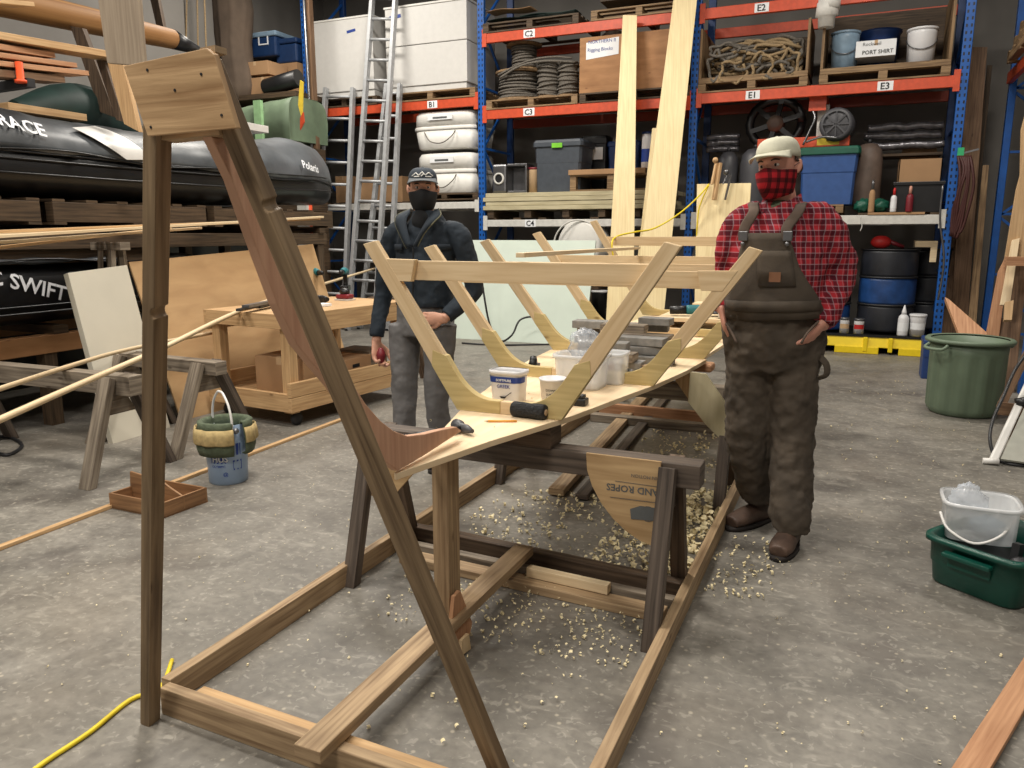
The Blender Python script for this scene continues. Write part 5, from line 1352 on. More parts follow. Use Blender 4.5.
# long lumber strips lying on trestles at boat height
random.seed(21)
for k, (u0, v0, u1, v1, w) in enumerate(((-60, 240, 322, 217, .05), (-60, 234, 318, 219, .06), (-50, 246, 200, 228, .05), (-40, 252, 170, 228, .04), (-60, 237, 250, 222, .05))):
    a_, b_ = pX(u0, v0, -5.0-k*.06), pX(u1, v1, -5.05-k*.06)
    m = MB(); m.beam(a_, b_, w, .02)
    solo('lumber_strip', 'long thin pine strip at boat height, ' + ('nearest of the bundle', 'second of the bundle', 'short low one of the bundle', 'lowest drooping one of the bundle', 'farthest of the bundle')[k], 'strip', m, 'cart_pine' if k % 2 else 'pale_pine', group='pine strips on the tall trestle', bevel=.002)
for k, (u, v) in enumerate(((115, 238), (-70, 247))):
    c = pX(u, v, -5.12); t = thing('trestle', ('tall grey trestle under the pine strips, above the cream door', 'second tall trestle off the left edge under the pine strips')[k], 'trestle', (c.x, c.y, 0), 'tall trestles')
    zt_ = c.z - .03
    m = MB(); m.beam((c.x-.22, c.y, zt_-.03), (c.x+.1, c.y, zt_-.03), .09, .06); part('beam', m, 'grey_wood', t, bevel=.003)
    for s in (-1, 1):
        for q in (-1, 1):
            m = MB(); m.beam((c.x-.06+.06*s, c.y+q*.04, zt_-.06), (c.x-.10+.08*s, c.y+q*.13, .0), .06, .035); part('leg', m, 'grey_wood', t, bevel=.003)

# leaning tan panel and cream door
def lean_panel(name, label, pts, t_, mat, cat='panel', grain=Z_):
    n = (pts[1]-pts[0]).cross(pts[3]-pts[0]).normalized(); n = n if n.x < 0 else -n
    m = MB(); m.prism(pts, n, t_, grain=grain); return solo(name, label, cat, m, mat, bevel=.002)
TL, TR = pX(129, 262, -5.12), pX(313, 244, -5.14)
d = (TR-TL).normalized(); dn = V((.33, 0, -1.20))
dn = (dn - d*dn.dot(d)).normalized()
L = TL.z/abs(dn.z); BL = TL + dn*L; BL.z = 0
L2 = TR.z/abs(dn.z); BR = TR + dn*L2
lean_panel('tan_panel', 'large tan sheet leaning on edge behind the workbench cart', [BL, V((BR.x, BR.y, BL.z)), TR, TL], .016, 'brown_panel', grain=Y_)
a0, a1 = pX(68, 273, -4.99), pX(127, 265, -5.0)
q0 = V((a0.x+.30, a0.y-.02, 0)); q1 = V((a1.x+.30, a1.y, 0))
t = lean_panel('cream_door', 'cream painted door-like panel leaning beside the tan sheet', [q0, q1, a1, a0], .05, 'door_cream', 'door panel')

# sawhorses with battens
lt = sawhorse('weathered sawhorse at the far left edge, nearest to the camera', -4.74, 3.20, 1.75, .625, .02, ('grey_wood', 'grey_wood', 'grey_wood_dark'), 'weathered sawhorses', splay=.30, leg_in=.15, bh=.12, lean=.03, lw=.09)
lt = sawhorse('weathered sawhorse behind the left post, in front of the tan sheet', -4.40, 3.93, 1.06, .605, -.05, ('grey_wood', 'grey_wood', 'grey_wood_dark'), 'weathered sawhorses', splay=.34, leg_in=.14, lean=.03, lw=.085)
p = [pG(-10, 424, .62), pG(80, 384, .66), pG(160, 349, .72), pG(240, 311, .87), pG(300, 291, .89), pG(380, 267, .93)]
m = MB(); m.tube(p, .018, 4, 6); solo('long_batten', 'long pale square batten sagging across the weathered sawhorse to the cart top', 'batten', m, 'pale_pine')
p = [pG(-10, 392, .635), pG(70, 366, .645), pG(130, 349, .64), pG(222, 331, .66)]
m = MB(); m.tube(p, [(.028, .016)]*4, 4, 6); solo('long_batten', 'shorter pale batten lying just behind the long square one', 'batten', m, 'pale_pine')

# workbench cart
t = thing('workbench_cart', 'pine workbench cart on casters with a lower shelf', 'workbench', (-4.18, 5.2, 0)); t.rotation_euler.z = radians(-6)
x0, x1, y0, y1, zt_ = -4.62, -3.78, 4.60, 6.0, .865
LG = .085
for x in (x0, x1-LG):
    for y in (y0, y1-LG):
        m = MB(); m.box(x, x+LG, y, y+LG, .10, zt_-.02, 'z'); part('leg', m, 'cart_pine', t, bevel=.004)
m = MB(); m.box(x0-.01, x1+.01, y0-.04, y0-.001, zt_-.11, zt_); part('front_rail', m, 'cart_pine', t, bevel=.004)
m = MB(); m.box(x0-.01, x1+.01, y1+.001, y1+.04, zt_-.11, zt_); part('back_rail', m, 'cart_pine', t, bevel=.004)
m = MB(); m.box(x1+.001, x1+.04, y0-.04, y1+.04, zt_-.16, zt_, 'y'); part('side_rail', m, 'cart_pine', t, bevel=.004)
m = MB(); m.box(x0-.04, x0-.001, y0-.04, y1+.04, zt_-.16, zt_, 'y'); part('side_rail', m, 'cart_pine', t, bevel=.004)
m = MB(); m.box(x0, x1, y0, y1, zt_-.018, zt_-.002, 'y'); part('top', m, 'cart_pine', t, 'worn stained pine top')
m = MB(); m.box(x0-.01, x1+.01, y0-.04, y0-.001, .12, .26); part('lower_rail', m, 'cart_pine', t, bevel=.004)
for x in (x1+.001, x0-.041):
    for z0 in (.12, .235):
        m = MB(); m.box(x, x+.038, y0-.04, y1+.04, z0, z0+.112, 'y'); part('lower_rail', m, 'cart_pine', t, bevel=.004)
m = MB(); m.box(x0+.0, x1-.0, y0, y1, .20, .215, 'y'); part('shelf', m, 'cart_pine', t)
for x in (x0+.06, x1-.03):
    for y in (y0+.06, y1-.06):
        m = MB(); m.lathe((x-.018, y+.01, .05), [(.02, 0), (.05, .002), (.05, .034), (.02, .036)], 22, (1, 0, 0)); m.box(x-.025, x+.025, y-.03, y+.03, .098, .118); part('caster', m, 'dark_steel', t)
def cbox(name, label, x0, x1, y0, y1, z0, z1, mat='cardboard', hole=False):
    t = thing(name, label, 'box', ((x0+x1)/2, (y0+y1)/2, z0))
    m = MB(); m.box(x0, x1, y0, y1, z0, z1); part('carton', m, mat, t, bevel=.003)
    m = MB(); m.box((x0+x1)/2-.025, (x0+x1)/2+.025, y0-.001, y1, z1, z1+.001); m.box((x0+x1)/2-.025, (x0+x1)/2+.025, y0-.001, y0-.0001, z1-.06, z1); part('packing_tape', m, 'cardboard_pale', t)
    if hole: m = MB(); m.box(x1, x1+.002, (y0+y1)/2-.05, (y0+y1)/2+.05, z1-.08, z1-.05); part('hand_hole', m, 'hole_black', t)
cbox('cardboard_box', 'plain cardboard box on the cart shelf beside the near leg', -4.34, -3.86, 4.74, 5.08, .216, .50)
cbox('cardboard_box', 'open brown carton deeper on the cart shelf with a hand hole', -4.25, -3.82, 5.15, 5.6, .216, .42, 'cardboard', True)
m = MB(); m.box(-4.2, -3.85, 5.62, 5.9, .216, .44); solo('grey_crate', 'greyish wooden crate at the back of the cart shelf', 'crate', m, 'grey_wood', bevel=.004)
# floor things behind the cart
for k, (u0, v0, u1, v1) in enumerate(((352, 330, 362, 352), )):
    pass
m = MB(); m.beam((-4.2, 6.9, .0), (-4.45, 6.9, .75), .09, .04, up=(0, 1, 0)); m.beam((-3.95, 6.75, .0), (-4.15, 6.75, .75), .09, .04, up=(0, 1, 0)); m.beam((-4.6, 6.75, .78), (-3.9, 6.75, .78), .09, .06)
solo('trestle', 'dark timber trestle standing behind the workbench cart', 'trestle', m, 'old_fir_dark')
# tools on the cart
zc_ = zt_
def drill(label, u, v, yaw, body='teal'):
    c = pG(u, v, zc_+.0); c.z = zc_; t = thing('cordless_drill', label, 'power tool', c, None)
    dx = V((cos(yaw), sin(yaw), 0)); sd = V((-dx.y, dx.x, 0))
    m = MB(); m.tube([c + dx*-.07 + Z_*.2, c + Z_*.21, c + dx*.07 + Z_*.2], [.034, .038, .03], 14, 3); part('motor_housing', m, body, t)
    m = MB(); m.tube([c + dx*.07 + Z_*.2, c + dx*.13 + Z_*.2, c + dx*.16 + Z_*.2], [.026, .024, .012], 14); part('chuck', m, 'black_plastic', t)
    m = MB(); m.tube([c + dx*-.02 + Z_*.18, c + dx*-.035 + Z_*.1, c + dx*-.03 + Z_*.06], [(.024, .02)]*3, 12, 3); part('grip', m, 'black_plastic', t)
    m = MB(); m.frame(c + dx*-.02 + Z_*.03, dx, sd, Z_, .13, .085, .058); part('battery', m, 'black_plastic', t, bevel=.008)
drill('teal cordless drill on the cart beside the slanted leg', 316, 292, -.4)
drill('taller teal impact driver on the cart right of the other drill', 345, 291, -1.2)
c = pG(345, 300, zc_); c.z = zc_
t = thing('palm_sander', 'dark red palm sander lying on the cart near the man in navy', 'power tool', c)
m = MB(); m.box(c.x-.07, c.x+.07, c.y-.05, c.y+.05, zc_+.012, zc_+.055); part('body', m, 'sander_red', t, bevel=.015)
m = MB(); m.box(c.x-.08, c.x+.08, c.y-.055, c.y+.055, zc_, zc_+.011); part('sanding_pad', m, 'white_steel', t)
m = MB(); m.ball((c.x, c.y, zc_+.075), .05, .045, .035); part('palm_grip', m, 'black_plastic', t)
c = pG(318, 303, zc_); c.z = zc_
m = MB(); m.tube([c+V((-.12, .0, .03)), c+V((0, .05, .03)), c+V((.1, .0, .035))], [.03, .035, .02], 12, 3); solo('heat_gun', 'black tool body lying in front of the drills', 'power tool', m, 'black_plastic')
c = pG(322, 306, zc_); m = MB(); m.prism([c+V((x_, y_, .001)) for x_, y_ in ((-.06, -.05), (.05, -.04), (.07, .04), (-.03, .06))], Z_, .02); solo('paper_towel', 'crumpled white paper on the cart top', 'paper', m, 'paper')
c = pG(255, 306, zc_)
t = thing('bar_clamp', 'grey bar clamp with yellow trim lying at the near corner of the cart', 'clamp', (c.x, c.y, zc_))
a_, b_ = pG(238, 310, zc_+.03), pG(278, 302, zc_+.03)
m = MB(); m.beam(a_, b_, .035, .02); part('bar', m, 'dark_steel', t); m = MB(); m.beam(a_.lerp(b_, .45)-Z_*.005, b_+(b_-a_)*.15, .05, .03); part('grip', m, 'black_plastic', t, bevel=.008)
m = MB(); m.beam(a_+V((0, .08, .02)), a_.lerp(b_, .7)+V((0, .1, .02)), .06, .02); part('jaw', m, 'steel', t); m = MB(); m.beam(a_.lerp(b_, .5)+Z_*.012, a_.lerp(b_, .6)+Z_*.012, .02, .012); part('trim', m, 'yellow_label', t)
c = pG(281, 311, zc_); m = MB(); m.lathe((c.x, c.y, zc_), [(.03, 0), (.035, .008), (.02, .02)], 16); solo('blue_disc', 'small bright blue disc on the cart top', 'disc', m, 'blue_steel')

# bucket with canvas tool organiser
c = pG(229, 480, 0); c.y += .0
t = thing('tool_bucket', 'plastic bucket with blue print wearing a green canvas tool organiser', 'bucket', c)
R0, H_ = .125, .36
m = MB(); m.lathe(c, [(R0*.86, 0), (R0*.89, .005), (R0*.97, H_*.7), (R0, H_), (R0*.97, H_), (R0*.84, .01)], 32); part('pail', m, 'clear_pail', t)
def wrap_on(c, r0, r1, h):
    def f(x0, z0, an0):
        an0 += pi*.22
        def wr(x, y):
            z_ = z0+y; r = r0+(r1-r0)*z_/h + .0015; an = an0 + x/r; return c + V((r*cos(an), r*sin(an), z_))
        return wr
    return f
f = wrap_on(c, R0*.88, R0, H_)
def patch(z0, z1, a0, a1, mat, name, k=1.004):
    a0 += pi*.22; a1 += pi*.22
    m = MB(); m.sheet([[c + V(((R0*.88+(R0*.12)*z_/H_)*k*cos(an), (R0*.88+(R0*.12)*z_/H_)*k*sin(an), z_)) for an in [a0+(a1-a0)*j/14 for j in range(15)]] for z_ in (z0, z1)]); return part(name, m, mat, t)
lb = patch(.135, .19, -2.35, -1.55, 'label_blue', 'printed_band')
part('lettering', text_mb('HUS', .05, c, X_, Z_, warp=f(0, .145, -2.25), bold=True), 'paper', t)
part('lettering', text_mb('OLYMPIC', .02, c, X_, Z_, warp=f(0, .11, -2.3), bold=True), 'label_blue', t)
part('lettering', text_mb('@', .03, c, X_, Z_, warp=f(0, .06, -1.75), bold=True), 'label_blue', t)
patch(.09, .15, -1.25, -.75, 'label_blue', 'printed_block'); patch(.10, .14, -1.2, -.8, 'clear_pail', 'printed_window', 1.008)
patch(.18, .25, -1.2, -.8, 'label_blue', 'printed_block')
# organiser: ring of cloth around the top
def ringpts(r, z_, amp=0, n=48, ph_=0, gap=None):
    return [c + V(((r+amp*abs(math.sin(j*pi*14/n)))*cos(2*pi*j/n+ph_), (r+amp*abs(math.sin(j*pi*14/n)))*sin(2*pi*j/n+ph_), z_)) for j in range(n)]
A0, A1 = -pi*.17, -pi*.06
def cloth(a0, a1, prof, mat, name, amp=0, n=40):
    g = []
    for r, z_ in prof:
        row = []
        for j in range(n+1):
            an = a0+(a1-a0)*j/n; rr_ = r+amp*abs(math.sin(j*pi*10/n)); row.append(c + V((rr_*cos(an), rr_*sin(an), z_)))
        g.append(row)
    m = MB(); m.sheet(g); return part(name, m, mat, t, solid=.006)
cloth(-pi*2+A1+.1, A0-.0, [(.130, .19), (.152, .185), (.162, .22), (.158, .30), (.148, .35), (.150, .372), (.130, .378), (.118, .36), (.112, .28)], 'canvas_green', 'organiser', .004)
cloth(-pi*2+A1+.1, A0-.0, [(.168, .255), (.172, .262), (.168, .31), (.160, .345)], 'canvas_tan', 'pocket_row', .011, 96)
m = MB(); hs = [(-.9, 0), (-.95, .25), (-.75, .6), (-.3, .86), (.0, .9), (.3, .86), (.75, .6), (.95, .25), (.9, 0)]
hd = V((cos(-.35*pi+pi/2*0), 0, 0)); e = V((.92, -.38, 0)).normalized()
m.tube([c + e*(.14*a_) + Z_*(.33+.24*b_) + V((0, -.02, 0)) for a_, b_ in hs], .007, 8, 4); part('bail_handle', m, 'handle_white', t)
for s in (-1, 1): m = MB(); m.ball(c + e*(.145*s)+Z_*.33, .018, .018, .018); part('handle_lug', m, 'steel', t)
# wooden tray box
t = thing('wooden_tray', 'open brown wooden tool tray on the floor behind the left post', 'tray', (-3.38, 2.95, 0))
Q = [pG(110, 508), pG(163, 519), pG(208, 502), pG(150, 478)]
q0, q1, q2 = Q[0], Q[1], Q[2]; q3 = q0 + (q2-q1)
def wallp(a_, b_, h, h2=None, t_=.012, nm='tray_side'):
    n = (b_-a_).cross(Z_).normalized(); m = MB(); m.prism([a_, b_, b_+Z_*(h2 or h), a_+Z_*h], -n, t_, grain=(b_-a_)); part(nm, m, 'tray_wood', t, bevel=.002)
wallp(q0, q1, .085); wallp(q1, q2, .085); wallp(q2, q3, .085); wallp(q3, q0, .085)
m = MB(); m.prism([q0+Z_*.001, q1+Z_*.001, q2+Z_*.001, q3+Z_*.001], Z_, .01); part('bottom', m, 'tray_wood', t)
mid0, mid1 = q0.lerp(q3, .45), q1.lerp(q2, .45)
ps = [mid0+Z_*.01, mid1+Z_*.01, mid1+Z_*.08, mid0.lerp(mid1, .75)+Z_*.12, mid0.lerp(mid1, .55)+Z_*.16, mid0.lerp(mid1, .3)+Z_*.16, mid0.lerp(mid1, .02)+Z_*.17, mid0+Z_*.09]
m = MB(); m.prism(ps, (q3-q0).normalized(), .012, grain=(q1-q0)); part('divider_handle', m, 'tray_wood', t, bevel=.002)
# floor battens and cords
a_, b_ = pG(-20, 555, .01), pG(345, 418, .01); m = MB(); m.beam(a_, b_, .035, .02); solo('floor_batten', 'long pale batten lying on the floor past the tray and the bucket', 'batten', m, 'cart_pine', bevel=.003)
m = MB(); m.tube([pG(-5, 800, .008), pG(45, 762, .008), pG(90, 732, .008), pG(130, 700, .008), pG(160, 688, .008), pG(172, 660, .008)], .0075, 8, 5); solo('extension_cord', 'yellow extension cord curving on the floor at the bottom left', 'cord', m, 'yellow_cord')
m = MB(); m.tube([pG(-6, 452, .01), pG(8, 455, .01), pG(22, 446, .01), pG(12, 438, .01), pG(-6, 436, .01)], .012, 6, 4); solo('dark_cable', 'dark cable loop on the floor at the left edge', 'cable', m, 'cable_dark')

# ---------------------------------------------------------------- upper left
def bx_(name, label, cat, u0, u1, v0, v1, y, dy, mat, **k):
    a_, b_ = pY(u0, v1, y), pY(u1, v0, y); m = MB(); m.box(a_.x, b_.x, y, y+dy, a_.z, b_.z); return solo(name, label, cat, m, mat, **k)
XW = -5.6
lumber = [(-30, 33, 112, 57, .09, .05, 'cart_pine', 'top pale board of the reddish lumber stack'), (-30, 44, 46, 56, .07, .04, 'red_lumber', 'short reddish board under the top pale one'), (-30, 53, 68, 66, .08, .035, 'red_lumber', 'middle board of the reddish lumber stack'), (-30, 62, 79, 74, .10, .035, 'red_lumber', 'lower long board of the reddish lumber stack'), (-30, 72, 55, 80, .09, .05, 'brown_plank', 'dark board at the bottom of the reddish lumber stack'), (-30, 0, 24, 5, .08, .03, 'cart_pine', 'pale board end at the very top left corner')]
for k, (u0, v0, u1, v1, w, h, mt, lb) in enumerate(lumber):
    m = MB(); a_, b_ = pX(u0, v0, XW), pX(u1, v1, XW-.1); m.beam(a_, b_, w+.1, h); solo('lumber_board', lb, 'board', m, mt, group='reddish lumber on the wall arms', bevel=.003)
t = thing('wall_arm', 'dark steel arm holding up the reddish lumber stack, with an orange end peg', 'bracket', pX(20, 84, XW))
a_ = pX(20, 84, XW); m = MB(); m.beam((a_.x+.12, a_.y, a_.z), (-9.44, a_.y+.1, a_.z-.05), .06, .06); part('arm', m, 'dark_steel', t)
m = MB(); c = pX(20, 74, XW+.09); m.lathe((c.x, c.y, c.z-.06), [(.04, 0), (.04, .02), (.025, .025), (.025, .14)], 14); part('peg', m, 'orange_plastic', t)
a_, b_ = pX(-40, -8, -6.6), pX(172, 39, -6.9)
m = MB(); m.tube([a_, a_.lerp(b_, .5), b_], [.125, .12, .10], 20, 3); t = thing('timber_mast', 'long round varnished mast with a black tip lying high on the left', 'mast', a_)
part('spar', m, 'mast_wood', t); m = MB(); m.tube([b_, b_+(pX(197, 50, -6.95)-b_)*1.0], [.102, .05], 20); part('tip_sleeve', m, 'black_plastic', t)
def leaner(label, pts, y, t_, mat, name='leaning_board', group=None):
    P_ = [pY(u, v, y) for u, v in pts]; m = MB(); m.prism(P_, Y_, t_, grain=Z_); return solo(name, label, 'board', m, mat, group=group, bevel=.003)
leaner('wide pale plank hanging down behind the top of the left post', [(95, -20), (136, -20), (143, 66), (107, 63)], 3.1, .03, 'beige_plank')
leaner('narrow pale stud slanting behind the gusset plate', [(107, 61), (122, 61), (139, 132), (124, 124)], 4.4, .04, 'cart_pine')
leaner('dark leaning stud against the left wall behind the lumber stack', [(70, 26), (82, 28), (116, 118), (100, 112)], 5.2, .05, 'old_fir_dark')
leaner('second dark leaning stud left of the pale one', [(96, 60), (104, 60), (124, 122), (116, 120)], 4.7, .05, 'old_fir_dark')
leaner('thin brown stud near the ceiling right of the pale plank', [(148, -10), (156, -10), (164, 30), (158, 34)], 7.5, .05, 'old_fir_dark')
m = MB(); a_ = pX(80, 118, -6.6); m.tube([a_+V((0, -.6, -.05)), a_+V((0, 0, .08)), a_+V((-.1, .7, -.05))], [.12, .22, .1], 16, 6); solo('dark_green_tarp', 'dark green tarp bundle on top of the upper boat', 'tarp', m, 'tarp_dark', wrinkle=.04, wscale=.2)
m = MB(); a_ = pX(36, 112, -6.4); m.beam(a_+V((0, -.3, 0)), a_+V((0, .4, 0)), .2, .06); solo('pale_board_end', 'pale board end lying on the upper boat cover left of the green tarp', 'board', m, 'cart_pine', bevel=.003)
# end of white painted plank above the boat bow
P_ = [pY(222, 112, 5.4), pY(268, 107, 5.4), pY(273, 111, 5.4), pY(256, 132, 5.4), pY(225, 134, 5.4)]
q_ = [pX(u, v, -5.5) for u, v in ((226, 112), (268, 107), (273, 111), (255, 131), (250, 133), (222, 137))]
m = MB(); zt_ = 2.42
m.box(-6.2, -5.62, 6.0, 6.55, 2.47, 2.54); solo('white_plank', 'thick white-topped plank end sticking out behind the slanted leg', 'plank', m, 'white_panel', bevel=.004)
# shelf with coolers at the back left
ysf = 10.0
m = MB(); a_, b_ = pY(205, 100, ysf), pY(300, 98, ysf); m.box(a_.x, b_.x, ysf-.1, ysf+1.2, a_.z-.08, a_.z); solo('mezzanine_shelf', 'timber shelf edge under the cardboard boxes at the back left', 'shelf', m, 'pallet_dark', bevel=.005)
zs = pY(250, 99, ysf).z
t = thing('covered_dinghy', 'pale green covered dinghy hull behind the bow of the upper boat', 'boat', pY(280, 150, 9.6))
a_, b_ = pY(228, 146, 9.6), pY(296, 146, 9.6); h = pY(280, 98, 9.6).z-a_.z
g = []
for i in range(11):
    x = a_.x+(b_.x-a_.x+.1)*i/10; rr = []
    hh_ = h*(.78+.22*i/10)
    for j in range(21):
        an = pi*j/20; rr.append(V((x, 9.8-.45*math.copysign(abs(cos(an))**.4, cos(an)), a_.z+hh_*abs(sin(an))**.35)))
    g.append(rr)
m = MB(); m.loft(g); part('hull', m, 'tarp_green', t, wrinkle=.04, wscale=.2)
m = MB(); m.box(a_.x+(b_.x-a_.x)*.62, a_.x+(b_.x-a_.x)*.72, 9.30, 9.36, a_.z, a_.z+h*.9); part('strap', m, 'lime_pale', t)
bx_('shelf_post', 'dark timber crib under the covered dinghy', 'crib', 230, 300, 146, 330, 9.5, .6, 'pallet_dark')
for k, (u0, u1, v0, v1, lb) in enumerate(((240, 254, 78, 99, 'small cardboard box at the left of the back shelf'), (254, 272, 76, 99, 'cardboard box right of the small one on the back shelf'), (242, 268, 60, 77, 'cardboard box stacked on the two on the back shelf'), (226, 240, 80, 99, 'shadowed cardboard box leftmost on the back shelf'))):
    a_, b_ = pY(u0, v1, ysf+.05), pY(u1, v0, ysf+.05); cbox('cardboard_box', lb, a_.x+.01, b_.x-.01, ysf+.05, ysf+.5, a_.z+.01, b_.z)
t = thing('cooler', 'dark blue cooler box with a white emblem on the back shelf', 'cooler', pY(262, 60, ysf+.5))
a_, b_ = pY(252, 58, ysf+.45), pY(275, 30, ysf+.45)
m = MB(); m.box(a_.x, b_.x, ysf+.45, ysf+.9, a_.z, b_.z-.08); part('body', m, 'cooler_blue', t, bevel=.03); m = MB(); m.box(a_.x-.02, b_.x+.02, ysf+.43, ysf+.92, b_.z-.079, b_.z); part('lid', m, 'pail_blue', t, bevel=.02)
m = MB(); c = pY(262, 38, ysf+.42)
for q in ((-.1, -.1, .2, .02), (-.1, .08, .2, .02), (-.1, -.08, .02, .16), (.08, -.08, .02, .16)): m.box(c.x+q[0], c.x+q[0]+q[2], ysf+.44, ysf+.449, c.z+q[1], c.z+q[1]+q[3])
part('emblem', m, 'white_text', t)
t = thing('cooler', 'second dark blue cooler box right of the one with the emblem', 'cooler', pY(285, 62, ysf+.5))
a_, b_ = pY(276, 64, ysf+.55), pY(296, 37, ysf+.55)
m = MB(); m.box(a_.x, b_.x, ysf+.55, ysf+1.0, a_.z, b_.z-.08); part('body', m, 'cooler_blue', t, bevel=.03); m = MB(); m.box(a_.x-.02, b_.x+.02, ysf+.53, ysf+1.02, b_.z-.079, b_.z); part('lid', m, 'cooler_blue', t, bevel=.02)
bx_('dark_shelf_stack', 'stack of brown boxes under the two coolers', 'box', 254, 297, 62, 101, ysf+.55, .4, 'cardboard')
a_, b_ = pY(266, 88, ysf), pY(299, 78, ysf); m = MB(); m.lathe(a_, [(.12, 0), (.13, .02), (.13, (b_-a_).length)], 18, (b_-a_)); solo('black_roll', 'black rolled mat lying on the back shelf', 'roll', m, 'black_plastic')
# hanging brown cloth column and strings
m = MB(); a_ = pY(229, 100, 9.9); g = []
for i in range(13):
    z_ = a_.z + (6.2-a_.z)*i/12; g.append([V((a_.x + (.30+.05*math.sin(i*1.3))*cos(2*pi*j/28)*(1+.12*math.sin(j*2.2)), 10.1 + .25*sin(2*pi*j/28)*(1+.12*math.sin(j*2.2)), z_)) for j in range(28)])
m.loft(g); solo('hanging_sail', 'tall brown-grey bundled sail hanging behind the gusset plate', 'sail', m, 'tarp_brown')
for k, (u0, u1) in enumerate(((180, 174), (188, 186), (196, 198), (202, 206))):
    m = MB(); m.tube([pY(u0, -60, 9.3), pY(u1, 45, 9.3), pY(u1+1, 120, 9.3)], .012, 6, 3); solo('hanging_line', 'thin pale line hanging from the ceiling, ' + ('leftmost of four', 'second from the left of four', 'third from the left of four', 'rightmost of four, beside the bundled sail')[k], 'rope', m, 'rope_tan', group='hanging lines')
# pipes next to the rack's left upright
P0, P1 = pY(313, 175, 9.9), pY(304, 0, 9.9)
dd = (P1-P0)/(P1.z-P0.z)
m = MB(); m.tube([P0-dd*(P0.z), P1+dd*(6.5-P1.z)], .022, 10); solo('conduit_pipe', 'thin grey pipe standing beside the leftmost blue upright', 'pipe', m, 'steel')
m = MB(); q0_, q1_ = P0-dd*P0.z+V((-.0, .1, 0)), P1+dd*(6.5-P1.z)+V((-.0, .1, 0)); m.beam(q0_, q1_, .09, .09, up=(0, 1, 0)); solo('timber_post', 'brown timber post right behind the thin grey pipe', 'post', m, 'brown_plank')
c0, c1 = pY(312, 330, 9.2), pY(308, 205, 9.2)
m = MB(); m.tube([V((c0.x, 9.2, 0)), c1], .06, 12); solo('orange_pipe', 'orange upright pipe left of the short ladder', 'pipe', m, 'orange_steel')
m = MB(); P_ = [pY(298, 238, 9.0), pY(308, 238, 9.0), pY(306, 200, 9.0), pY(297, 200, 9.0)]; m.prism(P_, Y_, .05); m.box(P_[0].x, P_[1].x, 9.0, 9.05, 0, P_[0].z-.001); solo('grey_board', 'pale grey board standing left of the orange pipe', 'board', m, 'white_steel')
m = MB(); c = pY(300, 110, 9.4); m.prism([pY(300, 80, 9.2), pY(303, 82, 9.2), pY(302, 120, 9.2), pY(298, 105, 9.2)], Y_, .02); solo('yellow_flag', 'yellow and red flag cloth hanging beside the pipe', 'flag', m, 'yellow_label')
m = MB(); m.prism([pY(303, 112, 9.18), pY(304, 122, 9.18), pY(300, 130, 9.18), pY(300, 118, 9.18)], Y_, .02); solo('red_flag', 'red flag corner hanging under the yellow cloth', 'flag', m, 'orange_steel')

# ================================================================ right side
def upr2(x, y, h, label):
    t = thing('rack_upright', label, 'rack upright', (x, y, 0), 'right-hand uprights')
    m = MB(); m.box(x, x+.08, y-.05, y+.05, 0, h, 'z'); part('front_post', m, 'blue_slotted_y', t, bevel=.006)
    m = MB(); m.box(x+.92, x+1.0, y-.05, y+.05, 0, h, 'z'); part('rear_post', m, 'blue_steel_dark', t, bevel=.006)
    m = MB(); z_ = .2
    k = 0
    while z_ < h-1:
        m.beam((x+.08, y, z_+(.7 if k % 2 else 0)), (x+.92, y, z_+(0 if k % 2 else .7)), .03, .03); m.beam((x+.08, y, z_), (x+.92, y, z_), .03, .03); z_ += .75; k += 1
    part('lattice', m, 'blue_steel', t)
c = pX(981, 325, 1.55)
upr2(1.55, c.y, 4.4, 'blue right-hand rack upright standing behind the green bin')
c2_ = pX(1017, 380, 1.45)
upr2(1.47, c2_.y, 2.0, 'blue right-hand rack upright nearest the edge of the photo') if False else None
m = MB(); m.box(1.47, 1.56, c2_.y-.06, c2_.y+.06, 0, 1.05, 'z'); solo('blue_stub_post', 'low blue post at the right edge beside the white frame', 'post', m, 'blue_steel', bevel=.005)
zb = pX(1000, 84, 1.55)
t = thing('rack_beam', 'orange beam of the right-hand rack at the top right corner', 'rack beam', (1.6, zb.y, zb.z), 'orange beams')
m = MB(); m.box(1.52, 1.58, zb.y-2.6, c.y+.0, zb.z-.13, zb.z, 'y'); part('front_beam', m, 'orange_steel', t, bevel=.005)
m = MB(); m.box(2.47, 2.53, zb.y-2.6, c.y, zb.z-.13, zb.z, 'y'); part('rear_beam', m, 'orange_dark', t, bevel=.005)
for k in range(4):
    pallet('wooden pallet on the right-hand rack, ' + ('lowest', 'second', 'third', 'topmost')[k] + ' of the pile', 1.42+.03*k, 2.55, zb.z+.001+k*.131, y0=c.y-2.2-.1*k, dy=1.6, mat='pallet_wood', group='pallets on the right-hand rack')
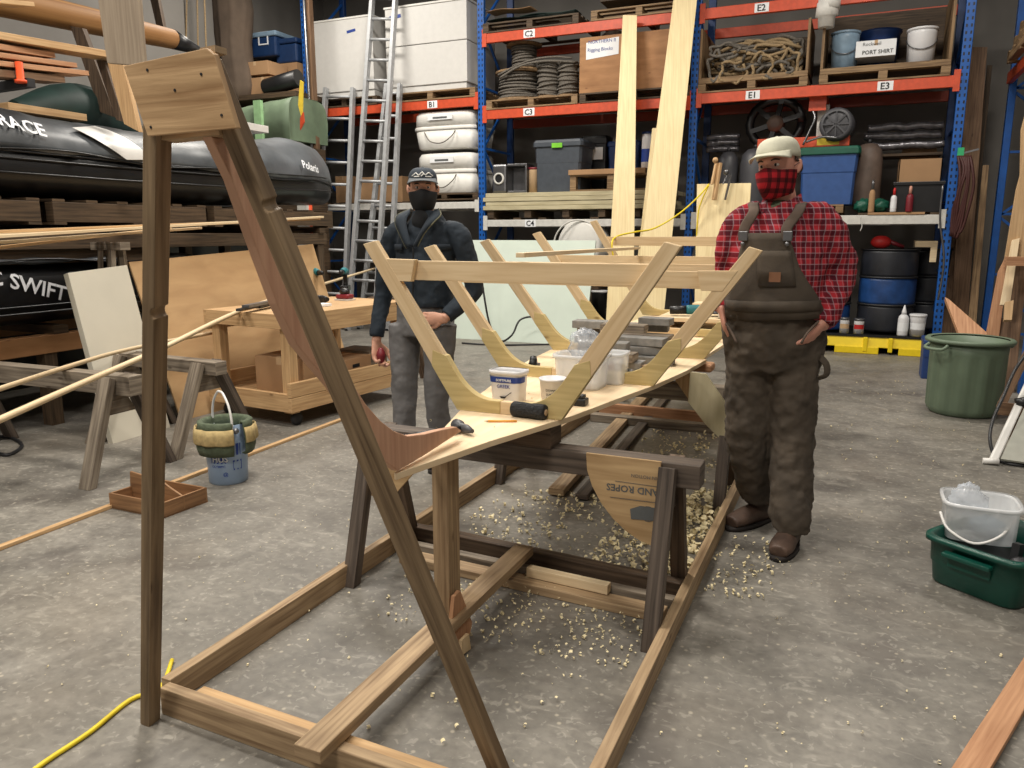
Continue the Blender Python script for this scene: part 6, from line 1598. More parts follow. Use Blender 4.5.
# planks standing behind
def vplank(label, ub, wb, vb, ut, wt, vt, yb, yt, mat, t_=.04, group='brown planks standing by the right upright'):
    b0, b1 = pY(ub-wb/2, vb, yb), pY(ub+wb/2, vb, yb); T0, T1 = pY(ut-wt/2, vt, yt), pY(ut+wt/2, vt, yt)
    k = b0.z/(T0.z-b0.z); b0 = b0 - (T0-b0)*k; k = b1.z/(T1.z-b1.z); b1 = b1 - (T1-b1)*k
    b1 = V((b1.x, b0.y, 0)); b0.z = 0
    n = (b1-b0).cross(T0-b0).normalized(); n = n if n.y > 0 else -n
    m = MB(); m.prism([b0, b1, T1, T0], n, t_, grain=Z_); return solo('standing_plank', label, 'plank', m, mat, group=group, bevel=.003)
vplank('tall wide brown plank standing right of the perforated upright', 962, 17, 280, 978, 19, 47, 11.2, 11.4, 'brown_plank')
vplank('darker brown plank just left of the wide standing one', 950, 11, 280, 966, 12, 60, 11.3, 11.5, 'brown_plank')
vplank('narrow grey-brown stick standing right of the wide plank', 975, 8, 290, 986, 6, 165, 11.1, 11.3, 'pallet_wood')
vplank('thin dark stick standing against the wall behind the planks', 968, 5, 280, 990, 5, 65, 11.6, 11.8, 'pallet_dark')
m = MB()
for k in range(7): m.tube([pY(958+k*2, 156, 10.5), pY(960+k*2.2+math.sin(k)*2, 170, 10.45), pY(957+k*2.4+math.cos(k*2)*2, 190, 10.45), pY(953+k*1.6, 210+k*3, 10.5), pY(951+k, 236+4*math.sin(k*3), 10.52)], .016, 6, 4)
solo('cable_bundle', 'dark reddish cables hung beside the perforated upright', 'cable', m, 'cable_red')
m = MB(); m.tube([pY(943, 185, 10.4), pY(940, 220, 10.4), pY(944, 260, 10.4), pY(938, 300, 10.4)], .012, 6, 5); solo('hanging_cable', 'pale cable hanging down beside the perforated upright', 'cable', m, 'steel')
t = thing('green_tag_clip', 'small green clip with a metal pin on the perforated upright', 'clip', pY(961, 153, 10.5)); c0 = pY(961, 153, 10.5)
m = MB(); m.box(c0.x-.035, c0.x+.03, 10.5, 10.53, c0.z-.06, c0.z+.06); part('clip', m, 'tarp_green_b', t); m = MB(); m.beam(c0+V((.03, .01, 0)), pY(979, 149, 10.5), .015, .02); part('pin', m, 'steel', t)
def slab(label, pts, y0, y1, t_, mat, name='leaning_board', ys_=None, group='boards leaning in the right corner'):
    n_ = len(pts); P_ = []
    vmin = min(p_[1] for p_ in pts); vmax = max(p_[1] for p_ in pts)
    for u, v in pts: f = (v-vmin)/(vmax-vmin); P_.append(pY(u, v, y1+(y0-y1)*f))
    # flatten onto a plane through three corners
    n = (P_[1]-P_[0]).cross(P_[-1]-P_[0]).normalized(); n = n if n.y > 0 else -n
    P_ = [p_ - n*(p_-P_[0]).dot(n) for p_ in P_]
    m = MB(); m.prism(P_, n, t_, grain=Z_); return solo(name, label, 'board', m, mat, group=group, bevel=.003)
slab('pale shaped board with a notched edge at the right edge of the photo', [(1004, 262), (1028, 262), (1036, 95), (1030, 95), (1021, 130), (1020, 175), (1016, 190)], 8.6, 8.8, .03, 'cardboard_pale_w')
slab('bright pine board standing in the right corner', [(1000, 305), (1010, 305), (1020, 238), (1012, 240)], 8.4, 8.6, .03, 'pale_pine')
slab('reddish board with a curved edge standing left of the bright pine one', [(984, 345), (998, 345), (1012, 240), (1003, 262), (998, 272)], 8.5, 8.7, .03, 'red_lumber')
slab('brown upright sheet behind the green bin at the right edge', [(990, 400), (1014, 400), (1030, 240), (1018, 240), (1008, 318), (994, 318)], 8.3, 8.9, .03, 'brown_plank')
slab('pale offcut wedged between the boards in the right corner', [(1004, 320), (1012, 320), (1014, 300), (1005, 302)], 8.2, 8.3, .05, 'cardboard_pale_w')
slab('pinkish board end leaning over the back of the green bin', [(945, 297), (949, 299), (987, 332), (986, 352), (966, 352)], 7.8, 8.3, .05, 'red_lumber')
m = MB(); c0 = pY(1004, 262, 8.4); m.box(c0.x, c0.x+.5, 8.3, 8.4, c0.z-.03, c0.z+.05); solo('shelf_lath', 'reddish lath crossing behind the boards in the right corner', 'lath', m, 'red_lumber')
# green bin
cb = V((.90, 7.2, 0)); RB, RT, HB = .255, .30, .61
t = thing('waste_bin', 'large ribbed grey-green plastic bin by the right-hand boards', 'bin', cb)
def rib(r, z_, a_=.010): return [cb + V(((r+a_*(1 if (j//4) % 2 else 0))*cos(2*pi*j/96), (r+a_*(1 if (j//4) % 2 else 0))*sin(2*pi*j/96), z_)) for j in range(96)]
m = MB(); m.loft([rib(RB-.02, 0, 0), rib(RB, .02, .002), rib(RB+.01, .06), rib(RT-.03, HB-.13), rib(RT-.02, HB-.11, 0), rib(RT-.012, HB, 0), rib(RT-.03, HB, 0), rib(RT-.05, HB-.15, 0), rib(RB-.03, .03, 0)]); part('body', m, 'bin_green', t)
m = MB(); m.loft([rib(RT-.01, HB-.02, 0), rib(RT+.022, HB-.018, 0), rib(RT+.026, HB+.002, 0), rib(RT+.012, HB+.014, 0), rib(RT-.02, HB+.01, 0)], cap=False); part('rim', m, 'bin_green', t)
for an in (-2.45, .7):
    m = MB(); ce = cb + V(((RT+.01)*cos(an), (RT+.01)*sin(an), HB-.06)); tg = V((-sin(an), cos(an), 0)); ou = V((cos(an), sin(an), 0))
    m.tube([ce-tg*.09+Z_*.03, ce-tg*.08+ou*.05-Z_*.0, ce+tg*.08+ou*.05-Z_*.0, ce+tg*.09+Z_*.03], .014, 8, 4); part('handle', m, 'bin_green', t)
solo('bin_contents', 'dark rag lying inside the green bin', 'rag', crumple((cb.x+.02, cb.y+.05, HB-.14), .17, .15, .07), 'black_plastic')
c0, c1 = pY(922, 378, 7.75), pY(936, 340, 7.75)
x0 = pG(922, 379).x; yb_ = pG(922, 379).y
tote('small_bin', 'small dark blue bin half hidden behind the green bin', 920, 944, 340, 378, yb_, .35, 'blue_lid', 'blue_lid', 0, cat='bin')
# white folding frame with grey panel
t = thing('folding_frame', 'white tubular folding frame with a grey panel at the right edge', 'folding table', pG(1000, 462))
a_ = pG(993, 461, .02); b_ = pX(1034, 372, a_.x+.36)
dxy = V((.55, -.10, 0))
m = MB(); m.beam(a_, b_, .05, .035, up=(0, -1, .3)); part('frame_tube', m, 'handle_white', t, bevel=.01)
m = MB(); m.beam(a_+dxy, b_+dxy, .05, .035, up=(0, -1, .3)); part('frame_tube', m, 'handle_white', t, bevel=.01)
m = MB(); m.tube([a_+V((-.06, -.02, .0)), a_+V((.03, -.02, .005))], .02, 8); part('foot', m, 'handle_white', t)
n_ = (b_-a_).cross(dxy).normalized(); n_ = n_ if n_.y > 0 else -n_
m = MB(); m.prism([a_+V((.04, 0, .02)), a_+dxy-V((.03, 0, -.02)), b_+dxy-V((.03, 0, 0)), b_+V((.04, 0, 0))], n_, .012); part('panel', m, 'panel_grey', t)
m = MB(); q_ = a_.lerp(b_, .62); m.lathe(q_+V((-.03, -.03, 0)), [(.035, 0), (.035, .09)], 14, (1, 0, .3)); part('hinge_knob', m, 'black_plastic', t)
# brown slatted piece above it
t = thing('brown_slat_frame', 'brown wooden slat frame leaning at the right edge above the white frame', 'frame', pG(1000, 425))
A_ = [pY(1000, 408, 6.4), pY(1030, 412, 6.4), pY(1034, 352, 6.6), pY(1028, 352, 6.6)]
m = MB(); m.beam(A_[0], A_[3], .05, .03, up=(0, 1, 0)); part('side_slat', m, 'brown_plank', t); m = MB(); m.beam(A_[0]+V((-.02, -.001, 0)), A_[1], .03, .09, up=(0, 0, 1)); part('bottom_slat', m, 'brown_plank', t)
m = MB(); m.beam(A_[0]+V((.12, .02, 0)), A_[3]+V((.12, .02, 0)), .04, .03, up=(0, 1, 0)); part('side_slat', m, 'brown_plank', t)
m = MB(); m.beam(V((A_[0].x+.1, 6.45, 0)), V((A_[0].x+.1, 6.45, A_[0].z)), .05, .05, up=(0, 1, 0)); part('leg', m, 'brown_plank', t)
m = MB(); m.tube([pG(1030, 466, .01), pG(1010, 464, .01), pG(996, 458, .02), pY(990, 440, 5.75), pY(993, 420, 5.9), pY(1004, 395, 6.1), pY(1015, 370, 6.3), pY(1028, 352, 6.4)], .011, 8, 6); solo('dark_cable', 'dark cable looping down around the foot of the white frame', 'cable', m, 'cable_dark')
# green tote with tubs
c0, c1, c2_ = pG(921, 579), pG(1006, 612), pG(1030, 560)
t = thing('green_tote', 'dark green open plastic tote on the floor at the right edge', 'tote', (.60, 3.62, 0))
e1 = (c1-c0).normalized(); e2 = V((-e1.y, e1.x, 0)); Lx, Ly, HT = .38, .48, .21
e1, e2 = e1, e2
o_ = c0 + e2*.0
def rect(k, z_, o2=0):
    cx = o_ + e1*Lx/2 + e2*Ly/2; R = []
    for j in range(40):
        an = 2*pi*j/40+.01; R.append(cx + e1*(Lx/2*k*math.copysign(abs(cos(an))**.28, cos(an))) + e2*(Ly/2*k*math.copysign(abs(sin(an))**.28, sin(an))) + Z_*z_)
    return R
m = MB(); m.loft([rect(.90, 0), rect(.94, .01), rect(.975, .09), rect(1.0, .10), rect(1.02, HT-.025), rect(1.10, HT-.02), rect(1.10, HT), rect(.99, HT), rect(.97, .10), rect(.90, .012)]); part('body', m, 'tote_green', t)
m = MB(); m.frame(o_ + e1*(Lx/2) - e2*.028 + Z_*(HT-.05), e1, e2, Z_, .19, .04, .02); part('handle', m, 'tote_green', t, bevel=.006)
m = MB(); m.frame(o_ + e1*(Lx/2) - e2*.006 + Z_*(HT-.085), e1, e2, Z_, .17, .012, .05); part('handle_recess', m, 'tote_green', t, bevel=.006)
cc = o_ + e1*.07 + e2*.27
t, ring = tub('clear_tub', 'cloudy clear tub with a white bail handle sitting in the green tote', (cc.x, cc.y, .17), .29, .26, .16, 'clear_tub', 'clear_tub', taper=.93)
m = MB(); m.tube([V((cc.x-.15, cc.y-.03, .26)), V((cc.x-.12, cc.y-.10, .21)), V((cc.x-.03, cc.y-.15, .18)), V((cc.x+.06, cc.y-.14, .22)), V((cc.x+.125, cc.y-.06, .28))], .006, 8, 5); part('bail_handle', m, 'handle_white', t)
solo('clear_bag', 'clear plastic bag standing up out of the cloudy tub', 'bag', crumple((cc.x-.05, cc.y+.0, .32), .07, .05, .07), 'clear_bag')
solo('white_rag', 'white and blue wrapped rag inside the cloudy tub', 'rag', crumple((cc.x+.03, cc.y-.02, .22), .07, .06, .04), 'pail_blue')
for k in range(3):
    q_ = o_ + e1*(.30) + e2*(.10+.14*k); m = MB(); m.beam(q_+Z_*.05, q_+Z_*(.24-.02*k)+e2*.03, .03, .04); m.ball(q_+Z_*.17+e1*.03, .04, .03, .03)
    solo('hand_tool', 'dark metal hand tool in the green tote, ' + ('nearest', 'middle', 'farthest')[k], 'tool', m, 'dark_steel')
m = MB(); q_ = o_+e1*.2+e2*.12; m.box(q_.x-.12, q_.x+.14, q_.y-.03, q_.y+.2, .02, .13); solo('dark_toolbox', 'dark box of parts inside the green tote', 'box', m, 'black_plastic', bevel=.01)
# plank bottom right
P_ = [pG(953, 775, .03), pG(990, 775, .03), pG(1034, 712, .03), pG(1034, 630, .03)]
a_, b_ = pG(968, 775, .02), pG(1034, 668, .02); a_ = a_-(b_-a_)*.2; b_ = b_+(b_-a_)*.4
m = MB(); m.beam(a_+Z_*.0, b_, .075, .02); solo('floor_plank', 'orange-brown plank lying on the floor at the bottom right corner', 'plank', m, 'red_lumber', bevel=.002)

# ---------------------------------------------------------------- wood shavings
random.seed(99)
m = MB()
def curl(p, s, m=m):
    n = random.randint(4, 8); r = s*random.uniform(.25, .5); w = s*random.uniform(.3, .7); ax = V((random.uniform(-1, 1), random.uniform(-1, 1), random.uniform(-.25, .25))).normalized()
    e = ax.cross(Z_).normalized(); f = e.cross(ax); turn = random.uniform(1.5, 5); g = []
    for i in range(n+1):
        an = turn*i/n + 1; rr_ = r*(1+.3*i/n); o = p + e*(rr_*cos(an)) + f*(rr_*sin(an)) + Z_*r*1.0
        if o.z < .003: o.z = .003
        g.append([o, o+ax*w+V((0, 0, .001))])
    m.sheet(g)
zones = [  # region in metres x0,x1,y0,y1,count,size, heap
 (-1.0, -.56, 3.1, 4.1, 330, .030, .03), (-.75, -.55, 3.2, 4.3, 170, .035, .05), (-1.5, -.9, 3.1, 4.0, 70, .03, .01), (-.48, -.2, 3.0, 3.7, 60, .025, 0),
 (-1.6, -.6, 2.3, 2.72, 190, .018, 0), (-1.75, -1.2, 2.9, 4.0, 110, .028, .01), (-1.3, -.55, 4.4, 5.6, 130, .035, .01), (-1.85, -.5, 1.7, 3.0, 46, .018, 0),
 (-3.2, -2.0, 1.4, 4.2, 60, .010, 0), (-.45, .7, 1.9, 4.4, 70, .012, 0), (-1.7, -.9, 3.02, 3.12, 60, .02, 0), (-.1, 1.0, 4.5, 8.5, 60, .016, 0), (-1.4, -.7, 2.72, 2.86, 60, .02, .06)]
for x0, x1, y0, y1, n, s, hp in zones:
    for _ in range(int(n*1.7)):
        fx, fy = random.random(), random.random()
        curl(V((x0+(x1-x0)*fx, y0+(y1-y0)*fy, .002+hp*random.random()*sin(pi*fx)*sin(pi*fy))), s*random.uniform(.3, 1.0)*(1.5 if hp > .02 and random.random() < .4 else 1))
o = solo('wood_shavings', 'curly pale wood shavings scattered on the concrete around the boat frame', 'shavings', m, 'shaving'); o['kind'] = 'stuff'
m = MB()
for _ in range(26): curl(V((random.uniform(-1.45, -.95), random.uniform(2.3, 4.1), BZ+.001)), .008, m)
o = solo('wood_shavings', 'tiny shavings on the boat bottom', 'shavings', m, 'shaving'); o['kind'] = 'stuff'
# ================================================================ people
def head_mb(M, jaw=1.0, nose=1.0):
    """local: +Z up, -Y the face; origin in the middle of the skull"""
    m = MB()
    prof = [(-.118, -.052, .022, .022), (-.112, -.050, .036, .034), (-.098, -.042, .050, .052), (-.075, -.026, .060*jaw, .070), (-.045, -.014, .067*jaw, .083), (-.015, -.006, .071, .091), (.015, -.001, .074, .095), (.045, .002, .076, .097), (.075, .004, .071, .089), (.098, .006, .056, .070), (.113, .008, .034, .044), (.119, .008, .012, .016)]
    P_, R_ = resample([V((0, y, z)) for z, y, a, b in prof], [(a, b) for z, y, a, b in prof], 3)
    rings = []
    for p_, (a, b) in zip(P_, R_):
        rings.append([M @ V((a*cos(2*pi*j/32), p_.y + b*sin(2*pi*j/32), p_.z)) for j in range(32)])
    m.loft(rings)
    m.tube([M @ V(q) for q in ((0, -.088, .022), (0, -.103, .0), (0, -.113, -.022), (0, -.098, -.032))], [(.009*nose, .01), (.012*nose, .012), (.017*nose, .013), (.012, .008)], 12, 3)
    m.tube([M @ V(q) for q in ((-.05, -.076, .034), (-.02, -.092, .036), (.02, -.092, .036), (.05, -.076, .034))], [.008, .011, .011, .008], 10, 3)     # brow
    for s in (-1, 1):
        m.tube([M @ V(q) for q in ((s*.052, -.060, -.016), (s*.035, -.074, -.022))], [.012, .013], 10, 2)                                                # cheek
        m.tube([M @ V(q) for q in ((s*.076, .012, -.03), (s*.084, .016, .0), (s*.083, .02, .028))], [(.010, .006), (.017, .009), (.013, .007)], 12, 3)   # ear
    m.tube([M @ V(q) for q in ((-.026, -.083, -.062), (0, -.092, -.060), (.026, -.083, -.062))], [.006, .009, .006], 8, 3)                              # mouth
    m.tube([M @ V(q) for q in ((0, .01, -.03), (0, .018, -.10), (0, .03, -.19))], [(.055, .06), (.056, .06), (.066, .068)], 24, 4)                      # neck
    return m
def eyes(M, par):
    for s in (-1, 1):
        m = MB(); m.ball(M @ V((s*.031, -.083, .016)), .0125, .0105, .0085); e = part('eye', m, 'eye_white', par, 'brown eye')
        m = MB(); m.ball(M @ V((s*.031, -.0905, .016)), .0062, .004, .0068); part('iris', m, 'eye_dark', e)
def brows(M, par):
    for s in (-1, 1):
        m = MB(); m.tube([M @ V((s*.048, -.086, .034)), M @ V((s*.032, -.096, .039)), M @ V((s*.016, -.100, .035))], [(.003, .003), (.005, .004), (.004, .003)], 8, 3); part('eyebrow', m, 'hair_brown', par)
def mask(M, mat, par, top=.0):
    g = []
    for i in range(11):
        f = i/10; z_ = -.122 + f*(.116+.002); row = []
        for j in range(31):
            a_ = (j/30-.5)*2; an = a_*radians(88)
            bulge = .018*math.exp(-(a_*2.2)**2)*(.4+sin(pi*f)*.9)
            rx, ry = .080 + .006*f, .101 + .006*sin(pi*f)
            zz = z_ - (.010*abs(a_)**1.5)*(f) + .016*(1-f)*abs(a_)**1.5 + .012*f*math.exp(-(a_*4)**2)
            low = 1-.22*(1-f)**2
            row.append(M @ V(((rx*low)*sin(an), -.010 - (ry*low)*cos(an) - bulge, zz)))
        g.append(row)
    m = MB(); m.sheet(g); o = part('face_mask', m, mat, par, solid=.003)
    for s in (-1, 1):
        m = MB(); m.tube([M @ V(q) for q in ((s*.078, -.02, .0), (s*.087, .005, .012), (s*.088, .02, .0), (s*.084, .012, -.03), (s*.074, -.02, -.06))], .0018, 6, 3); part('ear_loop', m, 'black_plastic', o)
    return o
def cap(M, mat, brim_mat, par, brim=.085, height=.088, tilt=0.0, name='cap', panels=True):
    g = []; m = MB(); R = []
    for i in range(12):
        f = i/11*.985; k = cos(f*pi/2)**.62; zz = .060 + height*sin(f*pi/2)
        R.append([M @ V((.086*k*cos(2*pi*j/36), .004 + .106*k*sin(2*pi*j/36), zz + .012*(sin(2*pi*j/36))*-.0)) for j in range(36)])
    R.insert(0, [M @ V((.086*cos(2*pi*j/36), .004+.106*sin(2*pi*j/36), .040 + .012*(-sin(2*pi*j/36)))) for j in range(36)])
    m.loft(R); c = part(name, m, mat, par)
    rows = []
    for i in range(7):
        f = i/6; row = []
        for j in range(21):
            a_ = (j/20-.5)*2; an = a_*radians(64)
            rad = 1; bx, by = .0865*sin(an), .004-.1065*cos(an)
            out = brim*f*(1-.55*abs(a_)**2.4)
            row.append(M @ V((bx*(1+.16*f), by - out, .066 - .010*f - .022*f*(abs(a_)**2))))
        rows.append(row)
    m = MB(); m.sheet(rows); part('brim', m, brim_mat, c, solid=.005)
    m = MB(); m.ball(M @ V((0, .004, .060+height)), .007, .007, .004); part('top_button', m, mat, c)
    return c
def hand(m, wrist, d, palm_n, s, curl=.5, size=1.0, thumb_out=.6):
    """wrist point, d = direction of the hand, palm_n = direction the palm faces, s=+1 thumb on side d x palm_n"""
    d = V(d).normalized(); n = V(palm_n); n = (n-d*n.dot(d)).normalized(); sd = d.cross(n)*s; w = V(wrist); k = size
    m.tube([w - d*.02, w + d*.03*k, w + d*.062*k, w + d*.09*k], [(.026*k, .019*k), (.034*k, .016*k), (.040*k, .015*k), (.038*k, .012*k)], 14, 3, side=sd)
    for i, (off, L) in enumerate(((.029, .070), (.010, .080), (-.010, .075), (-.029, .058))):
        b = w + d*(.082 - .004*abs(i-1.3))*k + sd*off*k; a = curl*(.8+.12*i); q = b; dd = d; pts = [b - d*.02, b]
        for seg_, fr in enumerate((.45, .32, .23)):
            a_ = a*(seg_+.55); dd = (d*cos(a_) + n*sin(a_)).normalized(); q = q + dd*L*fr*k; pts.append(q)
        m.tube(pts, [.0095*k, .0095*k, .0088*k, .0082*k, .0065*k], 10, 3)
    b = w + d*.025*k + sd*.026*k; t1 = (d*.75 + sd*thumb_out + n*.35).normalized(); t2 = (d*.95 + sd*.1 + n*.35).normalized()
    m.tube([b, b + t1*.036*k, b + t1*.036*k + t2*.030*k, b + t1*.036*k + t2*.054*k], [.014*k, .0125*k, .0105*k, .0075*k], 10, 3)
def T(c, yaw, pitch=0, roll=0): return Matrix.Translation(V(c)) @ Matrix.Rotation(yaw, 4, 'Z') @ Matrix.Rotation(pitch, 4, 'X') @ Matrix.Rotation(roll, 4, 'Y')

# ---------------------------------------------------------------- man in brown overalls
YR = 3.86
def q(u, v, dy=0): 
    p_ = pY(u, v, YR); p_.y += dy; return p_
fL, fR = pG(738, 527), pG(783, 553)      # boot toes (image left / right)
pm = thing('person', 'man in brown bib overalls, red plaid shirt and cream cap, hands in pockets', 'person', (-.3, YR, 0))
hc = q(779, 169, -.02); MH = T(hc, radians(-20), radians(6), radians(-5)) @ Matrix.Scale(1.08, 4)
m = head_mb(MH, 1.08, 1.15)
sh = q(780, 206); chest = q(778, 240)
# joints
SL, SR = q(737, 219), q(829, 219)
EL, ER = q(724, 272, .06), q(843, 279, .06)
WL, WR = q(724, 311, -.05), q(822, 325, -.10)
HIPL, HIPR = q(752, 352), q(793, 352)
KL, KR = q(748, 437, -.03), q(793, 441, -.06)
AL, AR = V((q(757, 510).x+.0, fL.y+.11, .10)), V((q(792, 530).x, fR.y+.10, .10))
torso = [q(774, 352), q(775, 320), q(777, 285), q(779, 250), q(781, 222), q(782, 206)]
m.tube(torso, [(.15, .11), (.17, .13), (.17, .13), (.17, .12), (.15, .10), (.07, .07)], 24, 3, side=X_)
for A_, B_, C_ in ((SL, EL, WL), (SR, ER, WR)): k_ = -1 if A_.x < torso[0].x else 1; m.tube([A_+V((-k_*.06, 0, -.02)), A_.lerp(B_, .5)+V((-k_*.012, 0, 0)), B_+V((-k_*.01, 0, 0)), C_], [.045, .042, .038, .03], 14, 3)
for A_, B_, C_ in ((HIPL, KL, AL), (HIPR, KR, AR)): m.tube([A_, B_, C_], [.09, .06, .045], 14, 4)
hand(m, WL + V((0, -.01, .01)), (q(732, 345, -.08)-WL), V((1, .1, .1)), -1, .25, 1.12)
hand(m, WR + V((.0, -.01, .01)), (q(805, 343, -.13)-WR), V((-1, .2, 0)), 1, .25, 1.12)
body = part('body', m, 'skin_pink', pm, remesh=.0055, smooth_it=2)
eyes(MH, pm); brows(MH, pm); mask(MH, 'plaid_mask', pm); cap(MH, 'cap_cream', 'cap_cream', pm, .062, .070)
# hair at the temples
m = MB()
for s in (-1, 1): m.tube([MH @ V(p_) for p_ in ((s*.074, -.005, .035), (s*.076, .03, .02), (s*.066, .06, -.0), (s*.04, .085, -.02))], [(.006, .016), (.008, .02), (.01, .024), (.012, .02)], 10, 3)
part('hair', m, 'hair_brown', pm)
# shirt
m = MB()
m.tube([q(773, 348), q(774, 320), q(776, 290), q(779, 256), q(781, 230), q(782, 213), q(781, 203)], [(.20, .155), (.215, .17), (.215, .175), (.220, .16), (.195, .135), (.135, .10), (.078, .078)], 32, 4, side=X_)
for A_, B_, C_, k in ((SL, EL, WL, -1), (SR, ER, WR, 1)):
    m.tube([A_ + V((-k*.12, 0, .035)), A_ + V((-k*.035, .0, -.01)), A_.lerp(B_, .5) + V((k*.0, 0, 0)), B_+V((-k*.01, 0, 0)), B_.lerp(C_, .5), B_.lerp(C_, .93)], [.055, .078, .075, .066, .058, .050], 20, 4)
part('plaid_shirt', m, 'plaid_shirt', pm, 'red plaid work shirt', remesh=.010, smooth_it=2, wrinkle=.030, wscale=.07)
# collar
m = MB()
for k in (-1, 1):
    c_ = MH @ V((0, .02, -.125))
    pts = [c_ + V((k*.004, -.085, -.045)), c_ + V((k*.055, -.06, -.0)), c_ + V((k*.078, -.01, .018)), c_ + V((k*.092, -.015, -.03)), c_ + V((k*.075, -.085, -.068))]
    b = len(m.v); m.v += pts; m.face([b, b+1, b+2, b+3, b+4], [(0, 0)]*5)
part('collar', m, 'plaid_shirt', pm, solid=.008)
m = MB(); c_ = MH @ V((0, .0, -.15)); m.ball(c_+V((0, -.045, -.01)), .045, .035, .03); part('undershirt', m, 'canvas_green', pm)
# overalls: trousers
m = MB()
m.tube([q(773, 300), q(773, 318), q(773, 345), q(773, 368)], [(.225, .185), (.235, .19), (.235, .19), (.21, .165)], 32, 4, side=X_)
for A_, B_, C_ in ((HIPL, KL, AL), (HIPR, KR, AR)):
    m.tube([A_+Z_*.03, A_.lerp(B_, .45), B_, B_.lerp(C_, .5), C_+Z_*.05, C_+Z_*.01], [(.125, .145), (.115, .125), (.102, .107), (.098, .100), (.095, .102), (.094, .104)], 24, 4, side=X_)
part('overalls', m, 'overall_brown', pm, 'stained brown overall trousers', remesh=.010, smooth_it=2, wrinkle=.034, wscale=.06)
# bib
def front(u, v, off=.0):
    """point on the belly/chest surface in front of the shirt"""
    p_ = pY(u, v, YR); cx = q(776, v).x; dx = (p_.x-cx); zz = p_.z
    depth = .155 + .03*max(0, min(1, (1.35-zz)/.25))
    k = max(0, 1-(dx/.235)**2)**.5
    return V((p_.x, YR - depth*k - .018 - off, zz))
rows = []
ROWS = [(233, 749, 790), (240, 747, 793), (252, 744, 797), (265, 741, 801), (278, 737, 808), (292, 731, 817), (306, 726, 823), (316, 724, 824)]
for v, u0, u1 in ROWS: rows.append([front(u0+(u1-u0)*j/16, v) for j in range(17)])
m = MB(); m.sheet(rows); bib = part('bib', m, 'overall_brown', pm, solid=.014, wrinkle=.01, wscale=.06)
rows = []
for v, u0, u1 in ((250, 762, 794), (256, 762, 795), (270, 762, 797), (284, 763, 799)): rows.append([front(u0+(u1-u0)*j/8, v, .012) for j in range(9)])
m = MB(); m.sheet(rows); part('bib_pocket', m, 'overall_brown', bib, solid=.006)
a_ = front(779, 275, .022); m = MB(); m.box(a_.x-.025, a_.x+.025, a_.y-.002, a_.y+.002, a_.z-.022, a_.z+.022); part('leather_patch', m, 'overall_patch', bib, 'small tan leather patch')
rows = []
for v in (298, 303, 308): rows.append([front(726+(822-726)*j/16, v, .012) for j in range(17)])
m = MB(); m.sheet(rows); part('waistband', m, 'overall_brown', bib, solid=.006)
for u0, u1 in ((749, 757), (790, 800)):
    s = -1 if u0 < 770 else 1
    path = [front(u0+s*1, 239, .012), front(u0, 228, .012)+V((0, .01, 0)), q(u1-2*0, 213, -.135), q(u1+s*2, 204.5, -.06), q(u1+s*2, 204, .03), q(u1, 222, .14), q(778, 262, .17)]
    m = MB(); m.tube(path, [(.024, .004)]*len(path), 8, 5, side=X_); st = part('strap', m, 'overall_strap', pm)
    p_ = front(u0+s*1, 236, .022); m = MB(); m.box(p_.x-.02, p_.x+.02, p_.y-.005, p_.y+.003, p_.z-.022, p_.z+.022); part('buckle', m, 'steel', st, bevel=.003)
    m = MB(); m.ball(p_ + V((0, -.008, -.035)), .010, .005, .010); part('button', m, 'steel', st)
# hammer loop and pockets edges
for s, u in ((-1, 738), (1, 808)):
    m = MB(); m.tube([front(u+s*12, 318, .03), front(u+s*2, 328, .03), front(u-s*4, 338, .03)], .006, 6, 4); part('pocket_edge', m, 'overall_strap', pm)
m = MB(); c_ = q(817, 366, -.05); m.tube([c_+V((0, 0, .06)), c_+V((.04, -.0, .02)), c_+V((.045, 0, -.03)), c_+V((.01, 0, -.05))], [(.018, .004)]*4, 8, 4); part('hammer_loop', m, 'overall_brown', pm)
def boot(toe, ank, mat, par, s=1.0, yaw=0, label=None):
    d = V((toe.x-ank.x, toe.y-ank.y, 0)).normalized(); d = (d*.9 + V((0, -.1, 0))).normalized(); sd = V((-d.y, d.x, 0)); c0 = V((ank.x, ank.y, 0))
    m = MB()
    m.tube([c0 - d*.075*s + Z_*.055, c0 - d*.02 + Z_*.058, c0 + d*.06*s + Z_*.055, c0 + d*.12*s + Z_*.048, c0 + d*.175*s + Z_*.042], [(.040, .040), (.048, .050), (.052, .048), (.056, .040), (.042, .030)], 18, 4, side=sd)
    m.tube([c0 + Z_*.05, c0 + Z_*.12, c0 + Z_*.20], [(.046, .052), (.05, .055), (.055, .06)], 18, 3, side=sd)
    o = part('boot', m, mat, par, label, remesh=.007, smooth_it=2)
    R = []
    for z_ in (0.0, .022):
        R.append([c0 + d*.055*s + d*(.138*s*math.copysign(abs(cos(2*pi*j/30))**.8, cos(2*pi*j/30))) + sd*((.056 if cos(2*pi*j/30) > -.3 else .048)*math.copysign(abs(sin(2*pi*j/30))**.8, sin(2*pi*j/30))) + Z_*z_ for j in range(30)])
    m = MB(); m.loft(R); part('sole', m, 'boot_sole', o)
    m = MB()
    for k in range(4): f = .02+.03*k; m.tube([c0 + d*f*1.0 + sd*.022 + Z_*(.118-.012*k), c0 + d*(f+.01) + Z_*(.124-.012*k), c0 + d*f + sd*-.022 + Z_*(.118-.012*k)], .0028, 6)
    part('lace', m, 'boot_sole', o)
boot(fL, AL, 'boot_brown', pm, 1.18); boot(fR, AR, 'boot_brown', pm, 1.18)

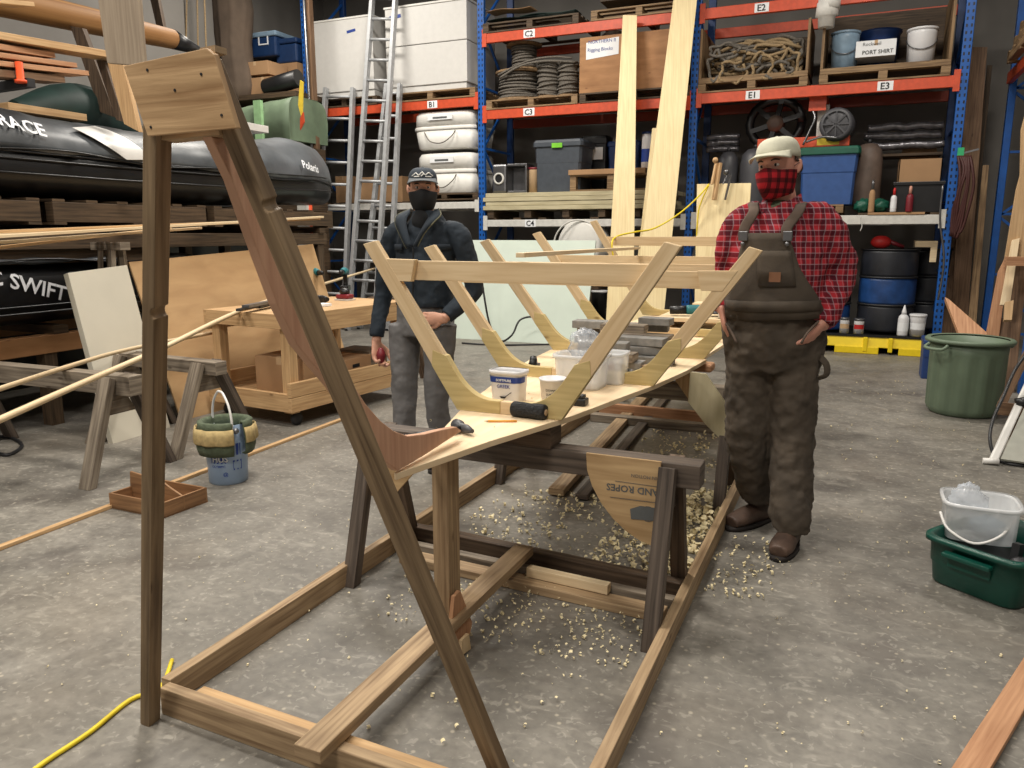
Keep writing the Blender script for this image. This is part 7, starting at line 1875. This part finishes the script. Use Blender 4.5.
# ---------------------------------------------------------------- man in navy jacket
YL = 4.12
def q2(u, v, dy=0):
    p_ = pY(u, v, YL); p_.y += dy; return p_
pm = thing('person', 'man in navy zip jacket, grey trousers, black mask and dark cap', 'person', (-2.45, YL, 0))
hc = q2(423, 190); MH = T(hc, radians(2)+radians(28)*0 + radians(30)*.9, radians(4)) 
m = head_mb(MH, .95, .95)
SL, SR = q2(390, 233), q2(463, 233)
EL, ER = q2(380, 292, .03), q2(471, 291, .05)
WL, WR = q2(380, 340, -.04), q2(452, 317, -.10)
HIPL, HIPR = q2(405, 330), q2(441, 330)
KL, KR = q2(407, 400, -.03), q2(438, 400, -.02)
AL, AR = V((q2(409, 460).x, YL-.06, .10)), V((q2(441, 455).x, YL+.03, .10))
m.tube([q2(423, 330), q2(423, 300), q2(425, 270), q2(426, 240), q2(426, 222)], [(.14, .10), (.145, .105), (.15, .105), (.16, .10), (.08, .07)], 24, 3, side=X_)
for A_, B_, C_ in ((SL, EL, WL), (SR, ER, WR)): k_ = -1 if A_.x < hc.x else 1; m.tube([A_+V((-k_*.06, 0, -.02)), A_.lerp(B_, .5)+V((-k_*.014, 0, 0)), B_+V((-k_*.008, 0, 0)), C_], [.036, .036, .034, .029], 14, 3)
for A_, B_, C_ in ((HIPL, KL, AL), (HIPR, KR, AR)): m.tube([A_, B_, C_], [.085, .055, .04], 14, 4)
hand(m, WL, (q2(384, 364, -.06)-WL), V((1, -.2, .1)), -1, .75, 1.3, .8)
hand(m, WR, (q2(436, 316, -.15)-WR), V((0, 1, -.1)), 1, .35, 1.05)
part('body', m, 'skin', pm, remesh=.0055, smooth_it=2)
eyes(MH, pm); brows(MH, pm); mask(MH, 'mask_black', pm)
cp = cap(MH, 'cap_navy', 'cap_brim', pm, .062, .070)
# pale swirl emblem on the front of the cap
def capsurf(an, zz):
    f = math.asin(min(max((zz-.060)/.070, 0), 1))/(pi/2); k = cos(f*pi/2)**.62
    return MH @ V((.087*k*sin(an), .004-.107*k*cos(an), zz))
m = MB()
for a0, a1, z0, z1 in ((-.8, -.5, .078, .098), (-.5, -.25, .098, .084), (-.25, .0, .084, .104), (0, .2, .104, .086), (.2, .5, .086, .10), (.5, .8, .10, .08), (-.6, -.2, .076, .078), (-.1, .1, .078, .092), (.2, .65, .078, .076)):
    m.tube([capsurf(a0+(a1-a0)*k/6, z0+(z1-z0)*k/6) for k in range(7)], .0035, 6)
part('cap_emblem', m, 'white_steel', cp, 'pale swirl emblem')
m = MB()
for s in (-1, 1): m.tube([MH @ V(p_) for p_ in ((s*.073, -.02, .03), (s*.077, .01, .028), (s*.070, .045, .0), (s*.04, .085, -.02))], [(.005, .014), (.008, .018), (.01, .024), (.012, .02)], 10, 3)
part('hair', m, 'hair_brown', pm)
# jacket
m = MB()
m.tube([q2(424, 306), q2(424, 290), q2(425, 268), q2(426, 245), q2(427, 230), q2(427, 218), q2(427, 211)], [(.185, .135), (.185, .14), (.19, .14), (.195, .13), (.17, .115), (.10, .09), (.082, .08)], 32, 4, side=X_)
for A_, B_, C_, k in ((SL, EL, WL, -1), (SR, ER, WR, 1)):
    m.tube([A_ + V((-k*.11, 0, .03)), A_ + V((-k*.030, 0, -.01)), A_.lerp(B_, .5) + V((-k*.006, 0, 0)), B_+V((-k*.008, 0, 0)), B_.lerp(C_, .5), B_.lerp(C_, .92)], [.045, .066, .062, .057, .052, .046], 20, 4)
part('jacket', m, 'jacket_navy', pm, 'navy fleece jacket with a zipped collar', remesh=.009, smooth_it=2, wrinkle=.022, wscale=.07)
def jf(u, v, off=0):
    p_ = pY(u, v, YL); cx = q2(426, v).x; dx = p_.x-cx; k = max(0, 1-(dx/.19)**2)**.5
    return V((p_.x, YL - .135*k - .012 - off, p_.z))
m = MB(); m.sheet([[jf(414+(8)*(1-abs(j-3)/3)*0 + (j-3)*w_, v, -.004) for j in range(7)] for v, w_ in ()]) if False else None
# open collar: two flaps with pale zip edge
for k, pts in ((-1, [(413, 209), (405, 215), (405, 223), (413, 236), (420, 248)]), (1, [(440, 209), (447, 215), (444, 223), (437, 233), (431, 246)])):
    path = [q2(pts[0][0], pts[0][1], -.02)] + [q2(pts[1][0], pts[1][1], -.075)] + [jf(u, v, .012) for u, v in pts[2:]]
    m = MB(); m.tube(path, .005, 6, 5); part('zip_edge', m, 'zip_olive', pm)
    inner = [q2(416 if k < 0 else 438, 213, -.06), jf(417 if k < 0 else 437, 220, -.02), jf(421 if k < 0 else 433, 232, .006), jf(426, 246, .006)]
    P1, _ = resample(path, [(1, 1)]*len(path), 4); P2, _ = resample(inner, [(1, 1)]*4, 4)
    n_ = 12; g = []
    for i in range(n_+1):
        a_ = P1[int(i*(len(P1)-1)/n_)]; b_ = P2[int(i*(len(P2)-1)/n_)]
        g.append([a_, a_.lerp(b_, .5)+V((0, -.012, 0)), b_])
    m = MB(); m.sheet(g); part('collar_flap', m, 'jacket_navy', pm, solid=.008)
m = MB(); m.tube([jf(426, 246, .004), jf(426, 275, .004), jf(425, 302, .004)], .004, 6, 3); part('zip', m, 'black_plastic', pm)
m = MB(); m.ball(q2(427, 222, -.065), .06, .055, .075); part('undershirt', m, 'shirt_black', pm)
for u0, u1 in ((398, 414), (440, 458)):
    g = [[jf(u0+(u1-u0)*j/6, v, .004) for j in range(7)] for v in (244, 247, 250)]
    m = MB(); m.sheet(g); part('chest_pocket_flap', m, 'jacket_navy', pm, solid=.008)
# trousers
m = MB()
m.tube([q2(423, 297), q2(423, 315), q2(423, 335)], [(.165, .12), (.175, .13), (.165, .125)], 30, 4, side=X_)
for A_, B_, C_ in ((HIPL, KL, AL), (HIPR, KR, AR)):
    m.tube([A_+Z_*.04, A_.lerp(B_, .5), B_, B_.lerp(C_, .5), C_-Z_*.02], [(.098, .11), (.088, .098), (.075, .08), (.07, .075), (.075, .085)], 22, 4, side=X_)
part('trousers', m, 'pants_grey', pm, 'grey chino trousers', remesh=.009, smooth_it=2, wrinkle=.016, wscale=.08)
boot(V((AL.x, AL.y-.2, 0)), AL, 'boot_black', pm); boot(V((AR.x+.03, AR.y-.2, 0)), AR, 'boot_black', pm)
c_ = q2(385, 353, -.10)
c_ = WL + (q2(384, 364, -.06)-WL).normalized()*.085 + V((.038, -.02, 0))
m = MB(); m.tube([c_+V((0, 0, .045)), c_, c_+V((0, 0, -.05))], [.012, .030, .016], 14, 4); m.tube([c_+V((0, 0, -.04)), c_+V((-.01, -.01, -.07))], [.007, .005], 8)
solo('red_tool', 'small dark red round-handled tool held in the hand of the man in navy', 'tool', m, 'sander_red')
